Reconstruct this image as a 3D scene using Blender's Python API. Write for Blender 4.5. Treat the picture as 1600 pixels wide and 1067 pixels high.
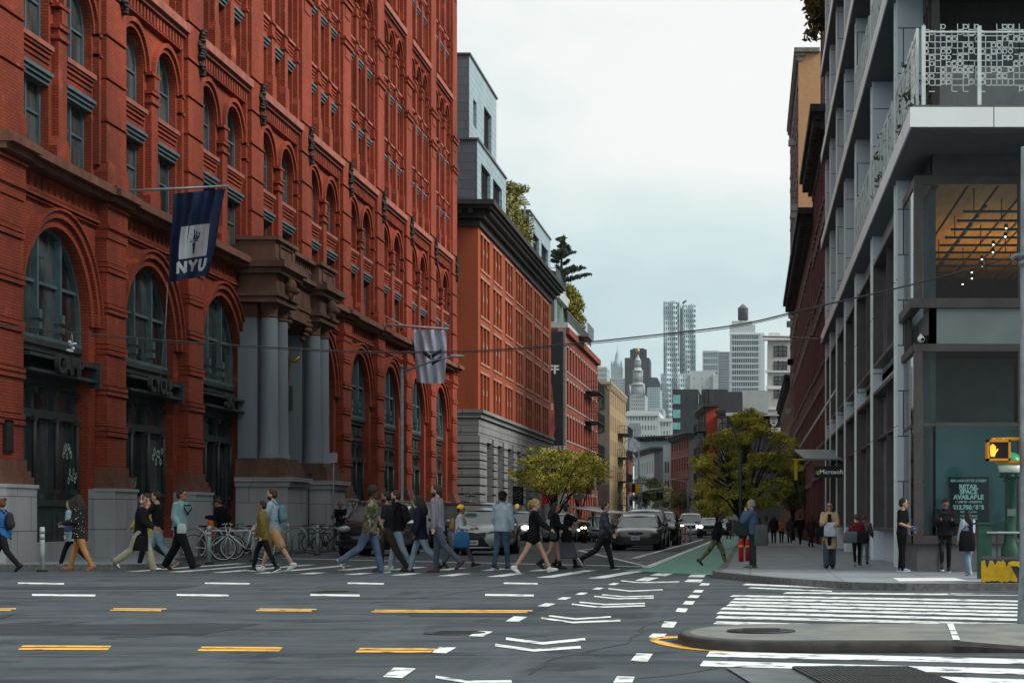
import bpy, bmesh, math, random
from mathutils import Vector, Matrix, noise
R = math.radians
random.seed(7)
for o in list(bpy.data.objects): bpy.data.objects.remove(o)
C = bpy.context.scene.collection
# ---------------------------------------------------------------- camera
F = 2800.0; VX, VY, H = 1172.0, 806.0, 1.15
cd = bpy.data.cameras.new('camera'); cam = bpy.data.objects.new('camera', cd); C.objects.link(cam)
cam.location = (0, 0, H); cam.rotation_euler = (R(90), 0, 0)
cd.sensor_width = 36; cd.lens = F / 1600 * 36
cd.shift_x = -(VX - 800) / 1600; cd.shift_y = (VY - 533.5) / 1600
cd.clip_start = .1; cd.clip_end = 6000
bpy.context.scene.camera = cam
# ---------------------------------------------------------------- world, sun, exposure
SUN_EL, SUN_AZ = 38, -12          # azimuth measured from +X towards +Y, where the light comes from
w = bpy.data.worlds.new("World"); bpy.context.scene.world = w; w.use_nodes = True
nt = w.node_tree; nt.nodes.clear(); N = nt.nodes.new; L = nt.links.new
out = N('ShaderNodeOutputWorld'); bg = N('ShaderNodeBackground'); L(bg.outputs[0], out.inputs[0])
sky = N('ShaderNodeTexSky'); sky.sky_type = 'NISHITA'; sky.sun_disc = False
sky.sun_elevation = R(SUN_EL); sky.sun_rotation = R(90 - SUN_AZ); sky.dust_density = 3; sky.air_density = 1
tc = N('ShaderNodeTexCoord'); mp = N('ShaderNodeMapping'); mp.inputs['Scale'].default_value = (1.7, 1.7, 3.6)
L(tc.outputs['Generated'], mp.inputs[0])
n1 = N('ShaderNodeTexNoise'); n1.inputs['Scale'].default_value = 1.9; n1.inputs['Detail'].default_value = 5; n1.inputs['Roughness'].default_value = .52
n1.inputs['Distortion'].default_value = .35
L(mp.outputs[0], n1.inputs[0])
sx = N('ShaderNodeSeparateXYZ'); L(tc.outputs['Generated'], sx.inputs[0])
hr = N('ShaderNodeMapRange'); hr.inputs[1].default_value = 0; hr.inputs[2].default_value = .34; L(sx.outputs[2], hr.inputs[0])
ad = N('ShaderNodeMath'); ad.operation = 'MULTIPLY_ADD'; ad.inputs[1].default_value = .28; L(hr.outputs[0], ad.inputs[0]); L(n1.outputs[0], ad.inputs[2])
cr = N('ShaderNodeValToRGB'); e = cr.color_ramp.elements
e[0].position = .48; e[0].color = (2.75, 3.55, 3.75, 1)
e[1].position = .80; e[1].color = (5.0, 5.0, 4.85, 1)
m_ = e.new(.64); m_.color = (3.8, 4.35, 4.3, 1)
L(ad.outputs[0], cr.inputs[0])
mx = N('ShaderNodeMix'); mx.data_type = 'RGBA'; mx.inputs[0].default_value = .92
L(sky.outputs[0], mx.inputs[6]); L(cr.outputs[0], mx.inputs[7]); L(mx.outputs[2], bg.inputs[0])
bg.inputs[1].default_value = .1
sl = bpy.data.lights.new('sun', 'SUN'); sl.energy = 2.0; sl.angle = R(26); sl.color = (1, .98, .94)
so = bpy.data.objects.new('sun', sl); C.objects.link(so)
dv = Vector((math.cos(R(SUN_AZ)) * math.cos(R(SUN_EL)), math.sin(R(SUN_AZ)) * math.cos(R(SUN_EL)), math.sin(R(SUN_EL))))
so.rotation_euler = dv.to_track_quat('Z', 'Y').to_euler(); so.location = (0, 0, 60)
sc = bpy.context.scene
sc.view_settings.view_transform = 'Standard'; sc.view_settings.look = 'None'
sc.view_settings.exposure = 1.0; sc.view_settings.gamma = 1
sc.render.engine = 'CYCLES'
sc.cycles.max_bounces = 7; sc.cycles.diffuse_bounces = 5; sc.cycles.transparent_max_bounces = 12; sc.cycles.caustics_reflective = False; sc.cycles.caustics_refractive = False
# ---------------------------------------------------------------- helpers
def gz(y): return 0.0 if y <= 37 else -.005 * (min(y, 420) - 37)
def gp(px, py, h=0.0):            # a point seen on the ground (or h above it) -> world
    k = (py - VY) / F
    d = (H - h) / k
    if d > 37: d = (H - h - .185) / (k - .005)
    return Vector(((px - VX) / F * d, d, gz(d) + h))
def at(px, py, d): return Vector(((px - VX) / F * d, d, H + (VY - py) / F * d))
def X(px, d): return (px - VX) / F * d
def Z(py, d): return H + (VY - py) / F * d
MATS = {}
def mat(name, col, rough=.7, var=.15, vs=3., bump=.0, bs=30., metal=0., col2=None, spec=.3, emit=None, es=1., thr=None, coat=0., stretch=None, detail=5):
    if name in MATS: return MATS[name]
    m = bpy.data.materials.new(name); m.use_nodes = True; t = m.node_tree; p = t.nodes['Principled BSDF']
    p.inputs['Roughness'].default_value = rough; p.inputs['Metallic'].default_value = metal
    p.inputs['Specular IOR Level'].default_value = spec; p.inputs['Coat Weight'].default_value = coat
    c = t.nodes.new('ShaderNodeTexCoord'); src = c.outputs['Object']
    if stretch:
        q = t.nodes.new('ShaderNodeMapping'); q.inputs['Scale'].default_value = stretch; t.links.new(src, q.inputs[0]); src = q.outputs[0]
    n = t.nodes.new('ShaderNodeTexNoise'); n.inputs['Scale'].default_value = vs; n.inputs['Detail'].default_value = detail
    t.links.new(src, n.inputs[0])
    r = t.nodes.new('ShaderNodeValToRGB'); e = r.color_ramp.elements
    a = col; b = col2 or tuple(min(1, v * (1 + var)) for v in col)
    if not col2: a = tuple(v * (1 - var) for v in col)
    lo, hi = thr or (.32, .68)
    e[0].position = lo; e[1].position = hi; e[0].color = (*a, 1); e[1].color = (*b, 1)
    t.links.new(n.outputs[0], r.inputs[0]); t.links.new(r.outputs[0], p.inputs['Base Color'])
    if bump:
        n2 = t.nodes.new('ShaderNodeTexNoise'); n2.inputs['Scale'].default_value = bs; n2.inputs['Detail'].default_value = 4
        t.links.new(src, n2.inputs[0]); bm = t.nodes.new('ShaderNodeBump'); bm.inputs['Strength'].default_value = bump; bm.inputs['Distance'].default_value = .02
        t.links.new(n2.outputs[0], bm.inputs['Height']); t.links.new(bm.outputs[0], p.inputs['Normal'])
    if emit: p.inputs['Emission Color'].default_value = (*emit, 1); p.inputs['Emission Strength'].default_value = es
    MATS[name] = m; return m
def wallmat(name, c1, c2, mortar, bw=.22, bh=.075, ms=.012, rough=.85, big=.22, bump=.25, off=.5, streak=.0):
    """masonry or panel pattern on axis-aligned walls: u = x + y, v = z"""
    if name in MATS: return MATS[name]
    m = bpy.data.materials.new(name); m.use_nodes = True; t = m.node_tree; p = t.nodes['Principled BSDF']; p.inputs['Roughness'].default_value = rough; p.inputs['Specular IOR Level'].default_value = .25
    c = t.nodes.new('ShaderNodeTexCoord'); s = t.nodes.new('ShaderNodeSeparateXYZ'); t.links.new(c.outputs['Object'], s.inputs[0])
    a = t.nodes.new('ShaderNodeMath'); t.links.new(s.outputs[0], a.inputs[0]); t.links.new(s.outputs[1], a.inputs[1])
    k = t.nodes.new('ShaderNodeCombineXYZ'); t.links.new(a.outputs[0], k.inputs[0]); t.links.new(s.outputs[2], k.inputs[1])
    b = t.nodes.new('ShaderNodeTexBrick'); b.inputs['Scale'].default_value = 1; b.inputs['Brick Width'].default_value = bw; b.inputs['Row Height'].default_value = bh
    b.inputs['Mortar Size'].default_value = ms; b.inputs['Mortar Smooth'].default_value = .3; b.offset = off
    b.inputs['Color1'].default_value = (*c1, 1); b.inputs['Color2'].default_value = (*c2, 1); b.inputs['Mortar'].default_value = (*mortar, 1)
    t.links.new(k.outputs[0], b.inputs[0])
    n = t.nodes.new('ShaderNodeTexNoise'); n.inputs['Scale'].default_value = .55; n.inputs['Detail'].default_value = 8; n.inputs['Roughness'].default_value = .65
    q = t.nodes.new('ShaderNodeMapping'); q.inputs['Scale'].default_value = (1, 1, .35); t.links.new(c.outputs['Object'], q.inputs[0]); t.links.new(q.outputs[0], n.inputs[0])
    r = t.nodes.new('ShaderNodeMapRange'); r.inputs[1].default_value = .3; r.inputs[2].default_value = .7; r.inputs[3].default_value = 1 - big; r.inputs[4].default_value = 1 + big * .6
    t.links.new(n.outputs[0], r.inputs[0])
    v = t.nodes.new('ShaderNodeVectorMath'); v.operation = 'SCALE'; t.links.new(b.outputs[0], v.inputs[0]); t.links.new(r.outputs[0], v.inputs['Scale'])
    t.links.new(v.outputs[0], p.inputs['Base Color'])
    if bump:
        bm = t.nodes.new('ShaderNodeBump'); bm.inputs['Strength'].default_value = bump; bm.inputs['Distance'].default_value = .01; bm.invert = True
        t.links.new(b.outputs[1], bm.inputs['Height']); t.links.new(bm.outputs[0], p.inputs['Normal'])
    MATS[name] = m; return m
class MB:
    def __init__(s, T=None): s.v = []; s.f = []; s.m = []; s.T = T; s.mi = 0; s.sm = []; s.smooth = False
    def add(s, vs, fs):
        b = len(s.v); s.v += [s.T(*p) if s.T else tuple(p) for p in vs]
        for f in fs: s.f.append([b + i for i in f]); s.m.append(s.mi); s.sm.append(s.smooth)
        return s
    def box(s, a0, a1, b0, b1, c0, c1):
        s.add([(x, y, z) for x in (a0, a1) for y in (b0, b1) for z in (c0, c1)],
              [(0, 1, 3, 2), (4, 6, 7, 5), (0, 4, 5, 1), (2, 3, 7, 6), (0, 2, 6, 4), (1, 5, 7, 3)]); return s
    def quad(s, *p): return s.add(p, [tuple(range(len(p)))])
    def prism(s, poly, c0, c1):      # poly in (a,b), extruded along c
        n = len(poly)
        return s.add([(a, b, c0) for a, b in poly] + [(a, b, c1) for a, b in poly],
              [tuple(range(n))[::-1], tuple(range(n, 2 * n))] + [(i, (i + 1) % n, n + (i + 1) % n, n + i) for i in range(n)])
    def tube(s, pts, r, n=8, cap=True):
        pts = [Vector(p) for p in pts]; rs = r if isinstance(r, (list, tuple)) else [r] * len(pts)
        vs = []; fs = []; up = None
        for i, p in enumerate(pts):
            t = (pts[min(i + 1, len(pts) - 1)] - pts[max(i - 1, 0)]).normalized()
            if up is None: up = t.orthogonal().normalized()
            up = (up - t * up.dot(t)); up = up.normalized() if up.length > 1e-6 else t.orthogonal().normalized()
            q = t.cross(up)
            for j in range(n):
                a = 2 * math.pi * j / n; vs.append(tuple(p + (up * math.cos(a) + q * math.sin(a)) * rs[i]))
        for i in range(len(pts) - 1):
            for j in range(n): fs.append((i * n + j, i * n + (j + 1) % n, (i + 1) * n + (j + 1) % n, (i + 1) * n + j))
        if cap: fs.append(tuple(range(n))[::-1]); fs.append(tuple(range((len(pts) - 1) * n, len(pts) * n)))
        o = s.smooth; s.smooth = True; s.add(vs, fs); s.smooth = o; return s
    def lathe(s, prof, o=(0, 0, 0), n=16, axis='z'):
        vs = []; fs = []
        for r, h in prof:
            for j in range(n):
                a = 2 * math.pi * j / n; x, y = r * math.cos(a), r * math.sin(a)
                p = (x, y, h) if axis == 'z' else ((h, x, y) if axis == 'x' else (x, h, y))
                vs.append((o[0] + p[0], o[1] + p[1], o[2] + p[2]))
        for i in range(len(prof) - 1):
            for j in range(n): fs.append((i * n + j, i * n + (j + 1) % n, (i + 1) * n + (j + 1) % n, (i + 1) * n + j))
        fs.append(tuple(range(n))[::-1]); fs.append(tuple(range((len(prof) - 1) * n, len(prof) * n)))
        o_ = s.smooth; s.smooth = True; s.add(vs, fs); s.smooth = o_; return s
    def ell(s, c, r, n=10, m=8, rot=None):
        vs = []; fs = []
        for i in range(m + 1):
            t = math.pi * i / m
            for j in range(n):
                a = 2 * math.pi * j / n
                p = Vector((r[0] * math.sin(t) * math.cos(a), r[1] * math.sin(t) * math.sin(a), r[2] * math.cos(t)))
                if rot: p = rot @ p
                vs.append(tuple(Vector(c) + p))
        for i in range(m):
            for j in range(n): fs.append((i * n + j, i * n + (j + 1) % n, (i + 1) * n + (j + 1) % n, (i + 1) * n + j))
        o = s.smooth; s.smooth = True; s.add(vs, fs); s.smooth = o; return s
    def build(s, name, mats, parent=None, off=None):
        me = bpy.data.meshes.new(name)
        ofs = off if off is not None else (OFF.get(parent.name, Vector()) if parent else Vector())
        me.from_pydata([tuple(Vector(p) - ofs) for p in s.v], [], s.f)
        for q in (mats if isinstance(mats, (list, tuple)) else [mats]): me.materials.append(q)
        me.polygons.foreach_set('material_index', s.m); me.polygons.foreach_set('use_smooth', s.sm)
        me.update(); o = bpy.data.objects.new(name, me); C.objects.link(o)
        if parent: o.parent = parent
        if off is not None and not parent: o.location = off
        OFF[o.name] = ofs
        return o
OFF = {}
def empty(name, loc=(0, 0, 0), rz=0, label=None, cat=None, group=None):
    o = bpy.data.objects.new(name, None); C.objects.link(o); o.location = loc; o.rotation_euler = (0, 0, rz); o.empty_display_size = .3
    OFF[o.name] = Vector(loc) if rz == 0 else Vector()
    tag(o, label, cat, group); return o
def loc_empty(name, loc, rz, label, cat, group=None):   # children are built in local coordinates
    o = empty(name, loc, rz, label, cat, group); OFF[o.name] = Vector(); return o
def tag(o, label=None, cat=None, group=None, kind=None):
    if label: o['label'] = label
    if cat: o['category'] = cat
    if group: o['group'] = group
    if kind: o['kind'] = kind
    return o
def struct(o): o['kind'] = 'structure'; return o
def copy_tree(o, parent=None):
    c = o.copy(); C.objects.link(c); OFF[c.name] = OFF.get(o.name, Vector())
    if parent: c.parent = parent
    for ch in [q for q in KIDS(o)]: copy_tree(ch, c)
    return c
def KIDS(o): return [q for q in bpy.data.objects if q.parent == o]
def text(s, size, m, name, parent, loc, rot=(R(90), 0, 0), ext=.004, align='CENTER', bold=0.):
    cu = bpy.data.curves.new(name, 'FONT'); cu.body = s; cu.size = size; cu.extrude = ext; cu.align_x = align; cu.align_y = 'CENTER'; cu.offset = bold
    t = bpy.data.objects.new('tmp', cu); C.objects.link(t); dg = bpy.context.evaluated_depsgraph_get()
    me = bpy.data.meshes.new_from_object(t.evaluated_get(dg)); bpy.data.objects.remove(t)
    me.materials.clear(); me.materials.append(m); o = bpy.data.objects.new(name, me); C.objects.link(o)
    if parent: o.parent = parent
    o.location = Vector(loc) - (OFF.get(parent.name, Vector()) if parent else Vector()); o.rotation_euler = rot; return o
# ---------------------------------------------------------------- ground, pavements, markings
asphalt = mat('asphalt', (.046, .060, .069), .86, bump=.5, bs=160, vs=2.2, col2=(.078, .098, .110), thr=(.28, .75), detail=12)
def addwear(m, scale, c2, lo, hi):        # extra stains / worn patches with a shape of their own
    t = m.node_tree; p = t.nodes['Principled BSDF']; l = p.inputs['Base Color'].links[0]; src = l.from_socket
    c = t.nodes.new('ShaderNodeTexCoord'); q = t.nodes.new('ShaderNodeMapping'); q.inputs['Scale'].default_value = scale
    n = t.nodes.new('ShaderNodeTexNoise'); n.inputs['Scale'].default_value = 1; n.inputs['Detail'].default_value = 8; n.inputs['Roughness'].default_value = .6
    t.links.new(c.outputs['Object'], q.inputs[0]); t.links.new(q.outputs[0], n.inputs[0])
    r = t.nodes.new('ShaderNodeMapRange'); r.inputs[1].default_value = lo; r.inputs[2].default_value = hi; t.links.new(n.outputs[0], r.inputs[0])
    x = t.nodes.new('ShaderNodeMix'); x.data_type = 'RGBA'; t.links.new(r.outputs[0], x.inputs[0]); t.links.new(src, x.inputs[6]); x.inputs[7].default_value = (*c2, 1)
    t.links.new(x.outputs[2], p.inputs['Base Color'])
addwear(asphalt, (.25, 1.5, 1), (.028, .036, .042), .48, .68)
addwear(asphalt, (.9, .9, 1), (.030, .040, .048), .58, .62)
addwear(asphalt, (1.2, .12, 1), (.095, .117, .130), .56, .8)
def floor_mat(name, c1, c2, joint, sz, ms=.012):
    m = bpy.data.materials.new(name); m.use_nodes = True; t = m.node_tree; p = t.nodes['Principled BSDF']; p.inputs['Roughness'].default_value = .85
    c = t.nodes.new('ShaderNodeTexCoord'); b = t.nodes.new('ShaderNodeTexBrick'); b.offset = 0; b.inputs['Scale'].default_value = 1
    b.inputs['Brick Width'].default_value = sz; b.inputs['Row Height'].default_value = sz; b.inputs['Mortar Size'].default_value = ms
    b.inputs['Color1'].default_value = (*c1, 1); b.inputs['Color2'].default_value = (*c2, 1); b.inputs['Mortar'].default_value = (*joint, 1)
    t.links.new(c.outputs['Object'], b.inputs[0]); n = t.nodes.new('ShaderNodeTexNoise'); n.inputs['Scale'].default_value = 1.3; n.inputs['Detail'].default_value = 9
    t.links.new(c.outputs['Object'], n.inputs[0]); r = t.nodes.new('ShaderNodeMapRange'); r.inputs[3].default_value = .7; r.inputs[4].default_value = 1.3; t.links.new(n.outputs[0], r.inputs[0])
    v = t.nodes.new('ShaderNodeVectorMath'); v.operation = 'SCALE'; t.links.new(b.outputs[0], v.inputs[0]); t.links.new(r.outputs[0], v.inputs['Scale']); t.links.new(v.outputs[0], p.inputs['Base Color'])
    MATS[name] = m; return m
pave = floor_mat('pavement concrete', (.17, .20, .22), (.20, .235, .255), (.09, .11, .12), 1.5)
kerbm = mat('kerb granite', (.12, .12, .12), .8, var=.3, vs=14, bump=.3, bs=60)
white = mat('road paint', (.16, .18, .19), .7, vs=5, col2=(.66, .70, .69), thr=(.36, .47), detail=10)
yellow = mat('yellow road paint', (.20, .12, .04), .7, vs=5, col2=(.72, .40, .08), thr=(.34, .47), detail=10)
green = mat('green lane paint', (.09, .22, .18), .8, vs=3.5, col2=(.15, .34, .27), thr=(.3, .62), detail=10)
g = MB(); ys = [-60, 0, 10, 20, 30, 37, 80, 160, 250, 420, 5000]
for a, b in zip(ys, ys[1:]): g.quad((-3000, a, gz(a)), (3000, a, gz(a)), (3000, b, gz(b)), (-3000, b, gz(b)))
struct(g.build('road', asphalt))
KH = .11
def slab(name, poly, m, h=KH, kerb=True):
    b = MB(); n = len(poly); top = [(x, y, gz(y) + h) for x, y in poly]
    b.add(top, [tuple(range(n))])
    o = b.build(name, m); struct(o)
    if kerb:
        k = MB()
        cx = sum(p[0] for p in poly) / n; cy = sum(p[1] for p in poly) / n
        for i in range(n):
            (x0, y0), (x1, y1) = poly[i], poly[(i + 1) % n]
            d = Vector((x1 - x0, y1 - y0)); L_ = d.length
            if L_ < .01 or L_ > 1e9: continue
            nrm = Vector((-d.y, d.x)).normalized() * .16
            k.add([(x0, y0, gz(y0) - .1), (x1, y1, gz(y1) - .1), (x1, y1, gz(y1) + h + .004), (x0, y0, gz(y0) + h + .004),
                   (x0 + nrm.x, y0 + nrm.y, gz(y0) + h + .004), (x1 + nrm.x, y1 + nrm.y, gz(y1) + h + .004)], [(0, 1, 2, 3), (3, 2, 5, 4)])
        struct(k.build('kerb', kerbm))
    return o
# counter-clockwise polygons, kerb runs inside the edge
slab('pavement', [(-60, 38.8), (-13.6, 38.8), (-13.0, 39.2), (-12.9, 40.2), (-13.3, 42), (-14.4, 44.5), (-15.1, 48), (-15.1, 109), (-60, 109)], pave)
slab('pavement', [(-60, 113), (-15.1, 113), (-13.9, 122), (-13.9, 420), (-60, 420)], pave)
slab('pavement', [(-.6, 90), (-.62, 36), (-.72, 34.2), (-.62, 33.3), (.3, 30.6), (.84, 29.4), (1.6, 28), (2.4, 27.6), (40, 27.6), (40, 90)], pave)
slab('pavement', [(-.6, 90), (40, 90), (40, 420), (-.6, 420)], pave)
ZM = .004
def mark(name, quads, m, z=ZM, px=True):
    b = MB()
    for q in quads:
        pts = [gp(*p) if px else Vector((p[0], p[1], gz(p[1]))) for p in q]
        b.quad(*[(p.x, p.y, p.z + z) for p in pts])
    return struct(b.build(name, m))
# crosswalk over the side street
qs = []
for i in range(11):
    x = -12.95 + i * .995; t = i / 10.
    n0 = 37.2 - 4.1 * t; f0 = 45.0 - 7.6 * t; s = .45 * t + .05
    qs.append([(x, n0), (x + .30, n0 - .02), (x + .30 + s, f0 - .02), (x + s, f0)])
mark('crosswalk', qs, white, px=False)
mark('stop_line', [[(-13.5, 51.6), (-13.5, 52.0), (-2.3, 41.6), (-2.3, 41.2)]], white, px=False)
mark('bike_lane', [[(-2.35, 39.5), (-.66, 36), (-.62, 150), (-2.2, 150)], [(-2.7, 38), (-.72, 34.8), (-.66, 36), (-2.35, 39.5)]], green, .006, px=False)
b = []
b.append([(-2.45, 40.5), (-2.25, 40.5), (-2.15, 150), (-2.3, 150)])
b.append([(-2.4, 41.3), (-2.35, 41.6), (-6.4, 68), (-6.55, 67.6)]); b.append([(-3.45, 52), (-3.28, 52), (-3.05, 120), (-3.2, 120)])
b.append([(-6.5, 67.6), (-6.35, 67.8), (-6.2, 100), (-6.35, 100)])
for i in range(11):
    d = 44.2 + i * 1.75; xl = -2.4 - (d - 41.3) * .152; b.append([(xl, d + .5), (-2.5, d), (-2.5, d + .28), (xl, d + .78)])
for xx in (-9.3, -12.2):
    for i in range(8): b.append([(xx, 55 + i * 9), (xx + .12, 55 + i * 9), (xx + .12, 58 + i * 9), (xx, 58 + i * 9)])
mark('lane_lines', b, white, .008, px=False)
b = []
for (x0, x1) in ((28, 100), (320, 390), (543, 600), (787, 840)): b.append([(x0, 912.2), (x1, 913.2), (x1, 911), (x0, 910)])
for (x0, x1) in ((50, 149), (276, 357), (485, 562), (758, 834)): b.append([(x0, 931), (x1, 932), (x1, 929), (x0, 928)])
b += [[(598, 1058), (628, 1060), (650, 1045), (616, 1043)], [(672, 1020), (697, 1021), (713, 1012), (688, 1011)], [(732, 994), (755, 995), (770, 987), (748, 986)],
      [(790, 971), (810, 971.5), (824, 964), (803, 963)], [(840, 947), (856, 948), (868, 943.5), (852, 942.5)], [(870, 936.5), (884, 937), (893, 933.5), (880, 933)],
      [(898, 929), (910, 929.5), (919, 926.2), (907, 925.8)], [(925, 921), (936, 921.4), (944, 918.5), (933, 918)], [(950, 913.5), (960, 914), (968, 911.2), (958, 910.8)],
      [(985, 1033), (1012, 1034), (1020, 1022), (995, 1021)], [(958, 1067), (988, 1067), (992, 1058), (964, 1057)], [(1013, 996), (1036, 996.5), (1042, 990.5), (1020, 990)],
      [(1033, 980), (1052, 981), (1058, 972), (1038, 971)], [(1055, 956), (1071, 957), (1075, 951), (1059, 950)], [(1066, 944.5), (1082, 945), (1086, 939.5), (1071, 939)],
      [(1074, 934), (1090, 934.5), (1094, 930), (1079, 929.5)], [(1082, 925.5), (1096, 926), (1100, 922), (1086, 921.5)], [(1092, 914.5), (1106, 915), (1110, 911.5), (1097, 911)],
      [(1069, 909), (1095, 910), (1099, 905.5), (1075, 905)], [(1075, 901.5), (1100, 902), (1103, 898), (1080, 897.5)], [(992, 907), (1012, 908), (1030, 902.5), (1008, 902)],
      [(1015, 899), (1040, 900), (1052, 896), (1028, 895.3)]]
def chev(xl, xm, xr, yl, ym, yr, t):
    return [[(xl, yl), (xm, ym), (xm, ym - t), (xl + 1, yl - t)], [(xm, ym), (xr, yr), (xr - 1, yr - t), (xm, ym - t)]]
for (xl, xm, xr, yl, ym, yr, t) in ((773, 834, 908, 1010, 1018.5, 1013.5, 4), (790, 848, 915, 1000, 1007.5, 1001, 4), (845, 895, 970, 967, 974, 971, 2.6), (857, 900, 955, 963.5, 968.6, 965, 2.4),
                                    (893, 935, 1008, 945, 949.8, 947.5, 2.1), (905, 945, 1008, 942, 945.6, 943.8, 2), (928, 965, 1022, 932.5, 936.4, 935.2, 1.8), (940, 975, 1022, 930, 933.2, 932, 1.6),
                                    (950, 985, 1036, 920.5, 924.4, 922.3, 1.6), (970, 1000, 1062, 908, 911, 909.5, 1.3), (680, 730, 800, 1060, 1068, 1067, 4)):
    b += chev(xl, xm, xr, yl, ym, yr, t)
mark('crossing_marks', b, white, .006)
b = []
for (x0, x1, y) in ((-60, 25, 953), (172, 260, 953.5), (400, 495, 954), (580, 832, 956)):
    b.append([(x0, y + .9), (x1 - 8, y + 1.6), (x1 - 8, y - .4), (x0, y - .9)]); b.append([(x0 + 5, y - 1.5), (x1, y - .9), (x1, y - 2.6), (x0 + 5, y - 3.2)])
for (x0, x1, y) in ((28, 168, 1014), (308, 436, 1016), (555, 675, 1018)):
    b.append([(x0, y + 1.6), (x1, y + 2), (x1 + 3, y - 1), (x0 + 3, y - 1.6)]); b.append([(x0 + 5, y - 2.8), (x1 + 4, y - 2), (x1 + 6, y - 4.8), (x0 + 8, y - 5.4)])
arc = [(1180, 1019.5), (1110, 1018), (1062, 1013), (1030, 1007), (1014, 1001), (1019, 996.5), (1040, 994.5), (1062, 994)]
arc2 = [(1180, 1016.5), (1112, 1014), (1070, 1009), (1042, 1003.5), (1028, 1000.5), (1032, 998.5), (1046, 997.5), (1062, 997)]
for i in range(len(arc) - 1): b.append([arc[i], arc[i + 1], arc2[i + 1], arc2[i]])
mark('yellow_lines', b, yellow, .006)
b = []
for (x0, y0, x1, y1, t) in ((1160, 914, 1345, 921, 2.2), (1168, 919, 1300, 924.5, 1.6), (1223, 927.5, 1600, 931, 2.4), (1140, 932.2, 1600, 941, 2.8), (1144, 937.2, 1600, 946.5, 2.9), (1138, 942.2, 1600, 952, 3),
                            (1134, 946.8, 1600, 958.2, 3.2), (1125, 952.4, 1600, 963.5, 3.4), (1119, 959, 1600, 970.5, 3.6), (1117, 966, 1600, 978.5, 4), (1114, 975, 1600, 987.5, 4.2), (1400, 984, 1600, 990, 4.4), (1470, 996, 1600, 1000, 5),
                            (1103, 1026, 1600, 1038, 8), (1093, 1041, 1600, 1054, 8.5), (1403, 1064, 1600, 1071, 9), (1480, 928.5, 1640, 931, 1.8)):
    s = (y1 - y0) / (x1 - x0); b.append([(x0, y0), (1900, y0 + s * (1900 - x0)) if x1 >= 1600 else (x1, y1), (1900, y0 + s * (1900 - x0) - t) if x1 >= 1600 else (x1, y1 - t), (x0 + 6, y0 - t)])
mark('crosswalk', b, white, .005)
# tactile pad on the kerb ramp
mark('ramp_pad', [[gx[:2] for gx in ((1405, 919), (1512, 918), (1490, 912.5), (1394, 913))]], mat('pad', (.6, .62, .62), .8), KH + .004)
# the drop kerb
# island
isl = MB(); pts = []
x0, d0, d1 = -.66, 15.05, 17.6; cy = (d0 + d1) / 2; ry = (d1 - d0) / 2
ring = [(x0 + .95 - .95 * math.sin(a) if 0 else x0 + .9 * (1 - math.sin(math.pi * i / 16)), cy + ry * math.cos(math.pi * i / 16)) for i, a in enumerate([0] * 17)]
ring = [(3.2, d1)] + ring + [(1.7, d0)]
# top, rounded lip, side
cx = 1.2
lv = [(1.0, 0), (1.0, .06), (.985, .085), (.955, .098), (.90, .10)]
n = len(ring); vs = []
for (sc_, hh) in lv:
    for (x, y) in ring: 
        yy = cy + (y - cy) * sc_; xx = x if x > 1.2 else 1.2 + (x - 1.2) * (1 - (1 - sc_) * .6)
        vs.append((xx, yy, hh))
fs = []
for l in range(len(lv) - 1):
    for i in range(n - 1): fs.append((l * n + i, l * n + i + 1, (l + 1) * n + i + 1, (l + 1) * n + i))
isl.smooth = True; isl.mi = 0; isl.add(vs, fs); isl.smooth = False
isl.mi = 1; isl.add(vs[-n:], [tuple(range(n))])
isl.mi = 1; isl.add([(3.2, d1 - .13, .1), (1.7, d0 + .13, .1), (2.9, d0 + .1, .003), (5.5, d1 - .1, .003)], [(0, 1, 2, 3)])
isl.mi = 0; isl.add([(1.7, d0, 0), (1.7, d0, .06), (1.7, d0 + .13, .1), (2.9, d0 + .1, .003), (2.9, d0, 0)], [(0, 1, 4), (1, 2, 3, 4)])
isl.add([(3.2, d1, 0), (3.2, d1, .06), (3.2, d1 - .13, .1), (5.5, d1 - .1, .003), (5.5, d1, 0)], [(0, 4, 1), (1, 4, 3, 2)])
isl.mi = 2; p = gp(1450, 985, .1); isl.add([(1.72, d0 + .14, .104), (1.78, d0 + .14, .104), (1.98, d1 - .14, .104), (1.92, d1 - .14, .104)], [(0, 1, 2, 3)])
ik = mat('island kerb', (.030, .026, .025), .45, var=.45, vs=6, bump=.2, bs=60)
ico = mat('island concrete', (.13, .15, .15), .85, vs=2.5, col2=(.20, .21, .185), thr=(.35, .65), bump=.4, bs=120, detail=12)
io = isl.build('traffic_island', [ik, ico, white]); struct(io)
m = MB(); mc = (.10, 16.3, .102); m.lathe([(.0, .0), (.31, .0), (.31, .012), (.0, .012)], mc, 28)
for i in range(-4, 5): m.box(mc[0] - .17, mc[0] + .17, mc[1] + i * .05 - .008, mc[1] + i * .05 + .008, .114, .120)
mh = m.build('manhole_cover', mat('dark iron', (.03, .035, .035), .6, var=.3, vs=20, bump=.3, bs=70), off=Vector(mc))
tag(mh, 'dark round iron manhole cover set in the concrete island', 'manhole cover')
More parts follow.
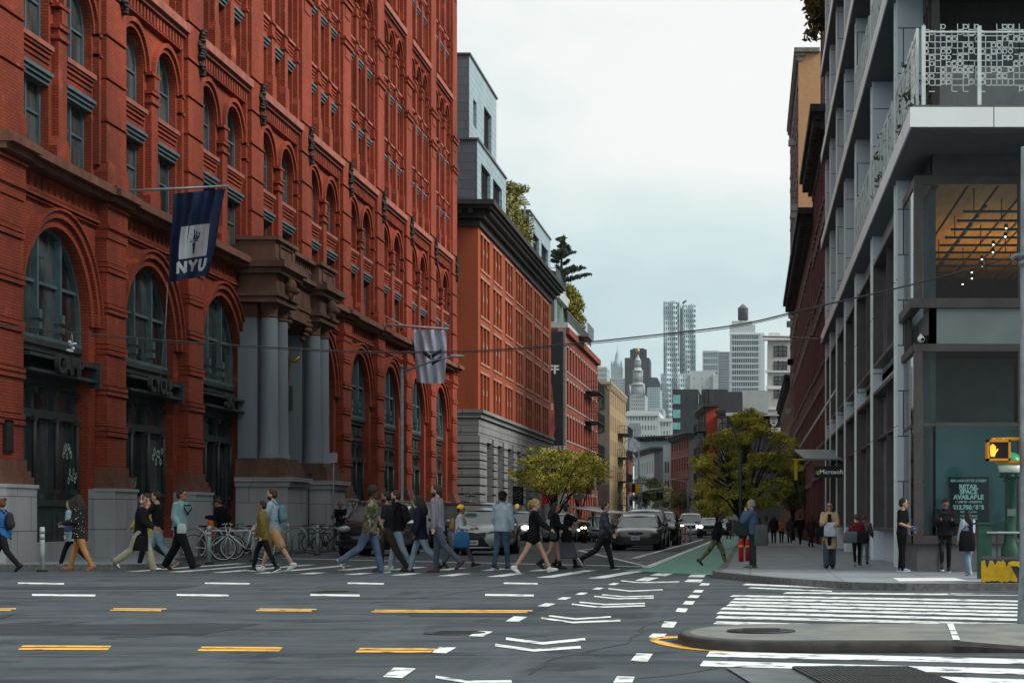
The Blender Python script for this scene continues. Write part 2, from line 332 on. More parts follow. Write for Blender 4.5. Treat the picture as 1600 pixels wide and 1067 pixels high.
# plate and grating at the bottom edge
gr = empty('street_grating', (0.6, 12.6, 0), 0, 'dark iron ventilation grating with steel plate beside the island', 'grating')
a, b_, c_, d_ = gp(1240, 1047), gp(1420, 1047), gp(1560, 1095), gp(1330, 1095)
m = MB()
for i in range(26):
    t = i / 25.; p0 = a.lerp(b_, t); p1 = d_.lerp(c_, t); w_ = .012
    m.add([(p0.x - w_, p0.y, .006), (p0.x + w_, p0.y, .006), (p1.x + w_, p1.y, .006), (p1.x - w_, p1.y, .006), (p0.x - w_, p0.y, .03), (p0.x + w_, p0.y, .03), (p1.x + w_, p1.y, .03), (p1.x - w_, p1.y, .03)],
          [(4, 5, 6, 7), (0, 1, 5, 4), (2, 3, 7, 6), (1, 2, 6, 5), (3, 0, 4, 7)])
for t in (0, .33, .66, 1):
    p0 = a.lerp(d_, t); p1 = b_.lerp(c_, t); m.box(p0.x, p1.x, p0.y - .012, p0.y + .012, .008, .033)
m.build('bars', MATS['dark iron'], gr)
m = MB(); p = [gp(1135, 1045), gp(1240, 1047), gp(1330, 1095), gp(1215, 1095)]; m.quad(*[(q.x, q.y, .012) for q in p])
m.build('steel_plate', mat('steel plate', (.10, .12, .13), .4, var=.3, vs=4, metal=.5), gr)

# repairs, tar seams, cracks and covers in the asphalt
rr = random.Random(17)
patch = mat('newer asphalt', (.030, .038, .045), .9, var=.25, vs=3, bump=.4, bs=150); tar = mat('tar seam', (.012, .014, .016), .55)
mark('road_patch', [[(-9.2, 17.2), (-5.3, 17.4), (-5.2, 19.1), (-9.4, 18.9)], [(-16, 28.2), (-9, 28.0), (-9, 29.3), (-16, 29.4)], [(-3.9, 20.5), (-2.6, 20.4), (-2.5, 22.6), (-4.0, 22.5)], [(.2, 12.2), (1.6, 12.1), (1.5, 13.6), (.3, 13.7)]], patch, .003, px=False)
qs = []
def crack(x, y, dx, dy, n, w0=.012):
    for i in range(n):
        x2, y2 = x + dx + rr.uniform(-.12, .12), y + dy + rr.uniform(-.07, .07); l = Vector((x2 - x, y2 - y)); q = Vector((-l.y, l.x)).normalized() * w0 * rr.uniform(.4, 1.2)
        qs.append([(x - q.x, y - q.y), (x2 - q.x, y2 - q.y), (x2 + q.x, y2 + q.y), (x + q.x, y + q.y)]); x, y = x2, y2
for a in ((-14, 21.5, .5, .02, 26), (-9, 14.6, .35, .01, 24), (-7.2, 12.5, -.06, .45, 20), (-1.6, 13, .05, .4, 18), (-12, 26.5, .55, -.02, 28), (-5, 23.5, .1, .5, 18), (-10.5, 30.5, .5, .03, 20), (-2.2, 27, .3, .25, 14), (-.9, 12.4, .12, .3, 9), (-13.5, 18, .2, .4, 16)): crack(*a)
mark('tar_seam', qs, tar, .0035, px=False)
for i, (x, y, r_, lb) in enumerate(((-6.3, 27.2, .36, 'round iron utility cover in the road below the crossing'), (-2.9, 17.6, .30, 'small round cover between the yellow dashes and the chevrons'), (-10.6, 23.2, .36, 'round iron cover in the left half of the avenue'))):
    m = MB(); m.lathe([(r_, .0), (r_, .008), (r_ * .93, .009)], (x, y, gz(y)), 24)
    for k in range(-3, 4): m.box(x - r_ * .6, x + r_ * .6, y + k * r_ * .2 - .012, y + k * r_ * .2 + .012, gz(y) + .009, gz(y) + .014)
    m.build('manhole_cover', MATS['dark iron'], off=Vector((x, y, gz(y)))); o = bpy.data.objects[-1] if 0 else C.objects[-1]; tag(o, lb, 'manhole cover')
# ---------------------------------------------------------------- the big red brick building on the left
brick = wallmat('red brick', (.355, .066, .029), (.28, .050, .025), (.16, .034, .019), .22, .075, .014, big=.42)
addwear(brick, (.5, .5, .12), (.11, .028, .018), .52, .74); addwear(brick, (1.6, 1.6, 1.6), (.42, .10, .05), .60, .74)
brown = mat('brownstone', (.16, .068, .045), .85, var=.3, vs=2.5, bump=.3, bs=40, stretch=(1, 1, .4))
pink = mat('red sandstone', (.30, .105, .075), .8, var=.22, vs=3, bump=.2, bs=40)
granite = wallmat('grey granite', (.36, .375, .39), (.40, .41, .42), (.07, .075, .08), 1.6, .8, .01, big=.3)
bluef = mat('blue grey paint', (.08, .128, .145), .55, var=.18, vs=3)
ironf = mat('dark green iron', (.036, .050, .050), .5, var=.25, vs=3)
def glassmat(name, c1, c2, vs=1.2, rough=.06):
    return mat(name, c1, rough, vs=vs, col2=c2, thr=(.42, .62), spec=.8, stretch=(1, 1, .35))
glass = glassmat('window glass', (.010, .013, .014), (.085, .098, .098))
glass_s = glassmat('shop glass', (.014, .017, .018), (.085, .095, .095), .8)
FX = -17.0
TL = lambda u, v, w_: (FX + w_, u, v)        # left facades: u along the street, v up, w out
puck = empty('brick_office_building', (FX, 40.4, 0), 0, 'huge red brick building with round arches and grey granite base, left of the street', 'building')
def panel(mb, u0, u1, v0, v1, w0, ops, depth):
    """wall sheet at w0 with openings [(ua,ub,va,vb,arch)] sorted; reveals go back by depth"""
    cols = {}
    for o in ops: cols.setdefault((o[0], o[1]), []).append(o)
    x = u0
    for (ua, ub) in sorted(cols):
        if ua > x: mb.quad((x, v0, w0), (ua, v0, w0), (ua, v1, w0), (x, v1, w0))
        z = v0
        for (_, _, va, vb, arch) in sorted(cols[(ua, ub)], key=lambda o: o[2]):
            if va > z + 1e-4: mb.quad((ua, z, w0), (ub, z, w0), (ub, va, w0), (ua, va, w0))
            wb = w0 - depth
            if not arch:
                z = vb
                for (p, q) in (((ua, va), (ub, va)), ((ub, va), (ub, vb)), ((ub, vb), (ua, vb)), ((ua, vb), (ua, va))):
                    mb.quad((p[0], p[1], w0), (q[0], q[1], w0), (q[0], q[1], wb), (p[0], p[1], wb))
            else:
                r = (ub - ua) / 2; c = (ua + ub) / 2; sp = vb - r; z = vb + .02; n = 20
                for (p, q) in (((ua, va), (ub, va)), ((ub, va), (ub, sp)), ((ua, sp), (ua, va))):
                    mb.quad((p[0], p[1], w0), (q[0], q[1], w0), (q[0], q[1], wb), (p[0], p[1], wb))
                ap = [(c - r * math.cos(math.pi * i / n), sp + r * math.sin(math.pi * i / n)) for i in range(n + 1)]
                for i in range(n):
                    (a1, b1), (a2, b2) = ap[i], ap[i + 1]
                    mb.quad((a1, b1, w0), (a2, b2, w0), (a2, z, w0), (a1, z, w0)); mb.quad((a1, b1, w0), (a1, b1, wb), (a2, b2, wb), (a2, b2, w0))
        if z < v1 - 1e-4: mb.quad((ua, z, w0), (ub, z, w0), (ub, v1, w0), (ua, v1, w0))
        x = ub
    if x < u1: mb.quad((x, v0, w0), (u1, v0, w0), (u1, v1, w0), (x, v1, w0))
def ring(mb, c, sp, r0, r1, w0, w1, n=22, legs=0):
    P = [(math.cos(math.pi * i / n), math.sin(math.pi * i / n)) for i in range(n + 1)]
    for i in range(n):
        (a, b), (a2, b2) = P[i], P[i + 1]
        q = lambda r, A, B, w_: (c - r * A, sp + r * B, w_)
        mb.quad(q(r0, a, b, w1), q(r0, a2, b2, w1), q(r1, a2, b2, w1), q(r1, a, b, w1))
        mb.quad(q(r1, a, b, w1), q(r1, a2, b2, w1), q(r1, a2, b2, w0), q(r1, a, b, w0)); mb.quad(q(r0, a, b, w0), q(r0, a2, b2, w0), q(r0, a2, b2, w1), q(r0, a, b, w1))
    if legs:
        for s in (-1, 1): mb.box(min(c + s * r0, c + s * r1), max(c + s * r0, c + s * r1), sp - legs, sp, w0, w1)
def win(parent, T, u0, u1, v0, v1, w_, arch=False, fm=None, gm=None, bars=0, lintel=False, name='window', mid=True, t=.07, dep=.1, col=None, trim=None):
    f = MB(T); fm = fm or bluef; gm = gm or glass
    r = (u1 - u0) / 2; c = (u0 + u1) / 2; top = v1 - r if arch else v1
    f.box(u0, u0 + t, v0, top, w_, w_ + dep); f.box(u1 - t, u1, v0, top, w_, w_ + dep); f.box(u0, u1, v0, v0 + t, w_, w_ + dep + .03)
    if arch: ring(f, c, top, r - t, r, w_, w_ + dep, 14)
    else: f.box(u0, u1, v1 - t, v1, w_, w_ + dep)
    if mid: vm = v0 + (v1 - v0) * .5; f.box(u0 + t, u1 - t, vm - t * .45, vm + t * .45, w_, w_ + dep * .8)
    for i in range(bars):
        ub = u0 + (u1 - u0) * (i + 1) / (bars + 1); f.box(ub - t * .6, ub + t * .6, v0, v1 - (.02 if arch else t), w_ + .01, w_ + dep * 1.3)
        if t > .06: f.box(ub - t, ub + t, v0 + .25, v0 + .4, w_ + .01, w_ + dep * 1.8); f.box(ub - t, ub + t, top - .1, top + .12, w_ + .01, w_ + dep * 1.8)
    if lintel:
        h = .30
        for i in range(3): f.box(u0 + .0, u1 - .0, v1 - .03 - h + i * h / 3, v1 - .03 - h + (i + 1) * h / 3 - .015, w_, w_ + .32 + i * .06)
    if trim: f.mi = 1; f.box(u0 - .12, u1 + .12, v1, v1 + .2, w_, w_ + .3); f.box(u0 - .1, u1 + .1, v0 - .12, v0, w_, w_ + .32)
    fo = f.build(name, [fm, trim or fm], parent)
    g = MB(T)
    if arch:
        pts = [(u0, v0), (u1, v0)] + [(c + r * math.cos(math.pi * i / 12), top + r * math.sin(math.pi * i / 12)) for i in range(13)]
        g.add([(a, b, w_ + .03) for a, b in pts], [tuple(range(len(pts)))])
    else: g.quad((u0, v0, w_ + .03), (u1, v0, w_ + .03), (u1, v1, w_ + .03), (u0, v1, w_ + .03))
    g.build('pane', gm, fo)
    return fo
RK = [41.95 + 6.89 * k for k in range(10)]
W = MB(TL); S = MB(TL); PK = MB(TL); BR = MB(TL); G = MB(TL)      # brick, (unused), pink stone, brownstone, granite
TOP = 33.2
wins2 = []
def sill(*q): m = MB(TL); m.box(*q, -.6, -.16); m.build('window_sill', pink, puck)
for k in range(9):
    a, b = RK[k], RK[k + 1] - 1.5; c = (a + b) / 2
    # tier 1
    o = (c - 2.2, c + 2.2)
    panel(W, a, b, -.6, 8.98, -.3, [(o[0], o[1], -.5, 8.3, True)], .34)
    panel(W, a, b, 8.98, 9.42, -.22, [(a + .35 + i * .40, a + .35 + i * .40 + .17, 9.06, 9.34, False) for i in range(12)], .18)
    W.box(a, b, 8.86, 8.94, -.3, -.16); W.box(a, b, 8.78, 8.82, -.3, -.22)
    ring(W, c, 6.1, 2.22, 2.42, -.3, -.22, legs=0); ring(W, c, 6.1, 2.44, 2.6, -.3, -.12); ring(W, c, 6.1, 2.62, 2.68, -.3, -.05)
    BR.box(a - .01, b + .01, 9.45, 9.6, -.3, .12); BR.box(a - .01, b + .01, 9.6, 9.78, -.3, .3); BR.box(a - .01, b + .01, 9.78, 9.86, -.3, .22)
    G.box(a, o[0] + .002, -.6, 1.86, -.3, -.27); G.box(o[1] - .002, b, -.6, 1.86, -.3, -.27)
    G.box(a, b, -.6, .5, -.8, -.28)
    # tier 2
    ops = []
    for (x0, x1) in ((.28, 2.24), (3.15, 5.11)):
        ops += [(a + x0, a + x1, 9.98, 12.06, False), (a + x0, a + x1, 12.68, 14.78, True)]
    panel(W, a, b, 9.84, 15.2, -.3, ops, .3)
    for (x0, x1) in ((.28, 2.24), (3.15, 5.11)):
        cc = a + (x0 + x1) / 2
        ring(W, cc, 13.8, 1.0, 1.12, -.3, -.24, 18); ring(W, cc, 13.8, 1.14, 1.27, -.3, -.16, 18)
        sill(a + x0 - .02, a + x1 + .02, 12.58, 12.70)
        for j in range(3): W.box(a + x0, a + x1, 12.26 + j * .12, 12.33 + j * .12, -.35, -.26 + j * .03)
        wins2.append((a + x0, a + x1, 9.98, 12.06, False, True)); wins2.append((a + x0, a + x1, 12.68, 14.78, True, False))
    W.box(a + 2.42, a + 2.97, 10.5, 13.3, -.3, -.12); W.prism([(a + 2.26, 9.85), (a + 3.13, 9.85), (a + 3.13, 10.3), (a + 2.97, 10.55), (a + 2.42, 10.55), (a + 2.26, 10.3)], -.3, -.10)
    for zz in (13.22, 13.75, 12.95): W.box(a + 2.34, a + 3.05, zz, zz + .09, -.3, -.06)
    W.box(a + 2.52, a + 2.87, 13.35, 13.7, -.3, -.07)
    for (x0, x1) in ((0, .17), (5.22, 5.39)): 
        W.box(a + x0, a + x1, 10.4, 15.2, -.3, -.14)
        for zz in (13.22, 13.75): W.box(a + x0, a + x1, zz, zz + .09, -.3, -.09)
    n = 19
    for j in range(n): W.box(a + .1 + j * .28, a + .24 + j * .28, 15.22, 15.56, -.3, -.12)
    panel(W, a, b, 15.2, 15.6, -.26, [], .1)
    W.box(a, b, 15.18, 15.24, -.3, -.14)
    PK.box(a, b, 15.6, 15.72, -.3, -.04); PK.box(a, b, 15.72, 15.98, -.3, .08); PK.build('stone_band', pink, puck); PK = MB(TL)
    # tiers 3 and 4
    cols = ((.32, 1.52), (2.095, 3.295), (3.87, 5.07))
    ops = []
    for (x0, x1) in cols: ops += [(a + x0, a + x1, 16.1, 18.2, False), (a + x0, a + x1, 18.95, 21.28, False), (a + x0, a + x1, 21.85, 24.25, True)]
    panel(W, a, b, 15.98, 24.62, -.3, ops, .3)
    ops = []
    for (x0, x1) in cols: ops += [(a + x0, a + x1, 25.35, 27.5, False), (a + x0, a + x1, 28.3, 30.75, False)]
    panel(W, a, b, 24.62, TOP, -.3, ops, .3)
    for (x0, x1) in cols:
        ring(W, a + (x0 + x1) / 2, 23.65, .64, .74, -.3, -.23, 14); ring(W, a + (x0 + x1) / 2, 23.65, .76, .86, -.3, -.14, 14)
        for zz in (18.85, 21.77, 28.22): sill(a + x0 - .02, a + x1 + .02, zz, zz + .1)
        for zz in (18.46, 21.44, 27.94):
            for j in range(3): W.box(a + x0, a + x1, zz + j * .12, zz + .07 + j * .12, -.35, -.27 + j * .03)
        wins2.append((a + x0, a + x1, 16.1, 18.2, False, True)); wins2.append((a + x0, a + x1, 18.95, 21.28, False, True)); wins2.append((a + x0, a + x1, 21.85, 24.25, True, False))
        wins2.append((a + x0, a + x1, 25.35, 27.5, False, True)); wins2.append((a + x0, a + x1, 28.3, 30.75, False, True))
    for (x0, x1) in ((1.6, 2.02), (3.37, 3.79), (0, .2), (5.19, 5.39)):
        W.box(a + x0, a + x1, 16.9, 23.5, -.3, -.13); W.prism([(a + x0 - .07 * (x0 > 0), 15.98), (a + x1 + .07 * (x1 < 5), 15.98), (a + x1 + .07 * (x1 < 5), 16.7), (a + x1, 16.95), (a + x0, 16.95), (a + x0 - .07 * (x0 > 0), 16.7)], -.3, -.09)
        W.box(a + x0, a + x1, 25.6, TOP, -.3, -.13)
        for zz in (18.3, 18.8, 21.3, 21.75, 22.9, 23.3, 27.9, 28.3): W.box(a + x0 - .04 * (x0 > 0), a + x1 + .04 * (x1 < 5), zz, zz + .08, -.3, -.08)
    for j in range(19): W.box(a + .1 + j * .28, a + .24 + j * .28, 24.5, 24.78, -.3, -.14)
    panel(W, a, b, 24.62, 24.8, -.26, [], .1)
    PK.box(a, b, 24.8, 24.9, -.3, -.04); PK.box(a, b, 24.9, 25.15, -.3, .06)
    PK.build('stone_band', pink, puck); PK = MB(TL)
for k in range(10):
    p1 = RK[k]; p0 = p1 - 1.5; q = (p0 + p1) / 2
    # granite pedestal, brownstone base, rusticated brick shaft
    G.box(p0 - .12, p1 + .12, -.6, 1.80, -.3, .26); G.box(p0 - .15, p1 + .15, 1.80, 1.88, -.3, .30)
    for (h0, h1, e) in ((1.88, 2.05, .2), (2.05, 2.2, .14), (2.2, 2.45, .06)): BR.box(p0 - e * .5, p1 + e * .5, h0, h1, -.3, e)
    z = 2.45
    while z < 8.6:
        h = .78; W.box(p0 + .02, p1 - .02, z, z + h, -.3, 0); 
        W.box(p0 - .0, p1 + .0, z + h + .035, z + h + .135, -.3, .05); W.box(p0, p1, z + h + .17, z + h + .27, -.3, .05); z += h + .305
        W.box(p0 + .05, p1 - .05, z - .36, z, -.31, -.04)
    W.box(p0 - .01, p1 + .01, 8.5, 9.45, -.3, .04)
    W.box(p0 - .03, p1 + .03, 8.75, 8.86, -.3, .1); W.box(p0 - .03, p1 + .03, 9.3, 9.36, -.3, .1)
    BR.box(p0 - .06, p1 + .06, 9.45, 9.6, -.3, .24); BR.box(p0 - .1, p1 + .1, 9.6, 9.78, -.3, .42); BR.box(p0 - .06, p1 + .06, 9.78, 9.86, -.3, .3)
    W.prism([(p0 - .06, 9.86), (p1 + .06, 9.86), (p1 + .06, 10.25), (p1 - .02, 10.5), (p0 + .02, 10.5), (p0 - .06, 10.25)], -.3, .05)
    z = 10.5
    while z < 15.3: W.box(p0 + .0, p1 - .0, z, z + 1.02, -.3, 0); W.box(p0 + .05, p1 - .05, z + 1.0, z + 1.1, -.3, -.05); W.box(p0 - .02, p1 + .02, z + 1.08, z + 1.14, -.3, .035); z += 1.14
    W.box(p0, p1, z, TOP, -.3, 0)
    for zz in (20.9, 22.6, 31.3): 
        W.box(p0 - .05, p1 + .05, zz, zz + .2, -.3, .08); W.box(p0 - .09, p1 + .09, zz + .2, zz + .3, -.3, .14); W.box(p0 + .3, p1 - .3, zz - .5, zz - .1, -.3, .03)
# roof cornice, rear body, ends
for (h0, h1, e) in ((31.9, 32.2, .12), (32.2, 32.6, .3), (32.6, 33.0, .5), (33.0, 33.5, .62)): W.box(40.3, RK[9] + .05 + e * .3, h0, h1, -2, e)
W.box(40.4, RK[9], -.6, TOP, -22, -.9)
W.box(40.35, 40.45, -.6, TOP, -22.01, -.31); W.box(RK[9] - .05, RK[9] + .01, -.6, TOP, -22.01, -.31)
W.build('brick_wall', brick, puck); BR.build('cornice', brown, puck); G.build('granite_base', granite, puck)
# windows: near ones as parts, past a hundred as one part
def vis_area(wd): d = (wd[0] + wd[1]) / 2; return (wd[3] - wd[2]) * (wd[1] - wd[0]) / d ** 3 * (1 if Z(0, d) > wd[2] else 0)
wins2.sort(key=vis_area, reverse=True)
for i, (u0, u1, v0, v1, ar, li) in enumerate(wins2[:88]): win(puck, TL, u0, u1, v0, v1, -.6, ar, lintel=li, bars=0 if v0 > 15.5 else 1, name='window', t=.06)
rest = MB(TL)
for (u0, u1, v0, v1, ar, li) in wins2[88:]:
    rest.mi = 1; rest.quad((u0, v0, -.57), (u1, v0, -.57), (u1, v1, -.57), (u0, v1, -.57)); rest.mi = 0
    t = .06
    for bx in ((u0, u0 + t, v0, v1), (u1 - t, u1, v0, v1), (u0, u1, v0, v0 + t), (u0, u1, (v0 + v1) / 2 - .03, (v0 + v1) / 2 + .03)): rest.box(*bx, -.6, -.5)
    if li:
        for j in range(3): rest.box(u0, u1, v1 - .33 + j * .1, v1 - .33 + (j + 1) * .1 - .015, -.6, -.28 + j * .06)
r_ = rest.build('upper_windows', [bluef, glass], puck); r_['kind'] = 'stuff'
# bronze scrolls on the piers
for k in range(10):
    q = RK[k] - .35
    m = MB(TL); random.seed(k)
    for j in range(16):
        z = 14.75 + j * .09; s_ = .22 * math.sin(math.pi * (j + .6) / 16.5) + .04
        m.ell((q + .05 * math.sin(j * 1.7), z, .06 + .05 * math.sin(j)), (s_, .08, .10 + .04 * math.cos(j * 2.1)), 7, 5)
    m.build('bronze_ornament', ironf if k > 20 else MATS.get('bronze') or mat('bronze', (.018, .017, .015), .6, var=.4, vs=9), puck)
# ground floor arches: blue upper light, sign band, iron shopfront
for k in range(9):
    if k in (3,): continue
    a = RK[k]; c = a + 2.695; u0, u1 = c - 2.2, c + 2.2
    win(puck, TL, u0, u1, 5.5, 8.3, -.63, True, bars=2, t=.09, dep=.14, name='arched_window')
    sf = MB(TL)
    for (v0, v1, e) in ((5.36, 5.5, .22), (5.2, 5.36, .14), (4.62, 5.2, .02), (4.5, 4.62, .10), (4.36, 4.5, .04)): sf.box(u0, u1, v0, v1, -.8, -.66 + e)
    if k > 3:
        for j in range(5): sf.box(u0 + .2 + j * .84, u0 + .84 + j * .84, 4.72, 5.1, -.66, -.58)
    for uu in (u0 + .02, u0 + 1.4, u0 + 2.8, u1 - .2):
        sf.box(uu, uu + .18, .4, 4.4, -.8, -.6); sf.tube([(uu + .09, 1.75, -.55), (uu + .09, 3.5, -.55)], .055, 8)
        for zz in (1.7, 3.5, 4.2): sf.box(uu - .03, uu + .21, zz, zz + .12, -.8, -.5)
    sf.box(u0, u1, 3.58, 3.78, -.8, -.56); sf.box(u0, u1, .1, 1.5, -.8, -.62); sf.box(u0, u1, 1.4, 1.56, -.8, -.56)
    for j in range(3): sf.box(u0 + .3 + j * 1.4, u0 + 1.3 + j * 1.4, .7, 1.25, -.62, -.585)
    so_ = sf.build('shopfront', ironf, puck)
    g_ = MB(TL); g_.quad((u0, 1.5, -.72), (u1, 1.5, -.72), (u1, 4.4, -.72), (u0, 4.4, -.72)); g_.build('pane', glass_s, so_)
# iron letters over the near shopfronts
letm = mat('letter metal', (.035, .037, .036), .5, var=.2)
for k, s_ in ((0, 'CAMP'), (1, 'CYCLE'), (2, 'SKI')):
    c = RK[k] + 2.9
    m = MB(TL); m.box(RK[k] + .5, RK[k] + 5.0, 4.98, 5.06, -.66, -.05); m.box(RK[k] + .5, RK[k] + 5.0, 4.62, 4.69, -.66, -.05); m.box(RK[k] + 4.9, RK[k] + 5.05, 4.5, 5.15, -.66, .0)
    bo = m.build('letter_rail', ironf, puck)
    text(s_, .62, letm, 'letters', bo, (FX + .0, c - .1, 4.98 - .1), (R(90), 0, R(90)), ext=.06, bold=.02)
# ---------------------------------------------------------------- stone portal on the brick building
PX = 1.08                                     # how far it stands out
P = MB(TL)
brow2 = mat('portal brownstone', (.135, .072, .05), .85, var=.35, vs=2.2, bump=.4, bs=30, stretch=(1, 1, .5))
shaft = mat('blue grey granite', (.19, .225, .25), .6, var=.16, vs=1.2, bump=.1, bs=50, stretch=(1, 1, .15))
u0, u1 = 60.2, 68.2
SB = [(60.25, 62.75), (66.3, 68.8)]
# granite pedestals, ledge, brown base mouldings
gp_ = MB(TL)
for (a, b) in SB:
    gp_.box(a, b, -.6, 2.15, -.3, PX + .38); gp_.box(a - .1, b + .1, 2.15, 2.32, -.3, PX + .46); gp_.box(a - .2, b + .2, 2.32, 2.45, -.3, PX + .56)
    gp_.box(a - .04, b + .04, -.6, .55, -.3, PX + .42)
    gp_.build('pedestal', granite, puck); gp_ = MB(TL)
for (a, b) in SB:
    for (h0, h1, e) in ((2.45, 2.8, .3), (2.8, 2.95, .22), (2.95, 3.1, .12)): P.box(a - e * .2, b + e * .2, h0, h1, -.3, PX + e)
    c0 = (a + .45, PX - .42); 
    # shafts
    s = MB(TL)
    for cu in (a + .55, b - .62):
        s2 = [(.36, 3.1), (.36, 3.2), (.31, 3.3), (.30, 4.5), (.28, 7.85)]
        n = 20; V = []; Fc = []
        for r, h in s2:
            for j in range(n): V.append((cu + r * math.cos(2 * math.pi * j / n), h, PX - .40 + r * math.sin(2 * math.pi * j / n)))
        for i in range(4):
            for j in range(n): Fc.append((i * n + j, i * n + (j + 1) % n, (i + 1) * n + (j + 1) % n, (i + 1) * n + j))
        s.smooth = True; s.add(V, Fc); s.smooth = False
        s.box(cu - .3, cu + .3, 3.1, 7.85, -.3, PX - .75)
        # capital
        V = []; Fc = []
        for r, h in ((.27, 7.85), (.31, 7.9), (.27, 7.95), (.29, 8.12), (.36, 8.3), (.38, 8.34)):
            for j in range(n): V.append((cu + r * (1 + .05 * math.sin(j * 2.9 + h * 30)) * math.cos(2 * math.pi * j / n), h, PX - .40 + r * math.sin(2 * math.pi * j / n)))
        for i in range(5):
            for j in range(n): Fc.append((i * n + j, i * n + (j + 1) % n, (i + 1) * n + (j + 1) % n, (i + 1) * n + j))
        P.add(V, Fc); P.box(cu - .32, cu + .32, 7.85, 8.34, -.3, PX - .73)
    s.build('column', shaft, puck)
# entablature: blocks over the columns, recessed frieze between
for (a, b) in SB:
    P.box(a - .1, b + .1, 8.34, 8.45, -.3, PX + .06); P.box(a - .05, b + .05, 8.45, 8.55, -.3, PX + .02); P.box(a - .15, b + .15, 8.55, 8.66, -.3, PX + .12); P.box(a, b, 8.66, 9.3, -.3, PX)
    P.box(a - .35, b + .35, 9.5, 9.7, -.3, PX + .36); P.box(a - .2, b + .2, 9.3, 9.5, -.3, PX + .2); P.box(a - .05, b + .05, 9.7, 10.42, -.3, PX - .02); P.box(a - .14, b + .14, 10.42, 10.54, -.3, PX + .1)
    P.box(a - .1, b + .1, 9.7, 9.8, -.3, PX + .05)
    for (p, q) in ((a + .4, b - .4),): P.box(p, q, 9.88, 9.93, PX, PX + .03); P.box(p, q, 10.28, 10.33, PX, PX + .03); P.box(p, p + .06, 9.93, 10.28, PX, PX + .03); P.box(q - .06, q, 9.93, 10.28, PX, PX + .03)
m0, m1 = SB[0][1], SB[1][0]
P.box(m0 - .05, m1 + .05, 8.16, 8.6, -.3, PX - .35); P.box(m0 - .05, m1 + .05, 8.6, 9.4, -.3, PX - .3)
P.box(m0 - .05, m1 + .05, 9.4, 9.56, -.3, PX - .18); P.box(m0 - .05, m1 + .05, 9.56, 9.7, -.3, PX - .02)
P.box(m0 - .05, m1 + .05, 9.7, 9.78, PX - .5, PX - .2); P.box(m0 - .05, m1 + .05, 10.38, 10.5, PX - .5, PX - .12)
P.box(m0, m1, 10.05, 10.12, PX - .42, PX - .26)
for i in range(12):
    u = m0 + .12 + i * (m1 - m0 - .2) / 12; P.box(u, u + .13, 9.78, 10.38, PX - .4, PX - .28)
for cu in (m0 + .35, m1 - .35):               # carved brackets at the inner corners
    for j in range(5): P.ell((cu, 8.3 - j * .16, PX - .45 + .1 * math.sin(j)), (.2, .12, .22 - j * .03), 8, 6)
for cu in (61.5, 67.5):                       # carved heads
    P.ell((cu, 9.0, PX + .14), (.2, .3, .22), 10, 8); P.ell((cu, 8.85, PX + .32), (.1, .12, .16), 8, 6); P.ell((cu - .16, 9.3, PX + .1), (.09, .12, .1), 8, 6); P.ell((cu + .16, 9.3, PX + .1), (.09, .12, .1), 8, 6)
    P.ell((cu, 8.72, PX + .12), (.16, .2, .14), 8, 6)
for lo, hi, nm in ((0, 62.9, 'portal'), (62.9, 66.15, 'portal_lintel'), (66.15, 99, 'portal')):
    q = MB()
    for f_ in P.f:
        if lo <= sum(P.v[i][1] for i in f_) / len(f_) < hi: q.add([P.v[i] for i in f_], [tuple(range(len(f_)))])
    q.build(nm, brow2, puck)
inn = MB(TL); inn.box(m0, m1, 5.3, 5.8, -.5, .1)     # porch behind: iron transom, door
for j in range(6): inn.box(m0 + .1 + j * .5, m0 + .4 + j * .5, 5.0, 5.9, -.3, .25)
inn.box(m0, m1, -.4, 5.3, -.8, -.5)
for j in range(7): inn.tube([(m0 + .1 + j * .5, 0, PX - .3), (m0 + .1 + j * .5, 2.9, PX - .3)], .025, 6)
inn.tube([(m0, 2.7, PX - .3), (m1, 2.7, PX - .3)], .03, 6)
for t in range(12):
    inn.tube([(m0 + .2 + .12 * math.cos(t * .6), 2.95 + .12 * math.sin(t * .6) + t * .02, PX - .3), (m0 + .2 + .12 * math.cos(t * .6 + .6), 2.97 + .12 * math.sin(t * .6 + .6) + t * .02, PX - .3)], .02, 5)
inn.build('entrance', ironf, puck)
# gilt figure in the porch, only an arm and a shoulder show
g_ = MB(); gy = 65.2; gx = X(450, gy)
g_.tube([(gx - .1, gy, Z(590, gy)), (gx - .05, gy, Z(572, gy)), (gx, gy, Z(562, gy)), (gx + .25, gy, Z(565, gy)), (gx + .42, gy, Z(557, gy))], [.12, .14, .1, .055, .04], 8)
g_.ell((gx - .05, gy, Z(552, gy)), (.1, .11, .14))
go = g_.build('gilded_statue', mat('gilding', (.35, .20, .04), .35, metal=.8), off=Vector((gx, gy, Z(592, gy))))
tag(go, 'small gilded figure with outstretched arm inside the granite portal', 'statue')
# plaque
pq = MB(TL); pq.box(40.75, 41.25, 2.6, 3.35, 0, .05); pq.box(40.8, 41.2, 2.65, 3.3, .05, .07)
pq.build('plaque', MATS['bronze'], puck)
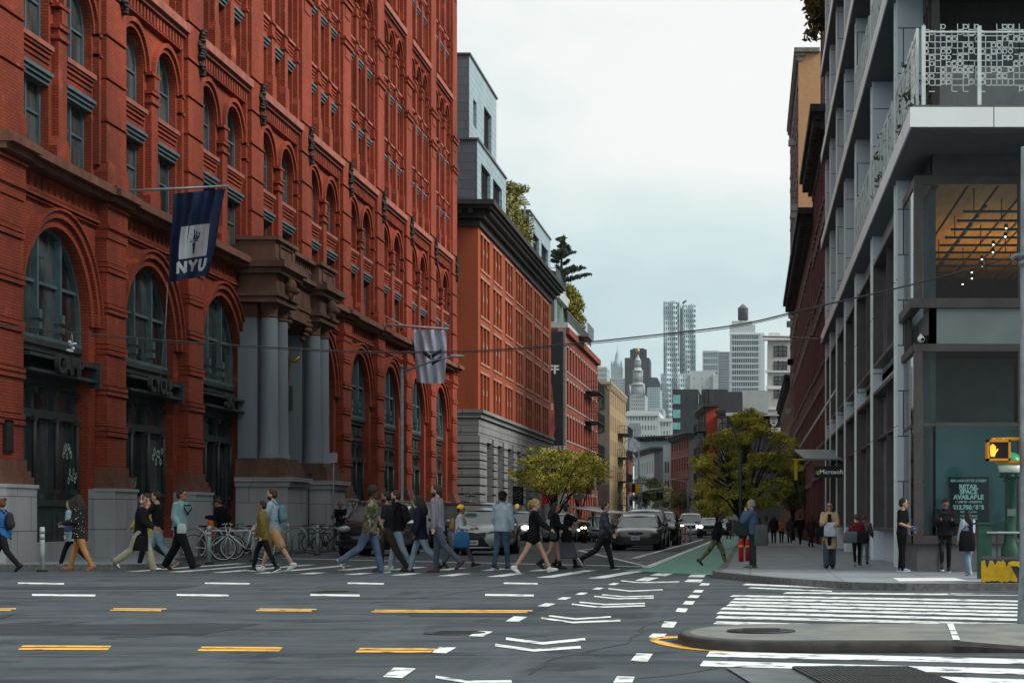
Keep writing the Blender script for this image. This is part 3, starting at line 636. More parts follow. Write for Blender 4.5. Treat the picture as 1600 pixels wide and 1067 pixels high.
# ---------------------------------------------------------------- left side beyond the red building
def grid_windows(parent, T, cols, rows, w_, fm, gm, mid=True, bars=0, t=.06, dep=.08, name='window', limit=100, trim=None):
    """cols [(u0,u1)], rows [(v0,v1)]: openings' frames and panes, one part each"""
    allw = [(a, b, c, d) for (a, b) in cols for (c, d) in rows]
    for i, (a, b, c, d) in enumerate(allw[:limit]): win(parent, T, a, b, c, d, w_, fm=fm, gm=gm, mid=mid, bars=bars, t=t, dep=dep, name=name, trim=trim)
    if len(allw) > limit:
        q = MB(T)
        for (a, b, c, d) in allw[limit:]:
            q.mi = 1; q.quad((a, c, w_ + .03), (b, c, w_ + .03), (b, d, w_ + .03), (a, d, w_ + .03)); q.mi = 0
            for bx in ((a, a + t, c, d), (b - t, b, c, d), (a, b, c, c + t), (a, b, d - t, d), (a, b, (c + d) / 2 - t / 2, (c + d) / 2 + t / 2)): q.box(*bx, w_, w_ + dep)
            if trim: q.mi = 2; q.box(a - .12, b + .12, d, d + .2, w_, w_ + .3); q.box(a - .1, b + .1, c - .12, c, w_, w_ + .32)
        q.build('far_windows', [fm, gm, trim or fm], parent)['kind'] = 'stuff'
darkf = mat('dark window frame', (.03, .03, .032), .5)
whitef = mat('white window frame', (.42, .43, .42), .6)
zinc = wallmat('zinc panel', (.24, .33, .36), (.28, .37, .40), (.06, .085, .10), 1.3, .42, .018, .45, big=.16)
zinc_shade = wallmat('shaded zinc panel', (.10, .115, .135), (.115, .13, .15), (.05, .06, .07), 1.6, .55, .018, .5, big=.12)  # same zinc, darkened: shade of the ends and top put into the colour
zinc2 = zinc
brick2 = wallmat('orange brick', (.38, .085, .030), (.33, .070, .026), (.20, .05, .025), .22, .075, .012, big=.2)
addwear(brick2, (.5, .5, .12), (.16, .04, .02), .52, .76)
limest = wallmat('grey stone', (.20, .205, .205), (.235, .24, .235), (.09, .09, .09), 2.2, .62, .03, big=.25)
dgrey = mat('dark cornice', (.030, .030, .030), .7, var=.25, vs=4)
b2 = empty('office_building', (-17, 112, 0), 0, 'orange brick building with rusticated grey stone base and blue zinc penthouses on its roof', 'building')
y0, y1 = 112., 153.
BT = 19.35                                   # brick top
W = MB(TL); St = MB(TL)
bw = (y1 - y0 - 1.2) / 7
ops = []; tri = []
for i in range(7):
    a = y0 + 1.0 + i * bw
    for j in range(3):
        ua = a + j * 1.45; tri.append((ua, ua + 1.0))
        for (v0, v1) in ((7.85, 10.15), (10.85, 13.15), (13.8, 16.15), (16.75, 18.9)): ops.append((ua, ua + 1.0, v0, v1, False))
panel(W, y0, y1, 7.4, BT, 0, ops, .35)
W.box(y0 + .05, y1 - .05, 7.4, BT - .05, -19.9, -.7); W.quad((y0, 7.4, 0), (y0, 7.4, -20), (y0, BT, -20), (y0, BT, 0)); W.quad((y1, 7.4, 0), (y1, 7.4, -20), (y1, BT, -20), (y1, BT, 0))
W.build('brick_wall', brick2, b2)
St.box(y0 - .15, y1, 7.6, 7.8, -20, .35); St.box(y0 - .1, y1, 7.3, 7.6, -20, .2); St.box(y0 - .02, y1, 6.4, 7.3, -20, .04)
panel(St, y0, y1, -1, 6.4, 0, [(y0 + 3.0 + i * 5.0, y0 + 6.0 + i * 5.0, -.8, 5.9, False) for i in range(7)], .8)
for i in range(7):
    a = y0 + 3.0 + i * 5.0; St.box(a, a + 3.0, 2.5, 3.1, -1.1, -.3)
for i in range(8):
    a = y0 + (-.1 if i == 0 else 6.0 + (i - 1) * 5.0); b = y0 + 3.0 + i * 5.0
    for j in range(13): St.box(a + .03, b - .03, -.6 + j * .53, -.6 + j * .53 + .43, -.1, .12)
St.quad((y0, -1, 0), (y0, -1, -20), (y0, 6.4, -20), (y0, 6.4, 0))
for j in range(13): St.box(y0 - .12, y0, -.6 + j * .53, -.6 + j * .53 + .43, -20, .1)
St.build('stone_base', limest, b2)
# light stone blocks between the triplet lights, sills, cornice
Sm = MB(TL)
for i in range(7):
    a = y0 + 1.0 + i * bw
    for (v0, v1) in ((7.85, 10.15), (10.85, 13.15), (13.8, 16.15), (16.75, 18.9)):
        Sm.box(a - .1, a + 4.0, v0 - .14, v0, -.1, .06); Sm.box(a - .1, a + 4.0, v1, v1 + .16, -.1, .03)
        for j in (0, 1): Sm.box(a + 1.02 + j * 1.45, a + 1.43 + j * 1.45, v0 + 1.0, v0 + 1.35, -.2, .02)
Sm.build('stone_trim', mat('pale red stone', (.34, .17, .12), .8, var=.2), b2)
Cn = MB(TL)
for (h0, h1, e) in ((BT - .1, BT + .35, .15), (BT + .35, BT + .6, .45), (BT + .9, BT + 1.1, .95), (BT + 1.1, BT + 1.4, 1.15)): Cn.box(y0 - e, y1 + e, h0, h1, -20, e)
Cn.box(y0 - .4, y1, BT + .6, BT + .9, -20, .4)
for i in range(62): Cn.box(y0 + i * .67, y0 + .3 + i * .67, BT + .6, BT + .9, 0, .8)
for i in range(12): Cn.box(y0 - .8, y0, BT + .6, BT + .9, -.5 - i * .7, -.2 - i * .7)
Cn.build('cornice', dgrey, b2)
wl = [(a, b) for (a, b) in tri]
grid_windows(b2, TL, wl, [(16.75, 18.9), (13.8, 16.15), (10.85, 13.15), (7.85, 10.15)], -.34, mat('brown window frame', (.10, .045, .03), .6), glass, t=.08, dep=.1, limit=84)
for i in range(7):
    a = y0 + 3.0 + i * 5.0; win(b2, TL, a, a + 3.0, 3.1, 5.9, -.78, fm=darkf, gm=glass_s, bars=1, name='base_window'); win(b2, TL, a, a + 3.0, -.6, 2.5, -.78, fm=darkf, gm=glass_s, bars=1, name='base_window')
# zinc boxes
Zs = BT + 1.3
def zbox(u0, u1, w0, top, ops, bot=Zs, back=-12):
    z = MB(TL); z.mi = 0; panel(z, u0, u1, bot, top, w0, ops, .35); z.mi = 1
    z.quad((u0, bot, w0), (u0, bot, back), (u0, top, back), (u0, top, w0)); z.quad((u1, bot, w0), (u1, bot, back), (u1, top, back), (u1, top, w0)); z.quad((u0, top, w0), (u1, top, w0), (u1, top, back), (u0, top, back))
    o = z.build('zinc_penthouse', [zinc, zinc_shade], b2)
    e = MB(TL); e.box(u0 - .1, u1 + .1, top, top + .12, back, w0 + .1); e.build('coping', mat('zinc coping', (.08, .09, .10), .4), o)
    for (a, b, c, d, _) in ops: win(o, TL, a, b, c, d, w0 - .3, fm=darkf, gm=glass, bars=max(0, int((b - a) / .8) - 1), mid=(d - c) > 3, t=.07)
zbox(112.0, 124.0, -.55, 29.95, [(113.6, 115.0, 25.9, 27.6, False), (118.2, 121.6, 21.9, 28.2, False)])
zbox(111.3, 124.4, .05, 24.5, [(113.0, 117.0, 21.2, 23.4, False), (118.2, 122.4, 21.2, 23.4, False)])
zbox(138.0, 152.6, .0, 24.6, [(140.4, 144.4, 21.2, 23.4, False), (146.0, 150.8, 21.2, 23.4, False)])
# ---- leaf helper used by every plant
def leaf_mat(name, a, b):
    m = mat(name, a, .65, vs=1.1, col2=b, thr=(.38, .62), detail=8); p = m.node_tree.nodes['Principled BSDF']; p.inputs['Subsurface Weight'].default_value = 0
    return m
def leaves(name, m, parent, clumps, per, size, rnd=None, droop=0., flat=1.):
    b = MB(); r = rnd or random
    for (cx, cy, cz, rx, rz) in clumps:
        for i in range(per):
            # points in a shell-weighted ball
            d = Vector((r.gauss(0, 1), r.gauss(0, 1), r.gauss(0, 1))).normalized() * (r.random() ** .45)
            p = Vector((cx + d.x * rx, cy + d.y * rx, cz + d.z * rz))
            a = Vector((r.uniform(-1, 1), r.uniform(-1, 1), r.uniform(-1, 1) * flat - droop)).normalized(); q = a.orthogonal().normalized()
            q.rotate(Matrix.Rotation(r.uniform(0, 6.28), 3, a)); s = size * r.uniform(.6, 1.3)
            b.v += [tuple(p - a * s), tuple(p + q * s * .42), tuple(p + a * s), tuple(p - q * s * .42)]
            n = len(b.v); b.f.append([n - 4, n - 3, n - 2, n - 1]); b.m.append(0); b.sm.append(False)
    return b.build(name, m, parent)
olive = leaf_mat('olive leaves', (.10, .11, .022), (.27, .26, .05))
ivy = leaf_mat('ivy leaves', (.10, .10, .012), (.22, .20, .02))
darkleaf = leaf_mat('conifer needles', (.018, .030, .018), (.05, .07, .032))
bark = mat('bark', (.035, .028, .022), .9, var=.3, vs=8, bump=.5, bs=30, stretch=(1, 1, .3))
# roof garden: trellis with bamboo
tr = empty('roof_pergola', (-17, 128, Zs), 0, 'steel pergola overgrown with bamboo on the zinc penthouse roof', 'pergola')
m = MB(TL)
for u in (129, 133, 137): m.box(u, u + .12, Zs, 24.9, -2.2, -2.08); m.box(u, u + .12, Zs, 24.9, -.3, -.18)
for i in range(9): m.box(129 + i, 129.1 + i, 24.9, 25.02, -2.6, .2)
for w0 in (-2.2, -1.2, -.3): m.box(128.6, 138, 24.8, 24.9, w0, w0 + .1)
m.build('frame', mat('pale steel', (.3, .31, .3), .5), tr)
rr = random.Random(3); cl = []
for i in range(34):
    u = rr.uniform(126.5, 137.5); z = rr.uniform(21.2, 23.8 if u > 130 else 24.6); cl.append((-17 + rr.uniform(-1.6, -.2), u, z, .8, 1.1))
for i in range(18): cl.append((-17 + rr.uniform(-2.2, .4), rr.uniform(127.5, 138), rr.uniform(24.6, 25.3), .75, .35))
leaves('foliage', olive, tr, cl, 190, .16, rr)
# ---------------- building 3: brick with billboard and roof garden
b3 = empty('loft_building', (-17, 165, 0), 0, 'red brick loft with fire escapes, black billboard on its side and planted roof terrace', 'building')
y0, y1, T3 = 165., 200., 18.4
W = MB(TL); ops = []; cols = []
for i in range(12): cols.append((y0 + 1.2 + i * 2.8, y0 + 2.5 + i * 2.8))
rows = [(1.8 + 3.3 * j, 3.9 + 3.3 * j) for j in range(5)]
rows = [(.2, 3.2), (5.0, 7.2), (8.2, 10.4), (11.5, 13.7), (14.6, 16.8)]
for (a, b) in cols:
    for (c, d) in rows: ops.append((a, b, c, d, False))
panel(W, y0, y1, -1, T3, 0, ops, .3); W.box(y0 + .05, y1, -1, T3 - .2, -20, -.6); W.quad((y0, -1, 0), (y0, -1, -20), (y0, T3, -20), (y0, T3, 0)); W.box(y0, y1, T3 - .5, T3 + .1, -.4, .35)
W.build('brick_wall', wallmat('loft brick', (.25, .050, .026), (.20, .042, .022), (.12, .03, .02), .22, .075, .012, big=.35), b3)
tm = MB(TL)
for (c, d) in rows[1:]: tm.box(y0, y1, c - .15, c - .02, -.02, .06)
for (a, b) in cols:
    for (c, d) in rows: tm.box(a - .1, b + .1, d, d + .22, -.02, .05)
tm.box(y0 - .02, y0 + .5, -1, T3 + .1, -.7, .03)
tm.build('stone_trim', mat('grey stone trim', (.22, .21, .20), .8), b3)
grid_windows(b3, TL, cols, rows, -.28, darkf, glass)
def fire_escape(parent, T, u0, u1, levels, out_=1.3, name='fire_escape'):
    m = MB(T); n = int((u1 - u0) / .22)
    for li, z in enumerate(levels):
        m.box(u0, u1, z - .06, z, 0.02, out_)
        m.box(u0, u1, z + .95, z + 1.0, out_ - .05, out_); m.box(u0, u0 + .05, z + .95, z + 1.0, .02, out_); m.box(u1 - .05, u1, z + .95, z + 1.0, .02, out_)
        for i in range(n + 1): u = u0 + (u1 - u0) * i / n; m.box(u - .015, u + .015, z, z + .95, out_ - .04, out_ - .01)
        for i in range(6): w_ = out_ * i / 6; m.box(u0, u0 + .03, z, z + .95, w_, w_ + .03); m.box(u1 - .03, u1, z, z + .95, w_, w_ + .03)
        m.tube([(u0, z - .8, .02), (u0, z, out_)], .03, 5); m.tube([(u1, z - .8, .02), (u1, z, out_)], .03, 5)
        if li < len(levels) - 1:
            z2 = levels[li + 1]
            for s in (.25, .75): m.tube([(u0 + .5, z, out_ * s + .1), (u1 - .5, z2, out_ * s + .1)], .03, 5)
            for i in range(9): t = (i + 1) / 10.; m.box(u0 + .5 + (u1 - u0 - 1) * t - .1, u0 + .5 + (u1 - u0 - 1) * t + .1, z + (z2 - z) * t, z + (z2 - z) * t + .03, out_ * .3, out_ * .85)
    return m.build(name, mat('fire escape iron', (.02, .022, .025), .6), parent)
fire_escape(b3, TL, 184, 192, [4.4, 7.6, 10.9, 14.0], 1.4)
bl = MB(TL)                                   # billboard faces the camera
bb = MB(); xa, xb = X(830, 164.9), X(880, 164.9); bb.box(xa, xb, 164.7, 164.95, 5.3, 18.1)
bo = bb.build('billboard', mat('black poster', (.022, .024, .028), .5, var=.2, vs=.8), b3)
pm = MB(); xs = X(858, 164.6)
pts = [(X(858, 164.6), Z(603, 164.6)), (X(862, 164.6), Z(600, 164.6)), (X(866, 164.6), Z(640, 164.6)), (X(867, 164.6), Z(670, 164.6)), (X(864, 164.6), Z(688, 164.6)), (X(856, 164.6), Z(694, 164.6)), (X(846, 164.6), Z(690, 164.6)), (X(846, 164.6), Z(610, 164.6))]
pm.add([(a, 164.66, b) for a, b in pts], [tuple(range(8))]); pm.build('printed_figure', mat('poster red', (.30, .07, .06), .6, var=.5, vs=.7), bo)
text('FF', 1.1, mat('poster white', (.7, .7, .7), .6), 'lettering', bo, (X(864.5, 164.6), 164.66, Z(578, 164.6)), ext=.01, bold=.03)
e_ = MB()
for i in range(4): e_.box(X(859, 164.6), X(864, 164.6), 164.62, 164.66, Z(632 + i * 2.6, 164.6), Z(630.7 + i * 2.6, 164.6))
e_.build('printed_bars', MATS['poster white'], bo)
text('ITTE', .8, mat('black letter', (.01, .01, .01), .6), 'lettering', bo, (X(870, 164.6), 164.6, Z(699.5, 164.6)), ext=.01)
e_ = MB(); e_.box(X(858, 164.7), X(882, 164.7), 164.65, 164.95, Z(703, 164.7), Z(696, 164.7)); e_.build('sign_board', mat('sign white', (.6, .6, .58), .6), bo)
# roof pavilion: pale slabs and green glass
pv = MB(TL)
for (a, b, h0, h1, w0) in ((165.5, 183, 21.3, 22.2, -.6), (165.5, 183, 22.6, 23.0, -.9), (165.3, 186, 18.5, 19.0, .2), (166, 180, 22.2, 22.6, -1.2)): pv.box(a, b, h0, h1, -7, w0)
for u in (165.6, 171, 177, 182.6): pv.box(u, u + .2, 19, 21.3, -1.1, -.9)
for x_ in (-2.4, -4.2): pv.box(165.6, 165.75, 19, 21.3, x_, x_ + .18)
pv.box(166, 182.8, 19, 19.5, -6.8, -1.2)
po = pv.build('roof_pavilion', mat('pale render', (.36, .40, .39), .6), b3)
gq = MB(TL); gq.quad((165.8, 19.3, -1), (165.8, 19.3, -6.8), (165.8, 21.3, -6.8), (165.8, 21.3, -1)); gq.quad((165.8, 19.3, -1.05), (182.8, 19.3, -1.05), (182.8, 21.3, -1.05), (165.8, 21.3, -1.05))
gq.build('pane', glassmat('green glass', (.08, .16, .14), (.16, .27, .24)), po)
rl = MB(TL)
for (z0, w0, a, b) in ((19, .2, 165.3, 190), (23, -.9, 165.5, 175)):
    for i in range(int((b - a) / .3)): rl.box(a + i * .3, a + .03 + i * .3, z0, z0 + 1, w0 - .05, w0 - .02)
    rl.box(a, b, z0 + 1, z0 + 1.06, w0 - .07, w0)
for i in range(12): rl.box(165.3, 165.33, 23, 24, -.9 - i * .4, -.87 - i * .4)
rl.box(165.3, 165.35, 24, 24.06, -5.5, -.9)
rl.box(174, 180, 18.6, 18.7, 0, 1.3)
for i in range(9): rl.box(174 + i * .74, 174.04 + i * .74, 18.7, 19.9, 1.25, 1.3); rl.box(174, 174.04, 18.7, 19.9, i * .15, i * .15 + .04)
rl.box(174, 180, 19.86, 19.9, 1.25, 1.3); rl.box(174, 174.04, 19.86, 19.9, 0, 1.3)
rl.build('railing', mat('grey railing', (.13, .14, .15), .5), b3)
iv = leaves('hanging_ivy', ivy, None, [(-17 + rr.uniform(-.9, -.2), rr.uniform(174, 184), rr.uniform(19.8, 23.4), .7, .6) for i in range(60)], 110, .17, rr)
tag(iv, 'yellow green ivy hanging over the planted roof terrace parapet', 'plant')
# conifer on the roof
ct = empty('pine_tree', (-18.2, 172, 22.9), 0, 'dark conifer growing on the planted roof terrace against the sky', 'tree')
m = MB(); m.tube([(-18.2, 172, 22.9), (-18.1, 172, 25.5), (-17.9, 172, 28.2)], [.16, .11, .03], 7)
cl = []
rr = random.Random(11)
for i in range(46):
    t = rr.random(); z = 23.4 + t * 4.4; rad = (1 - t) ** .8 * 2.6 + .25; a = rr.uniform(0, 6.28); L1 = rad * rr.uniform(.6, 1.1)
    x1, y1_ = -18.1 + math.cos(a) * L1, 172 + math.sin(a) * L1
    m.tube([(-18.1 + .1 * t, 172, z), (x1, y1_, z + .25 * L1)], [.05, .015], 4)
    for s in range(5): q = (s + 1.5) / 6; cl.append((-18.1 + math.cos(a) * L1 * q, 172 + math.sin(a) * L1 * q, z + .25 * L1 * q, .26, .16))
m.build('trunk', bark, ct); leaves('crown', darkleaf, ct, cl, 42, .13, rr)
# ---------------- building 4: tan brick with black fire escapes
tan = wallmat('tan brick', (.34, .25, .13), (.30, .215, .11), (.2, .15, .09), .22, .075, .012, big=.2)
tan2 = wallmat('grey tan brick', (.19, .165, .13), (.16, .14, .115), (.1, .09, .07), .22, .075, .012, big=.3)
def row_building(name, label, T, y0, y1, top, wallm, cols, rows, fm, gm=None, back=14, side_m=None, cornice=None, side_wins=None, corn_e=.5, fe=None, z0=-2.2, cat='building', lintel=None, sw_frame=None):
    b = empty(name, T(y0, 0, 0), 0, label, cat)
    W = MB(T); ops = [(a, c, r0, r1, False) for (a, c) in cols for (r0, r1) in rows]
    W.mi = 0; panel(W, y0, y1, z0, top, 0, ops, .25); W.mi = 1
    W.quad((y0, z0, 0), (y0, z0, -back), (y0, top, -back), (y0, top, 0)); W.quad((y1, z0, 0), (y1, z0, -back), (y1, top, -back), (y1, top, 0)); W.quad((y0, top, 0), (y1, top, 0), (y1, top, -back), (y0, top, -back)); W.quad((y0, z0, -back), (y1, z0, -back), (y1, top, -back), (y0, top, -back))
    W.build('wall', [wallm, side_m or wallm], b)
    grid_windows(b, T, cols, rows, -.24, fm, gm or glass, trim=lintel)
    if side_wins:
        Ts = lambda u, v, w_: T(y0 - w_, v, u)
        for (a, c, r0, r1) in side_wins: win(b, Ts, a, c, r0, r1, .02, fm=sw_frame or fm, gm=gm or glass, t=.07, dep=.08)
    if lintel:
        m = MB(T)
        for (a, c) in cols:
            pass
    if cornice:
        m = MB(T); e = corn_e
        m.box(y0 - e * .3, y1, top - .7, top - .35, -.3, e * .35); m.box(y0 - e * .5, y1, top - .35, top - .1, -.5, e * .7); m.box(y0 - e, y1, top - .1, top + .2, -back if corn_e > 1.4 else -1.5, e)
        n = int((y1 - y0) / .8)
        for i in range(n): m.box(y0 + i * .8, y0 + i * .8 + .25, top - .6, top - .1, .0, e * .8)
        m.build('cornice', cornice, b)
    if fe: fire_escape(b, T, *fe)
    return b
def colrow(y0, y1, n, wd): s = (y1 - y0) / n; return [(y0 + s * (i + .5) - wd / 2, y0 + s * (i + .5) + wd / 2) for i in range(n)]
def rws(z, n, step, h): return [(z + i * step, z + i * step + h) for i in range(n)]
row_building('tenement_building', 'tan brick tenement with black fire escapes and grey side wall, left of the street', TL, 217, 245, 17.2, tan, colrow(217.5, 244.5, 8, 1.0), rws(-.6, 6, 3.05, 1.9), darkf,
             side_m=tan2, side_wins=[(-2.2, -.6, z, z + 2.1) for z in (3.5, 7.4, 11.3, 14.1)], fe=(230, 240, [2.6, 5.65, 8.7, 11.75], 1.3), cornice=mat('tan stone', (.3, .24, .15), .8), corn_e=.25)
# ---------------------------------------------------------------- right side of the street
XR = 3.15                                      # glass line; slabs stand out in front of it
TR = lambda u, v, w_: (XR - w_, u, v)          # right facades face -x
panelm = wallmat('grey metal panel', (.54, .60, .66), (.57, .63, .68), (.07, .08, .10), 1.4, .93, .014, .5, big=.08)
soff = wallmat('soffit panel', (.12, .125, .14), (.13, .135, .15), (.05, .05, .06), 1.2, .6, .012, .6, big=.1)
edge = wallmat('white metal edge', (.74, .78, .77), (.78, .81, .80), (.15, .17, .18), 2.05, 3.0, .012, .45, big=.06)
bronz = mat('dark bronze frame', (.075, .066, .065), .45, var=.15)
gb = empty('corner_glass_building', (XR, 34, 0), 0, 'modern corner building with glass shopfront, white slab edges and grey metal fins', 'building')
x0, xE, yF, yB = 2.84, 26.0, 31.8, 72.0
FL = [(8.05, 8.4), (11.85, 12.2), (15.3, 15.65), (18.8, 19.15), (22.3, 22.65), (25.8, 26.15)]
FLR = FL
# see-through glass
def clearglass(name, tint=(.75, .85, .85), refl=.10):
    m = bpy.data.materials.new(name); m.use_nodes = True; t = m.node_tree; t.nodes.clear()
    o = t.nodes.new('ShaderNodeOutputMaterial'); tr = t.nodes.new('ShaderNodeBsdfTransparent'); tr.inputs[0].default_value = (*tint, 1)
    gl = t.nodes.new('ShaderNodeBsdfGlossy'); gl.inputs['Roughness'].default_value = .01; fr = t.nodes.new('ShaderNodeFresnel'); fr.inputs[0].default_value = 1.5
    mp = t.nodes.new('ShaderNodeMath'); mp.operation = 'MULTIPLY_ADD'; mp.inputs[1].default_value = .55; mp.inputs[2].default_value = 0; t.links.new(fr.outputs[0], mp.inputs[0])
    mx = t.nodes.new('ShaderNodeMixShader'); t.links.new(mp.outputs[0], mx.inputs[0]); t.links.new(tr.outputs[0], mx.inputs[1]); t.links.new(gl.outputs[0], mx.inputs[2]); t.links.new(mx.outputs[0], o.inputs[0])
    MATS[name] = m; return m
shopg = clearglass('clear shop glass')
for (a, b) in FLR[:]:
    s = MB()
    yF_ = 31.8 if a < 9 else 32.2
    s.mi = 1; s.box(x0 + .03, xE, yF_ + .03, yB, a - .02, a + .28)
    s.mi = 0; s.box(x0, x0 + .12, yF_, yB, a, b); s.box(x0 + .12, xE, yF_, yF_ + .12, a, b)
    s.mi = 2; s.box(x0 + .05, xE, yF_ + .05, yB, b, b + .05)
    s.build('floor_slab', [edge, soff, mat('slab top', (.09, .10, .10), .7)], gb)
# soffit light troughs
# fins (metal clad piers) on the street side
fy = [37.3, 44.6, 51.4, 57.2, 62.6, 67.6, 71.6]
lvls = [(-.3, 8.05)] + [(FLR[i][1] + .05, FLR[i + 1][0]) for i in range(5)]
for y in fy:
    for i, (z0, z1) in enumerate(lvls):
        f = MB(); f.box(XR - .12, XR + .5, y - .5, y + .12, z0, z1)
        f.mi = 1; f.box(XR - .15, XR - .12, y - .5, y - .44, z0, z1); f.box(XR - .15, XR - .12, y + .06, y + .12, z0, z1)
        f.build('pier', [panelm, edge], gb)
# glazing between fins, with bronze frames
gl2 = glassmat('blue reflecting glass', (.07, .09, .105), (.28, .34, .37), .7, .03)  # pale blue patches in the base colour stand in for reflections
for i, (z0, z1) in enumerate(lvls):
    for y0_, y1_ in zip([34.9] + fy[:-1], [q - .5 for q in fy]):
        y0_ += .12
        if i == 0:
            if y0_ < 36: continue
            sp = [(-.0, .75, 'p'), (.75, 3.9, 'g'), (3.9, 4.35, 'p'), (4.35, 7.75, 'g')]
            # box windows: glazing is set in bronze boxes
            m = MB(TR); m.box(y0_, y1_, -.3, .8, -.3, -.12); m.box(y0_, y1_, 4.15, 4.75, -.3, -.1); m.box(y0_, y1_, 7.3, 8.05, -.3, -.1)
            m.build('spandrel', panelm, gb)
            for (v0, v1) in ((.8, 4.15), (4.75, 7.3)):
                f = MB(TR); f.box(y0_ + .1, y1_ - .25, v0, v0 + .08, -.3, .14); f.box(y0_ + .1, y1_ - .25, v1 - .08, v1, -.3, .14)
                f.box(y0_ + .1, y0_ + .16, v0, v1, -.3, .14); f.box(y1_ - .31, y1_ - .25, v0, v1, -.3, .14)
                mm = (y0_ + y1_) / 2; f.box(mm - .25, mm - .18, v0, v1, -.25, .06)
                if v0 < 2: f.box(y0_ + .1, y1_ - .25, 3.0, 3.07, -.25, .05)
                f.mi = 1; f.box(mm - .1, mm + .35, v0 + .1, v1 - .1, -.09, -.08); f.box(y0_ + .2, y0_ + .55, v0 + .1, v1 - .1, -.09, -.08); f.mi = 0  # two pale upright strips just in front of the pane
                fo = f.build('box_window', [bronz, mat('pale strip', (.30, .36, .38), .5, var=.1, vs=2)], gb)
                g = MB(TR); g.quad((y0_ + .1, v0, -.1), (y1_ - .25, v0, -.1), (y1_ - .25, v1, -.1), (y0_ + .1, v1, -.1)); g.build('pane', gl2, fo)
        else:
            g = MB(TR); n = 3
            for j in range(n + 1): u = y0_ + (y1_ - y0_) * j / n; g.box(u - .04, u + .04, z0, z1, -.55, -.4)
            g.box(y0_, y1_, z0, z0 + .1, -.55, -.4); g.box(y0_, y1_, z1 - .5, z1, -.55, -.4)
            fo = g.build('window', bronz, gb)
            g = MB(TR); g.quad((y0_, z0, -.5), (y1_, z0, -.5), (y1_, z1, -.5), (y0_, z1, -.5)); g.build('pane', gl2, fo)
# terrace ends of the upper floors nearest the corner: set back wall
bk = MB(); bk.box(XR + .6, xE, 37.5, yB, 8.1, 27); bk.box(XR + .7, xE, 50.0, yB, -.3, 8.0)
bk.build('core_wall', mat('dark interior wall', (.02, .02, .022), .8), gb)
tb = MB()                                     # deep balcony above the big slab: glass wall far back
for (z0, z1) in lvls[1:]:
    for j in range(11): tb.box(XR + .7 + j * 2.2, XR + .8 + j * 2.2, 37.35, 37.5, z0, z1)
    tb.box(XR + .6, xE, 37.35, 37.5, z1 - .6, z1); tb.box(XR + .6, xE, 37.35, 37.5, z0, z0 + .25)
tbo = tb.build('terrace_window', bronz, gb)
g = MB()
for (z0, z1) in lvls[1:]: g.quad((XR + .6, 37.42, z0), (xE, 37.42, z0), (xE, 37.42, z1), (XR + .6, 37.42, z1))
g.build('pane', gl2, tbo)
# the corner: plinth, lower shop window, spandrel, upper window
cy = 34.1
c = MB(); c.box(XR + .45, xE, cy, cy + 1.2, -.1, .62); c.box(XR - .06, XR + .45, 36.8, 37.5, -.1, .62)
c.box(XR + .03, XR + .45, cy + .02, 36.8, -.1, .62)
c.build('plinth', mat('grey plinth', (.12, .12, .13), .7), gb)
c = MB(); c.box(XR - .05, xE, cy - .05, cy + .3, .62, .78); c.box(XR - .05, XR + .3, cy, 36.8, .62, .78)
c.box(XR - .05, xE, cy - .05, cy + .1, 4.28, 4.42); c.box(XR - .05, XR + .1, cy, 36.8, 4.28, 4.42)
c.box(XR - .1, xE, cy - .12, cy + .1, 5.1, 5.28); c.box(XR - .1, XR + .1, cy, 36.8, 5.1, 5.28)
c.box(XR - .02, xE, cy - .02, cy + .1, 7.45, 7.62); c.box(XR - .02, XR + .1, cy, 36.8, 7.45, 7.62)
c.box(XR - .03, XR + .13, cy - .03, cy + .16, .7, 4.3); c.box(XR - .03, XR + .13, cy - .03, cy + .16, 5.2, 7.5)
c.box(XR + .1, xE, cy - .02, cy + .05, 2.86, 2.92); c.box(XR - .01, XR + .05, cy, 36.8, 2.86, 2.92)
for xx in (5.1, 7.2, 9.3, 11.4): c.box(xx, xx + .1, cy - .03, cy + .12, .7, 4.3); c.box(xx, xx + .1, cy - .03, cy + .12, 5.2, 7.5)
c.box(XR + .01, XR + .16, 36.55, 36.8, .6, 7.5); c.box(XR, XR + .08, 35.9, 35.98, .7, 7.5)
fr = c.build('window_frame', bronz, gb)
c = MB(); c.box(XR + .28, xE, cy + .0, cy + .3, 4.42, 5.1); c.box(XR + .28, XR + .4, cy, 36.8, 4.42, 5.1); c.build('spandrel', mat('greenish metal spandrel', (.20, .24, .24), .4, var=.1, vs=1.5), gb)
c = MB(); c.box(XR + .32, xE, cy + .02, cy + .3, 7.62, 8.05); c.box(XR + .32, XR + .4, cy, 36.8, 7.62, 8.05); c.build('fascia', mat('dark fascia', (.085, .08, .09), .6), gb)
g = MB()
for (v0, v1) in ((.78, 4.28), (5.28, 7.45)): g.quad((XR, cy, v0), (xE, cy, v0), (xE, cy, v1), (XR, cy, v1)); g.quad((XR, cy, v0), (XR, 36.8, v0), (XR, 36.8, v1), (XR, cy, v1))
g.build('pane', shopg, fr)
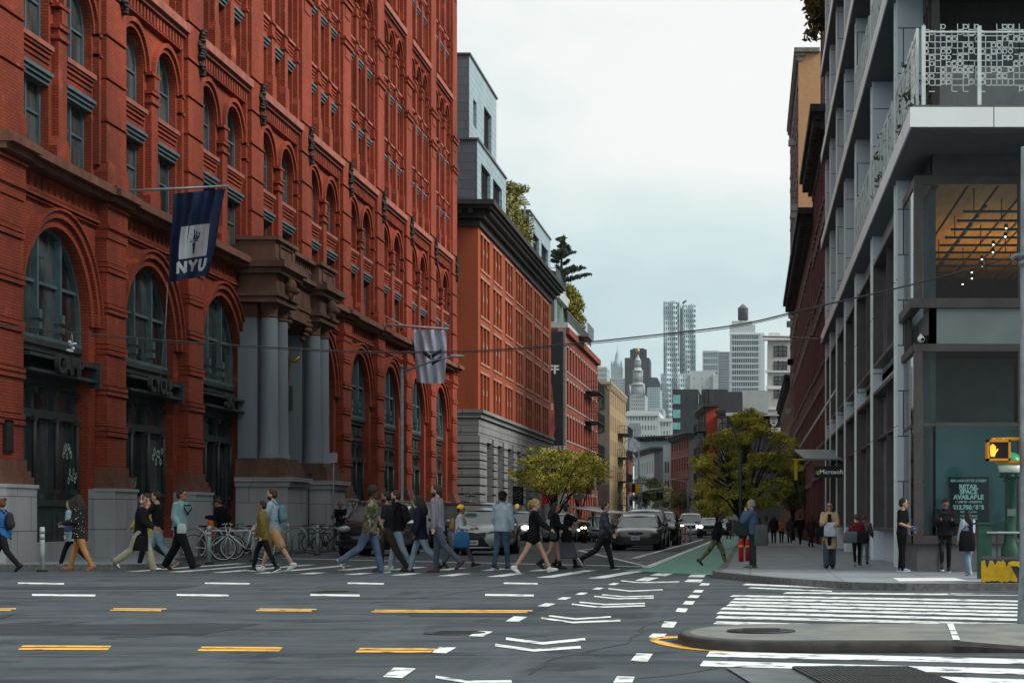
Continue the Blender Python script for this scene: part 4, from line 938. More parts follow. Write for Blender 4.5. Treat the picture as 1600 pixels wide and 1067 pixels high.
# interior, lower: teal covered glazing; upper: timber ceiling with lights
teal = mat('teal covering', (.10, .20, .215), .7, var=.1, vs=.6)
i_ = MB(); i_.box(XR + .36, 5.62, cy + .35, cy + .42, .3, 2.95); i_.build('window_covering', teal, gb)
i_ = MB(); i_.box(XR + .36, 5.3, cy + 1.9, cy + 2.0, 2.0, 4.3); i_.box(XR + .3, XR + .42, cy + .35, cy + 1.6, .3, 7.4); i_.build('inner_wall', mat('inner grey wall', (.09, .11, .12), .7), gb)
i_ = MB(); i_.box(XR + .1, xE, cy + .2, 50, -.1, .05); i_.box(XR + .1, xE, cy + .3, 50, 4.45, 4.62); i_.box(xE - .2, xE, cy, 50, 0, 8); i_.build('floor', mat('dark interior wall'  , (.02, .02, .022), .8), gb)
wood = mat('timber ceiling', (.30, .13, .025), .6, vs=2, col2=(.50, .25, .06), stretch=(6, .6, 1))
i_ = MB()
for j in range(16): i_.box(3.7 + j * .6, 4.24 + j * .6, cy + .6, 49, 7.62, 7.68)
i_.build('timber_ceiling', wood, gb)
i_ = MB()
for j in range(9):
    y = cy + 1.2 + j * 1.1; i_.box(4.2, 9.5, y, y + .05, 7.12, 7.17); i_.box(4.4 + (j % 3) * .7, 4.42 + (j % 3) * .7, y, y + .03, 7.15, 7.6); i_.box(6.4, 6.42, y, y + .03, 7.15, 7.6)
for xx in (4.6, 5.5, 6.6): i_.box(xx, xx + .04, cy + 1, 46, 7.2, 7.24)
i_.build('lighting_track', mat('black steel', (.008, .008, .008), .5), gb)
for j in range(10):
    q = MB(); xx = 5.3 - (j % 2) * .12 + j * .02; yy = cy + 1.2 + j * 1.1
    q.mi = 0; q.lathe([(.03, .08), (.05, .0)], (xx, yy, 7.0), 8); q.mi = 1; q.ell((xx, yy, 6.99), (.022, .022, .02), 6, 4)
    q.build('spot_lamp', [MATS['black steel'], mat('lamp glow', (1, .9, .7), .5, emit=(1, .85, .6), es=2.5)], gb)
il = bpy.data.lights.new('ceiling_lamp', 'AREA'); il.energy = 95; il.size = 5; il.color = (1, .68, .35); ilo = bpy.data.objects.new('ceiling_lamp', il); C.objects.link(ilo); ilo.location = (7, 42, 5.6); ilo.rotation_euler = (R(180), 0, 0)
ilo.parent = gb; ilo.location = Vector((7, 42, 5.6)) - OFF[gb.name]
# sign board behind the glass
sgx = (X(1481, cy + .2), X(1544, cy + .2)); sz = (Z(815, cy + .2), Z(745, cy + .2))
s = MB(); s.box(sgx[0], sgx[1], cy + .12, cy + .15, sz[0], sz[1]); sb = s.build('poster', mat('sign black', (.018, .026, .030), .5), gb)
tm_ = mat('sign mint', (.55, .78, .75), .6); cxs = (sgx[0] + sgx[1]) / 2; K = cy / F
for (st, py, h) in (('300 LAFAYETTE STREET', 751, 5.4), ('RETAIL', 760.5, 9.4), ('SPACE', 768.3, 9.4), ('AVAILABLE', 776.6, 9.4), ('16,500 SF - DIVISIBLE', 784, 4.6), ('212.750.6565', 792.5, 8.8), ('ASHLEY MILLS', 799.5, 3), ('RIPCO REAL ESTATE CORP', 806, 3.0), ('BROKERAGE & LEASING', 810.5, 2.6)):
    if py > 796: st = {799.5: 'FOR LEASING CALL', 806: '16,500 SF - DIVISIBLE', 810.5: '300 LAFAYETTE STREET'}[py]
    text(st, h * K * 1.02, tm_, 'lettering', sb, (cxs, cy + .115, Z(py, cy + .1)), ext=.002, bold=.006 if h > 7 else .002)
s = MB(); s.box(X(1494, cy + .3), X(1535, cy + .3), cy + .2, cy + .22, Z(838, cy), Z(821, cy)); s.build('red_poster', mat('poster signal red', (.35, .03, .03), .5), gb)
# security camera on the spandrel
s = MB(); cxx, czz = X(1439, cy - .15), Z(531, cy); s.ell((cxx, cy - .15, czz), (.07, .09, .07), 12, 8); s.mi = 1; s.ell((cxx + .02, cy - .22, czz - .01), (.035, .03, .035), 8, 6); s.mi = 0; s.box(cxx - .02, cxx + .02, cy - .12, cy + .0, czz + .02, czz + .1)
so_ = s.build('security_camera', [mat('camera white', (.6, .6, .6), .4), mat('camera lens', (.01, .01, .01), .1)], off=Vector((cxx, cy - .1, czz))); tag(so_, 'round white security camera on the corner spandrel of the glass building', 'camera')
# ---- laser-cut balcony screens
scr = mat('white screen metal', (.55, .60, .60), .4)
def screen(T, u0, u1, v0, name, lab, seed):
    rr = random.Random(seed); b = empty(name, T(u0, v0, 0), 0, lab, 'railing')
    m = MB(T); h = 1.45; n = max(1, round((u1 - u0) / 1.0)); s = (u1 - u0) / n
    for i in range(n + 1): m = MB(T); m.box(u0 + i * s - .035, u0 + i * s + .035, v0, v0 + h, 0, .05); m.build('post', scr, b)
    m = MB(T); c = .10; t = .012
    nu = int((u1 - u0) / c); nv = 11
    for i in range(nu):
        for j in range(nv):
            a = u0 + i * c; z = v0 + .28 + j * .11
            if j <= 0 and rr.random() < .75: continue
            if j == nv - 1 and rr.random() < .45: continue
            k = rr.random()
            if k < .8: m.box(a, a + c, z, z + t, .01, .03)
            if k > .12: m.box(a, a + t, z, z + .11, .01, .03)
            if k > .55:
                q = 8; cx_, cz_ = a + c / 2, z + .06
                P = [(cx_ + .032 * math.cos(6.283 * s_ / q), cz_ + .032 * math.sin(6.283 * s_ / q)) for s_ in range(q)]; P2 = [(cx_ + .046 * math.cos(6.283 * s_ / q), cz_ + .046 * math.sin(6.283 * s_ / q)) for s_ in range(q)]
                for s_ in range(q): w2 = .03; m.quad((*P[s_], w2), (*P[(s_ + 1) % q], w2), (*P2[(s_ + 1) % q], w2), (*P2[s_], w2))
            if k > .95 and j < nv - 2: m.box(a, a + 2 * c, z + .24, z + .24 + t, .01, .03); m.box(a + 2 * c, a + 2 * c + t, z, z + .24, .01, .03)
    m.box(u0, u1, v0 + h - .12, v0 + h - .09, .01, .04)
    m.build('screen', scr, b)
TF = lambda u, v, w_: (u, 31.95 - w_, v)
T2 = lambda u, v, w_: (x0 + .18 - w_, u, v)
screen(TF, x0 + .25, x0 + 9.2, 8.42, 'balcony_screen', 'white lattice balcony screen with circles, facing the avenue above the shop window', 1)
screen(T2, 32.1, 36.7, 8.42, 'balcony_screen', 'white lattice balcony screen at the corner slab, seen edge on from the street side', 2)
labs = ['second', 'third', 'fourth', 'fifth']
for i, (a, b_) in enumerate(((37.7, 44), (44.9, 50.8))): screen(T2, a, b_, 8.42, 'balcony_screen', 'edge-on white balcony screen on the lowest terrace %s' % ('beside the second grey pier', 'beside the third grey pier')[i], 5 + i)
for i, (a, b_) in enumerate(((32.4, 36.7), (37.7, 44), (44.9, 50.8))): screen(T2, a, b_, 12.22, 'balcony_screen', 'edge-on white screen, upper terrace, %s' % ('nearest the corner', 'behind the first pier', 'behind the second pier')[i], 8 + i)
# planting on the terraces
rr = random.Random(5)
vine = leaf_mat('vine leaves', (.02, .032, .02), (.06, .075, .035))
for i, (ya, yb, z, lb) in enumerate(((32.2, 36, 8.5, 'sparse vine climbing the corner balcony screen'), (38, 43.5, 8.6, 'sparse vine on the lowest terrace between the piers'), (33, 36.5, 12.4, 'sparse vine on the second terrace nearest the corner'))):
    cl = [(x0 + .25 + rr.uniform(-.15, .3), rr.uniform(ya, yb), z + rr.random() ** 2 * 1.3, .14, .12) for k in range(30)]
    tag(leaves('vine', vine, None, cl, 16, .06, rr), lb, 'plant')
# ---------------- next buildings along the right
dkred = wallmat('dark red brick', (.16, .045, .035), (.13, .038, .03), (.06, .02, .02), .22, .075, .012, big=.3)
dkred2 = wallmat('brown brick', (.13, .060, .040), (.105, .05, .035), (.07, .035, .03), .22, .075, .012, big=.3)
stone = mat('weathered stone', (.16, .15, .145), .8, var=.3, vs=3)
XS = 3.05
TR2 = lambda u, v, w_: (XS - w_, u, v)
row_building('cast_iron_building', 'dark red brick building with black bracketed cornice next to the glass building', TR2, 72.2, 87.4, 17.4, dkred, colrow(72.4, 87.2, 9, .95), rws(-.2, 1, 3, 3) + rws(4.2, 4, 3.3, 2.3), darkf, cornice=dgrey, corn_e=.65, lintel=stone)
row_building('brick_warehouse', 'dark red brick warehouse with closely bracketed black cornice beyond the glass building', TR2, 87.6, 125.5, 15.9, dkred, colrow(88, 125, 17, 1.1), rws(-.2, 1, 3, 2.8) + rws(4.0, 3, 3.6, 2.5), darkf, cornice=dgrey, corn_e=.75, lintel=stone)
orange = wallmat('orange tan brick', (.52, .30, .15), (.46, .26, .13), (.38, .22, .12), .22, .075, .008, big=.12)
TR3 = lambda u, v, w_: (3.4 - w_, u, v)
row_building('apartment_building', 'tall tan brick apartment building with blank orange end wall, right of the street', TR3, 126, 152, 33.8, dkred2, colrow(126.4, 151.6, 8, 1.2), rws(-.2, 10, 3.3, 2.1), darkf, side_m=orange, corn_e=.3, cornice=stone, lintel=stone)
a_ = MB(TR3)
rr = random.Random(4)
for i in range(14):
    u = 126.4 + 25.2 / 8 * (rr.randrange(8) + .5); z = -.2 + 3.3 * rr.randrange(1, 10)
    q = MB(TR3); q.box(u - .3, u + .3, z, z + .45, -.1, .45); q.mi = 1; q.box(u - .26, u + .26, z + .04, z + .4, .45, .47)
    tag(q.build('air_conditioner', [mat('ac white', (.32, .33, .33), .6), mat('ac grille', (.12, .12, .12), .6)], off=Vector(TR3(u, z, 0))), 'boxy window air conditioner on the tall tan apartment building', 'air conditioner', 'air conditioners on the tan apartment building')
row_building('brick_building', 'plain brown brick building low behind the street tree on the right', TR3, 153, 200, 13.0, dkred2, colrow(153.5, 199.5, 12, 1.2), rws(-.2, 4, 3.2, 2.0), darkf, corn_e=.5, cornice=dgrey)
# shaggy plants on the roof of the nearest brick building
tag(leaves('roof_plants', leaf_mat('dry grass leaves', (.05, .045, .012), (.14, .115, .03)), None, [(2.75 + rr.uniform(-.25, .4), rr.uniform(72.2, 76), 20.9 + rr.uniform(.2, 5) , .45, .55) for i in range(46)], 60, .2, rr), 'shaggy dry plants hanging from the roof edge high above the right pavement', 'plant')
pb = row_building('roof_penthouse', 'tall narrow brick penthouse behind the shaggy roof plants on the right', lambda u, v, w_: (3.3 - w_, u, v), 72.3, 84, 27, dkred2, colrow(72.5, 83.8, 4, 1), rws(19, 2, 3.3, 2.0), darkf, z0=17.0)
# canopy and sign of the shop
cn = empty('entrance_canopy', (XR, 66, 3.2), 0, 'thin grey steel and glass canopy hanging over the right pavement', 'canopy')
dC = 63.0
m = MB(); m.add([(X(1240, dC + 4), dC + 4, Z(702, dC + 4)), (XR, dC + 4, Z(702, dC + 4)), (XR, dC - 2, Z(716, dC - 2)), (X(1254, dC), dC - 2, Z(716, dC - 2)),
                 (X(1240, dC + 4), dC + 4, Z(704.5, dC + 4)), (XR, dC + 4, Z(704.5, dC + 4)), (XR, dC - 2, Z(718.5, dC - 2)), (X(1254, dC), dC - 2, Z(718.5, dC - 2))],
                [(0, 1, 2, 3), (4, 5, 6, 7), (0, 1, 5, 4), (1, 2, 6, 5), (2, 3, 7, 6), (3, 0, 4, 7)]); m.build('roof', mat('grey steel', (.16, .20, .22), .4), cn)
m = MB(); m.tube([(X(1249, dC), dC, Z(699, dC)), (XR, dC, Z(600, dC))], .035, 6); m.build('stay', MATS['white metal edge'] if 0 else mat('pale rod', (.45, .47, .47), .4), cn)
dS = 58.0
sg = MB(); sg.box(X(1272, dS), XR, dS, dS + .12, Z(746, dS), Z(728, dS)); sgo = sg.build('hanging_sign', mat('sign face black', (.012, .012, .013), .4), off=Vector((XR, dS, Z(746, dS)))); tag(sgo, 'black hanging sign with coloured squares and white lettering over the right pavement', 'sign')
text('Microsoft', 7.6 / F * dS * 1.25, mat('sign white letters', (.8, .8, .8), .5, emit=(1, 1, 1), es=.05), 'lettering', sgo, Vector((X(1299, dS), dS - .012, Z(737.2, dS))), ext=.003)
for i, (cx_, cy_, co) in enumerate(((0, 1, (.75, .12, .03)), (1, 1, (.25, .5, .03)), (0, 0, (.02, .25, .7)), (1, 0, (.85, .5, .02)))):
    m = MB(); px_ = 1274.5 + cx_ * 3; py_ = 740 - cy_ * 3; m.box(X(px_, dS), X(px_ + 2.7, dS), dS - .015, dS - .005, Z(py_ + 1.2, dS), Z(py_ - 1.5, dS)); m.build('coloured_square', mat('square%d' % i, co, .5, var=0), sgo, off=Vector((XR, dS, Z(746, dS))))
yb_ = MB(); dB = 70.; yb_.box(X(1241, dB), X(1246, dB), dB, dB + .05, Z(750, dB), Z(719, dB)); yb_.tube([(X(1238, dB), dB, Z(718, dB)), (XR, dB, Z(718, dB))], .03, 6)
tag(yb_.build('banner', mat('yellow banner', (.65, .42, .02), .7), off=Vector((XR, dB, Z(750, dB)))), 'narrow yellow banner hanging below the canopy behind the tree', 'banner')
# ---------------------------------------------------------------- blocks at the bend and the skyline
def TW(P0, P1):                      # facade running from P0 (near corner) to P1, faces the camera
    P0 = Vector(P0); D = (Vector(P1) - P0); D.z = 0; Lg = D.length; D.normalize(); Nn = Vector((D.y, -D.x, 0))
    if Nn.dot(-P0) < 0: Nn = -Nn
    return (lambda u, v, w_: tuple(P0 + D * u + Nn * w_ + Vector((0, 0, v)))), Lg
def corner(px0, d0, px1, d1): return (X(px0, d0), d0, 0), (X(px1, d1), d1, 0)
greyw = wallmat('pale painted brick', (.36, .38, .37), (.33, .35, .34), (.25, .26, .26), .22, .075, .01, big=.15)
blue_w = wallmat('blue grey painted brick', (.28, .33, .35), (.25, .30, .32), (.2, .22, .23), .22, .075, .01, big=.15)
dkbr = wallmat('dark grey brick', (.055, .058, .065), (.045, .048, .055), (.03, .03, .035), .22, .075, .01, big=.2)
redb = wallmat('worn red brick', (.20, .055, .042), (.16, .048, .038), (.1, .04, .03), .22, .075, .01, big=.25)
def bend(name, label, px0, d0, px1, d1, ytop, wm, nc, zrow, nr, st, hh, wd, fm=darkf, **kw):
    T, Lg = TW(*corner(px0, d0, px1, d1)); return row_building(name, label, T, 0, Lg, Z(ytop, d0), wm, colrow(.4, Lg - .4, nc, wd), rws(zrow, nr, st, hh), fm, z0=-2.4, **kw)
bend('corner_building', 'small red brick corner building just beyond the tan tenement', 981, 262, 989, 290, 706, redb, 5, -1, 4, 2.9, 1.7, 1.0, cornice=stone, corn_e=.4)
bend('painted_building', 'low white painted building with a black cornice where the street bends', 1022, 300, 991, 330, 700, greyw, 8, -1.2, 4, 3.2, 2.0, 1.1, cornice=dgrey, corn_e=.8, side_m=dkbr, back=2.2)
bend('flat_roofed_building', 'blue grey building with a wide flat black overhanging roof at the bend', 1049, 345, 1000, 352, 682, blue_w, 8, -1, 5, 3.1, 1.9, 1.0, cornice=dgrey, corn_e=1.6, back=9)
bend('narrow_building', 'narrow pale blue building squeezed beside the worn red brick block', 1048, 282, 1036, 284, 694, blue_w, 2, -1, 4, 3.0, 1.7, .6, cornice=None, back=5)
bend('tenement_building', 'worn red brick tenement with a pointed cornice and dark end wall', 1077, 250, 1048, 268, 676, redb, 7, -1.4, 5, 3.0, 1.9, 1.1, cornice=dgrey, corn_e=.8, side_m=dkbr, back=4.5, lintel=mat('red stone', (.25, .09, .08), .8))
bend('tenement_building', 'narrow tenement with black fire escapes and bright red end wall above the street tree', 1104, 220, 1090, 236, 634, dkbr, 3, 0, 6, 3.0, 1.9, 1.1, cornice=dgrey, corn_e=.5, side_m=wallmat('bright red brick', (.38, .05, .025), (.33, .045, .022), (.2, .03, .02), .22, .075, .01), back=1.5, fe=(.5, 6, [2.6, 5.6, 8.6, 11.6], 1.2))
TF3 = lambda d: (lambda u, v, w_: (u, d - w_, v))
def front(name, label, px0, px1, ytop, d, wm, nc, zrow, nr, st, hh, wd, fm=darkf, gm=None, **kw):
    a, b = X(px0, d), X(px1, d); return row_building(name, label, TF3(d), a, b, Z(ytop, d), wm, colrow(a + .3, b - .3, nc, wd), rws(zrow, nr, st, hh), fm, gm=gm, z0=-2.4, **kw)
tealg = glassmat('teal glass', (.10, .30, .28), (.16, .38, .35))
front('modern_building', 'dark grey brick block with stacked teal windows at the end of the street', 1051, 1091, 608, 380, dkbr, 1, 2.4, 5, 5.2, 3.4, .1, gm=tealg)
mb_ = MB(); dd = 379.9
for (y0_, y1_) in ((617, 631), (640, 653), (660, 671)): mb_.box(X(1051.5, dd), X(1063, dd), dd - .1, dd, Z(y1_, dd), Z(y0_, dd))
for (y0_, y1_) in ((617, 631), (640, 653)): mb_.box(X(1091, dd), X(1095, dd), dd - .1, dd, Z(y1_, dd), Z(y0_, dd))
mo = bpy.data.objects['modern_building']; mb_.build('wide_window', tealg, mo)
front('slate_building', 'long low slate coloured block behind the red end wall', 1096, 1137, 608, 385, dkbr, 4, 6, 3, 4, 2, 1.4, cornice=None)
front('corner_tenement', 'grey brick tenement front with small windows left of the black painted block', 1121, 1136, 643, 215, wallmat('dull grey brick', (.16, .16, .16), (.14, .14, .14), (.08, .08, .08), .22, .075, .01), 2, -1, 5, 2.9, 1.7, .38, cornice=dgrey, corn_e=.3)
bb_ = front('painted_block', 'black painted block with pale parapet and large pale mural face above the tree', 1136, 1238, 645, 205, mat('black paint wall', (.03, .032, .036), .8, var=.2, vs=1), 3, 3, 2, 4.6, 1.0, .8)
m = MB(); m.box(X(1134, 204.6), X(1238, 204.6), 204.4, 206, Z(650, 205), Z(645, 205)); m.build('parapet', mat('pale parapet', (.38, .40, .40), .7), bb_)
m = MB(); cx, cz = X(1209, 204.7), Z(656, 204.7)
m.mi = 0; m.add([(cx + .45 * math.cos(a * .3927), 204.8, cz + .72 * math.sin(a * .3927)) for a in range(16)], [tuple(range(16))])
m.mi = 1
for (dx, dz, rx, rz) in ((-.17, .15, .12, .06), (.17, .15, .12, .06), (0, -.33, .2, .06), (0, .62, .4, .16), (.03, -.08, .05, .1)): m.add([(cx + dx + rx * math.cos(a * .7854), 204.75, cz + dz + rz * math.sin(a * .7854)) for a in range(8)], [tuple(range(8))])
m.build('mural', [mat('mural white', (.5, .52, .52), .7), MATS['black paint wall']], bb_)
m = MB(); m.box(X(1205, 205), X(1222, 205), 204.7, 204.8, Z(675, 205), Z(668, 205)); m.build('painted_patch', MATS['mural white'], bb_)
# second line of roofs behind
for (p0, p1, yt, d, nm, lb, colr) in ((1115, 1160, 612, 300, 'rooftop_building', 'low roof block with small dormer behind the black painted block', dkbr), (1158, 1200, 610, 320, 'rooftop_building', 'pale low roof block at the foot of the water tank tower', greyw)):
    front(nm, lb, p0, p1, yt, d, colr, 3, 3, 2, 5, 2, 1)
beige = wallmat('beige stone', (.40, .38, .36), (.37, .355, .34), (.25, .24, .23), 2.0, .8, .012, big=.15)
d = 330.
bg_ = front('office_block', 'beige stone building with white cornices and triple windows at the right end of the skyline', 1200, 1238, 528, d, beige, 1, 0, 0, 4, 3, 1)
for i, (yt, yb) in enumerate(((541, 557), (565, 579), (588, 602), (610, 622))): win(bg_, TF3(d), X(1209, d), X(1230, d), Z(yb, d), Z(yt, d), .03, fm=darkf, gm=glass, bars=2, t=.15, dep=.1)
m = MB()
for (yt, yb, e) in ((525, 532, .9), (579, 582, .5), (603, 608, .4), (636, 640, .3)): m.box(X(1200, d) - e, X(1238, d), d - e, d + 1, Z(yb, d), Z(yt, d))
m.box(X(1201, d), X(1219, d), d + 1, d + 6, Z(525, d), Z(519, d)); m.build('cornice', mat('white stone', (.5, .5, .49), .7), bg_)
# ---- towers: a lattice of piers and floors over glazing
def lattice(mb, T, u0, u1, v0, v1, nu, nv, pu, pv, w0, w1):
    su = (u1 - u0) / nu; sv = (v1 - v0) / nv
    for i in range(nu + 1): c = u0 + i * su; mb.box(c - pu / 2, c + pu / 2, v0, v1, w0, w1)
    for j in range(nv + 1): c = v0 + j * sv; mb.box(u0, u1, c - pv / 2, c + pv / 2, w0, w1 - .02)
def tower(name, label, blocks, d, lm, gm, cat='skyscraper', extra=None):
    """blocks: (px0, px1, ytop, ybot, nu, nv, pier share, floor share, depth m, setback)"""
    e = empty(name, (X((blocks[0][0] + blocks[0][1]) / 2, d), d, -2), 0, label, cat)
    Lm = MB(); G = MB()
    for (p0, p1, yt, yb, nu, nv, a, b, dep, sb) in blocks:
        x_0, x_1, z1, z0 = X(p0, d), X(p1, d), Z(yt, d), Z(yb, d); dy = d + sb
        G.box(x_0 + .3, x_1 - .3, dy + .5, dy + dep, z0, z1 - .2)
        Lm.T = lambda u, v, w_, dy=dy: (u, dy - w_, v); lattice(Lm, None, x_0, x_1, z0, z1, nu, nv, (x_1 - x_0) / nu * a, (z1 - z0) / nv * b, -.6, .3)
        for xx, sgn in ((x_0, -1), (x_1, 1)):
            Lm.T = lambda u, v, w_, xx=xx, sgn=sgn, dy=dy: (xx + sgn * w_, dy + u, v); lattice(Lm, None, 0, dep, z0, z1, max(2, int(nu * dep / (x_1 - x_0))), nv, dep / max(2, int(nu * dep / (x_1 - x_0))) * a, (z1 - z0) / nv * b, -.6, .0)
        Lm.T = None; Lm.box(x_0, x_1, dy, dy + dep, z1 - .3, z1 + .5)
    Lm.build('frame', lm, e); G.build('glazing', gm, e); return e
def lm_(n, c): return mat(n, c, .6, var=.10, vs=.05)
steel = mat('brushed steel cladding', (.44, .54, .57), .35, var=.35, vs=.08, metal=.3, stretch=(1, 1, .6))
tglass = glassmat('tower glass', (.07, .105, .13), (.18, .24, .28), .08)
# rippled steel tower
D = 1500.
gt = empty('steel_skyscraper', (X(1060, D), D, -2), 0, 'tall rippled steel skyscraper with a deep vertical groove, tallest on the skyline', 'skyscraper')
m = MB(); g = MB(); rr = random.Random(9)
for (p0, p1, yt, yb, dy) in ((1036.5, 1062, 470.5, 690, 0), (1064, 1086.5, 473, 690, 12), (1060, 1068, 474, 690, 30), (1033.5, 1060, 585, 700, -14), (1060, 1078, 585, 700, -10)):
    nf = int((Z(yt, D) - Z(yb, D)) / 4.2); nc = max(2, int((p1 - p0) / 3.1)); z0 = Z(yb, D); fh = (Z(yt, D) - z0) / nf; xs = [X(p0 + (p1 - p0) * i / nc, D) for i in range(nc + 1)]
    def off(i, j): return 2.6 * math.sin(j * .16 + i * 1.25 + dy) + 1.6 * math.sin(j * .07 - i * .8)
    for j in range(nf):
        for i in range(nc):
            a, b = xs[i], xs[i + 1]; za = z0 + j * fh; w0, w1 = off(i, j), off(i + 1, j); w2, w3 = off(i, j + 1), off(i + 1, j + 1); q = (b - a); o = .30 if (p1 - p0) > 10 else .2
            yy = D + dy
            m.quad((a, yy + w0, za), (b, yy + w1, za), (b, yy + w1, za + fh * .42), (a, yy + w0, za + fh * .42))
            m.quad((a, yy + w0, za + fh * .42), (a + q * o, yy + w0, za + fh * .42), (a + q * o, yy + w2, za + fh), (a, yy + w2, za + fh))
            m.quad((b - q * o, yy + w1, za + fh * .42), (b, yy + w1, za + fh * .42), (b, yy + w3, za + fh), (b - q * o, yy + w3, za + fh))
    g.box(xs[0] + .3, xs[-1] - .3, D + dy + 4, D + dy + 36, z0, Z(yt, D) - .5)
    m.box(xs[0], xs[0] + .5, D + dy, D + dy + 36, z0, Z(yt, D)); m.box(xs[-1] - .5, xs[-1], D + dy, D + dy + 36, z0, Z(yt, D))
m.build('cladding', steel, gt); g.build('glazing', tglass, gt)
m = MB(); m.tube([(X(1066, D), D + 5, Z(473, D)), (X(1072, D), D + 5, Z(468.5, D))], .8, 6); m.build('crane_arm', darkf, gt)
# white grid tower with water tank
wt = tower('white_skyscraper', 'white gridded apartment tower with blue windows, carrying a water tank', [(1140.5, 1188, 522, 614, 14, 10, .16, .22, 30, 0), (1188, 1194, 520, 614, 2, 12, .7, .3, 26, 4)], 600., mat('white cladding', (.52, .58, .59), .5), glassmat('blue tower glass', (.07, .12, .16), (.16, .23, .28), .15))
m = MB(); m.box(X(1140, 600), X(1180, 600), 601, 630, Z(522, 600), Z(507, 600)); m.box(X(1143, 600), X(1175, 600), 603, 626, Z(507, 600), Z(500, 600)); m.build('roof_block', mat('pale green render', (.38, .44, .42), .6), wt)
tk = MB(); cx = X(1161, 604); r_ = X(1169, 604) - cx; z0 = Z(503, 604); z1 = Z(478.5, 604)
tk.lathe([(r_, z0 + .6), (r_, z1 - 1), (r_ * 1.04, z1 - .9), (r_ * 1.04, z1 - .7), (.05, Z(474.5, 604))], (cx, 604, 0), 18)
for a in range(4): tk.tube([(cx + r_ * .7 * math.cos(a * 1.57 + .8), 604 + r_ * .7 * math.sin(a * 1.57 + .8), z0 - 1), (cx + r_ * .7 * math.cos(a * 1.57 + .8), 604 + r_ * .7 * math.sin(a * 1.57 + .8), z0 + .7)], .15, 5)
tag(tk.build('water_tank', mat('old cedar', (.12, .12, .13), .8, var=.3, vs=3, stretch=(1, 1, .1)), off=Vector((cx, 604, z0))), 'round wooden water tank with conical roof on top of the white tower', 'water tank')
tower('glass_skyscraper', 'pale gridded glass tower behind and left of the white tower', [(1098, 1122, 549.5, 640, 6, 9, .22, .3, 40, 0), (1121, 1140, 549, 640, 8, 22, .12, .18, 40, 6)], 1100., mat('grey tower frame', (.36, .42, .44), .5), glassmat('pale tower glass', (.14, .20, .24), (.22, .30, .34), .1))
tower('low_office_block', 'pale windowless roof block just right of the steel skyscraper', [(1078, 1116, 585, 625, 3, 3, .9, .8, 30, 0)], 800., mat('pale panel', (.38, .43, .42), .6), tglass, 'building')
tower('dark_skyscraper', 'dark brown slab skyscraper behind the wedding cake tower', [(977, 1014, 560, 690, 13, 32, .62, .5, 30, 0), (988, 1006, 545, 561, 2, 3, .9, .6, 20, 4)], 1300., lm_('dark tower frame', (.055, .055, .066)), tglass)
tower('slate_skyscraper', 'slender tower with a sloped dark roof left of the steel skyscraper', [(1012, 1031, 606, 700, 7, 24, .5, .45, 30, 0)], 1250., lm_('grey blue tower', (.33, .41, .43)), tglass)
m = MB(); D2 = 1250.; m.prism([(X(1011, D2), Z(607, D2)), (X(1031, D2), Z(607, D2)), (X(1031, D2), Z(600, D2)), (X(1027, D2), Z(590, D2)), (X(1012, D2), Z(589, D2))], 0, 1); m.v = [(a, D2 + c * 25, b) for a, b, c in m.v]
m.build('roof', lm_('dark slate roof', (.055, .065, .075)), bpy.data.objects['slate_skyscraper'])
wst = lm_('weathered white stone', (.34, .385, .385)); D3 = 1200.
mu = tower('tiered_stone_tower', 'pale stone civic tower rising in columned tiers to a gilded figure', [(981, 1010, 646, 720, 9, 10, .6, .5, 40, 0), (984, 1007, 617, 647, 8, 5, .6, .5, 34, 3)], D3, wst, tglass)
m = MB()
cx = X(995, D3)
def px2m(p): return p / F * D3
for (r0, yb, yt, n) in ((10.5, 617, 600, 12), (8.0, 596, 578, 10), (4.8, 572, 562, 8)):
    zb, zt = Z(yb, D3), Z(yt, D3)
    m.lathe([(px2m(r0 * .72), zb), (px2m(r0 * .72), zt)], (cx, D3 + 12, 0), 20)
    for i in range(n * 2): a = math.pi * i / n; m.tube([(cx + px2m(r0) * .95 * math.cos(a), D3 + 12 + px2m(r0) * .95 * math.sin(a), zb), (cx + px2m(r0) * .95 * math.cos(a), D3 + 12 + px2m(r0) * .95 * math.sin(a), zt)], px2m(.5), 5)
    m.lathe([(px2m(r0 * 1.08), zb - px2m(1.8)), (px2m(r0 * 1.08), zb)], (cx, D3 + 12, 0), 20); m.lathe([(px2m(r0 * 1.08), zt), (px2m(r0 * 1.08), zt + px2m(1.6)), (px2m(r0 * .8), zt + px2m(2)), (px2m(r0 * .7), zt + px2m(5))], (cx, D3 + 12, 0), 20)
m.lathe([(px2m(3.2), Z(562, D3)), (px2m(2.2), Z(556, D3)), (px2m(1), Z(552, D3)), (px2m(.6), Z(548, D3))], (cx, D3 + 12, 0), 12)
for s in (-1, 1): m.lathe([(px2m(1.6), Z(617, D3)), (px2m(1.6), Z(606, D3)), (px2m(.2), Z(600, D3))], (cx + s * px2m(11), D3 + 2, 0), 8)
m.build('crown_tiers', wst, mu)
m = MB(); m.tube([(cx, D3 + 12, Z(551, D3)), (cx, D3 + 12, Z(545, D3)), (cx + .4, D3 + 12, Z(542, D3))], [1.1, 1.3, .7], 7); m.tube([(cx, D3 + 12, Z(545.5, D3)), (cx - 1.6, D3 + 12, Z(543, D3))], .35, 5); m.build('gilded_figure', MATS['gilding'], mu)
D4 = 1600.; cx = X(963, D4)
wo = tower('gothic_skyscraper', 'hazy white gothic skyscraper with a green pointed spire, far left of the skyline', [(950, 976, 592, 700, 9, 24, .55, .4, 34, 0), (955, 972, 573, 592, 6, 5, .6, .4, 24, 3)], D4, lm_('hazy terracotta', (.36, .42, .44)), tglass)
m = MB(); q = D4 / F
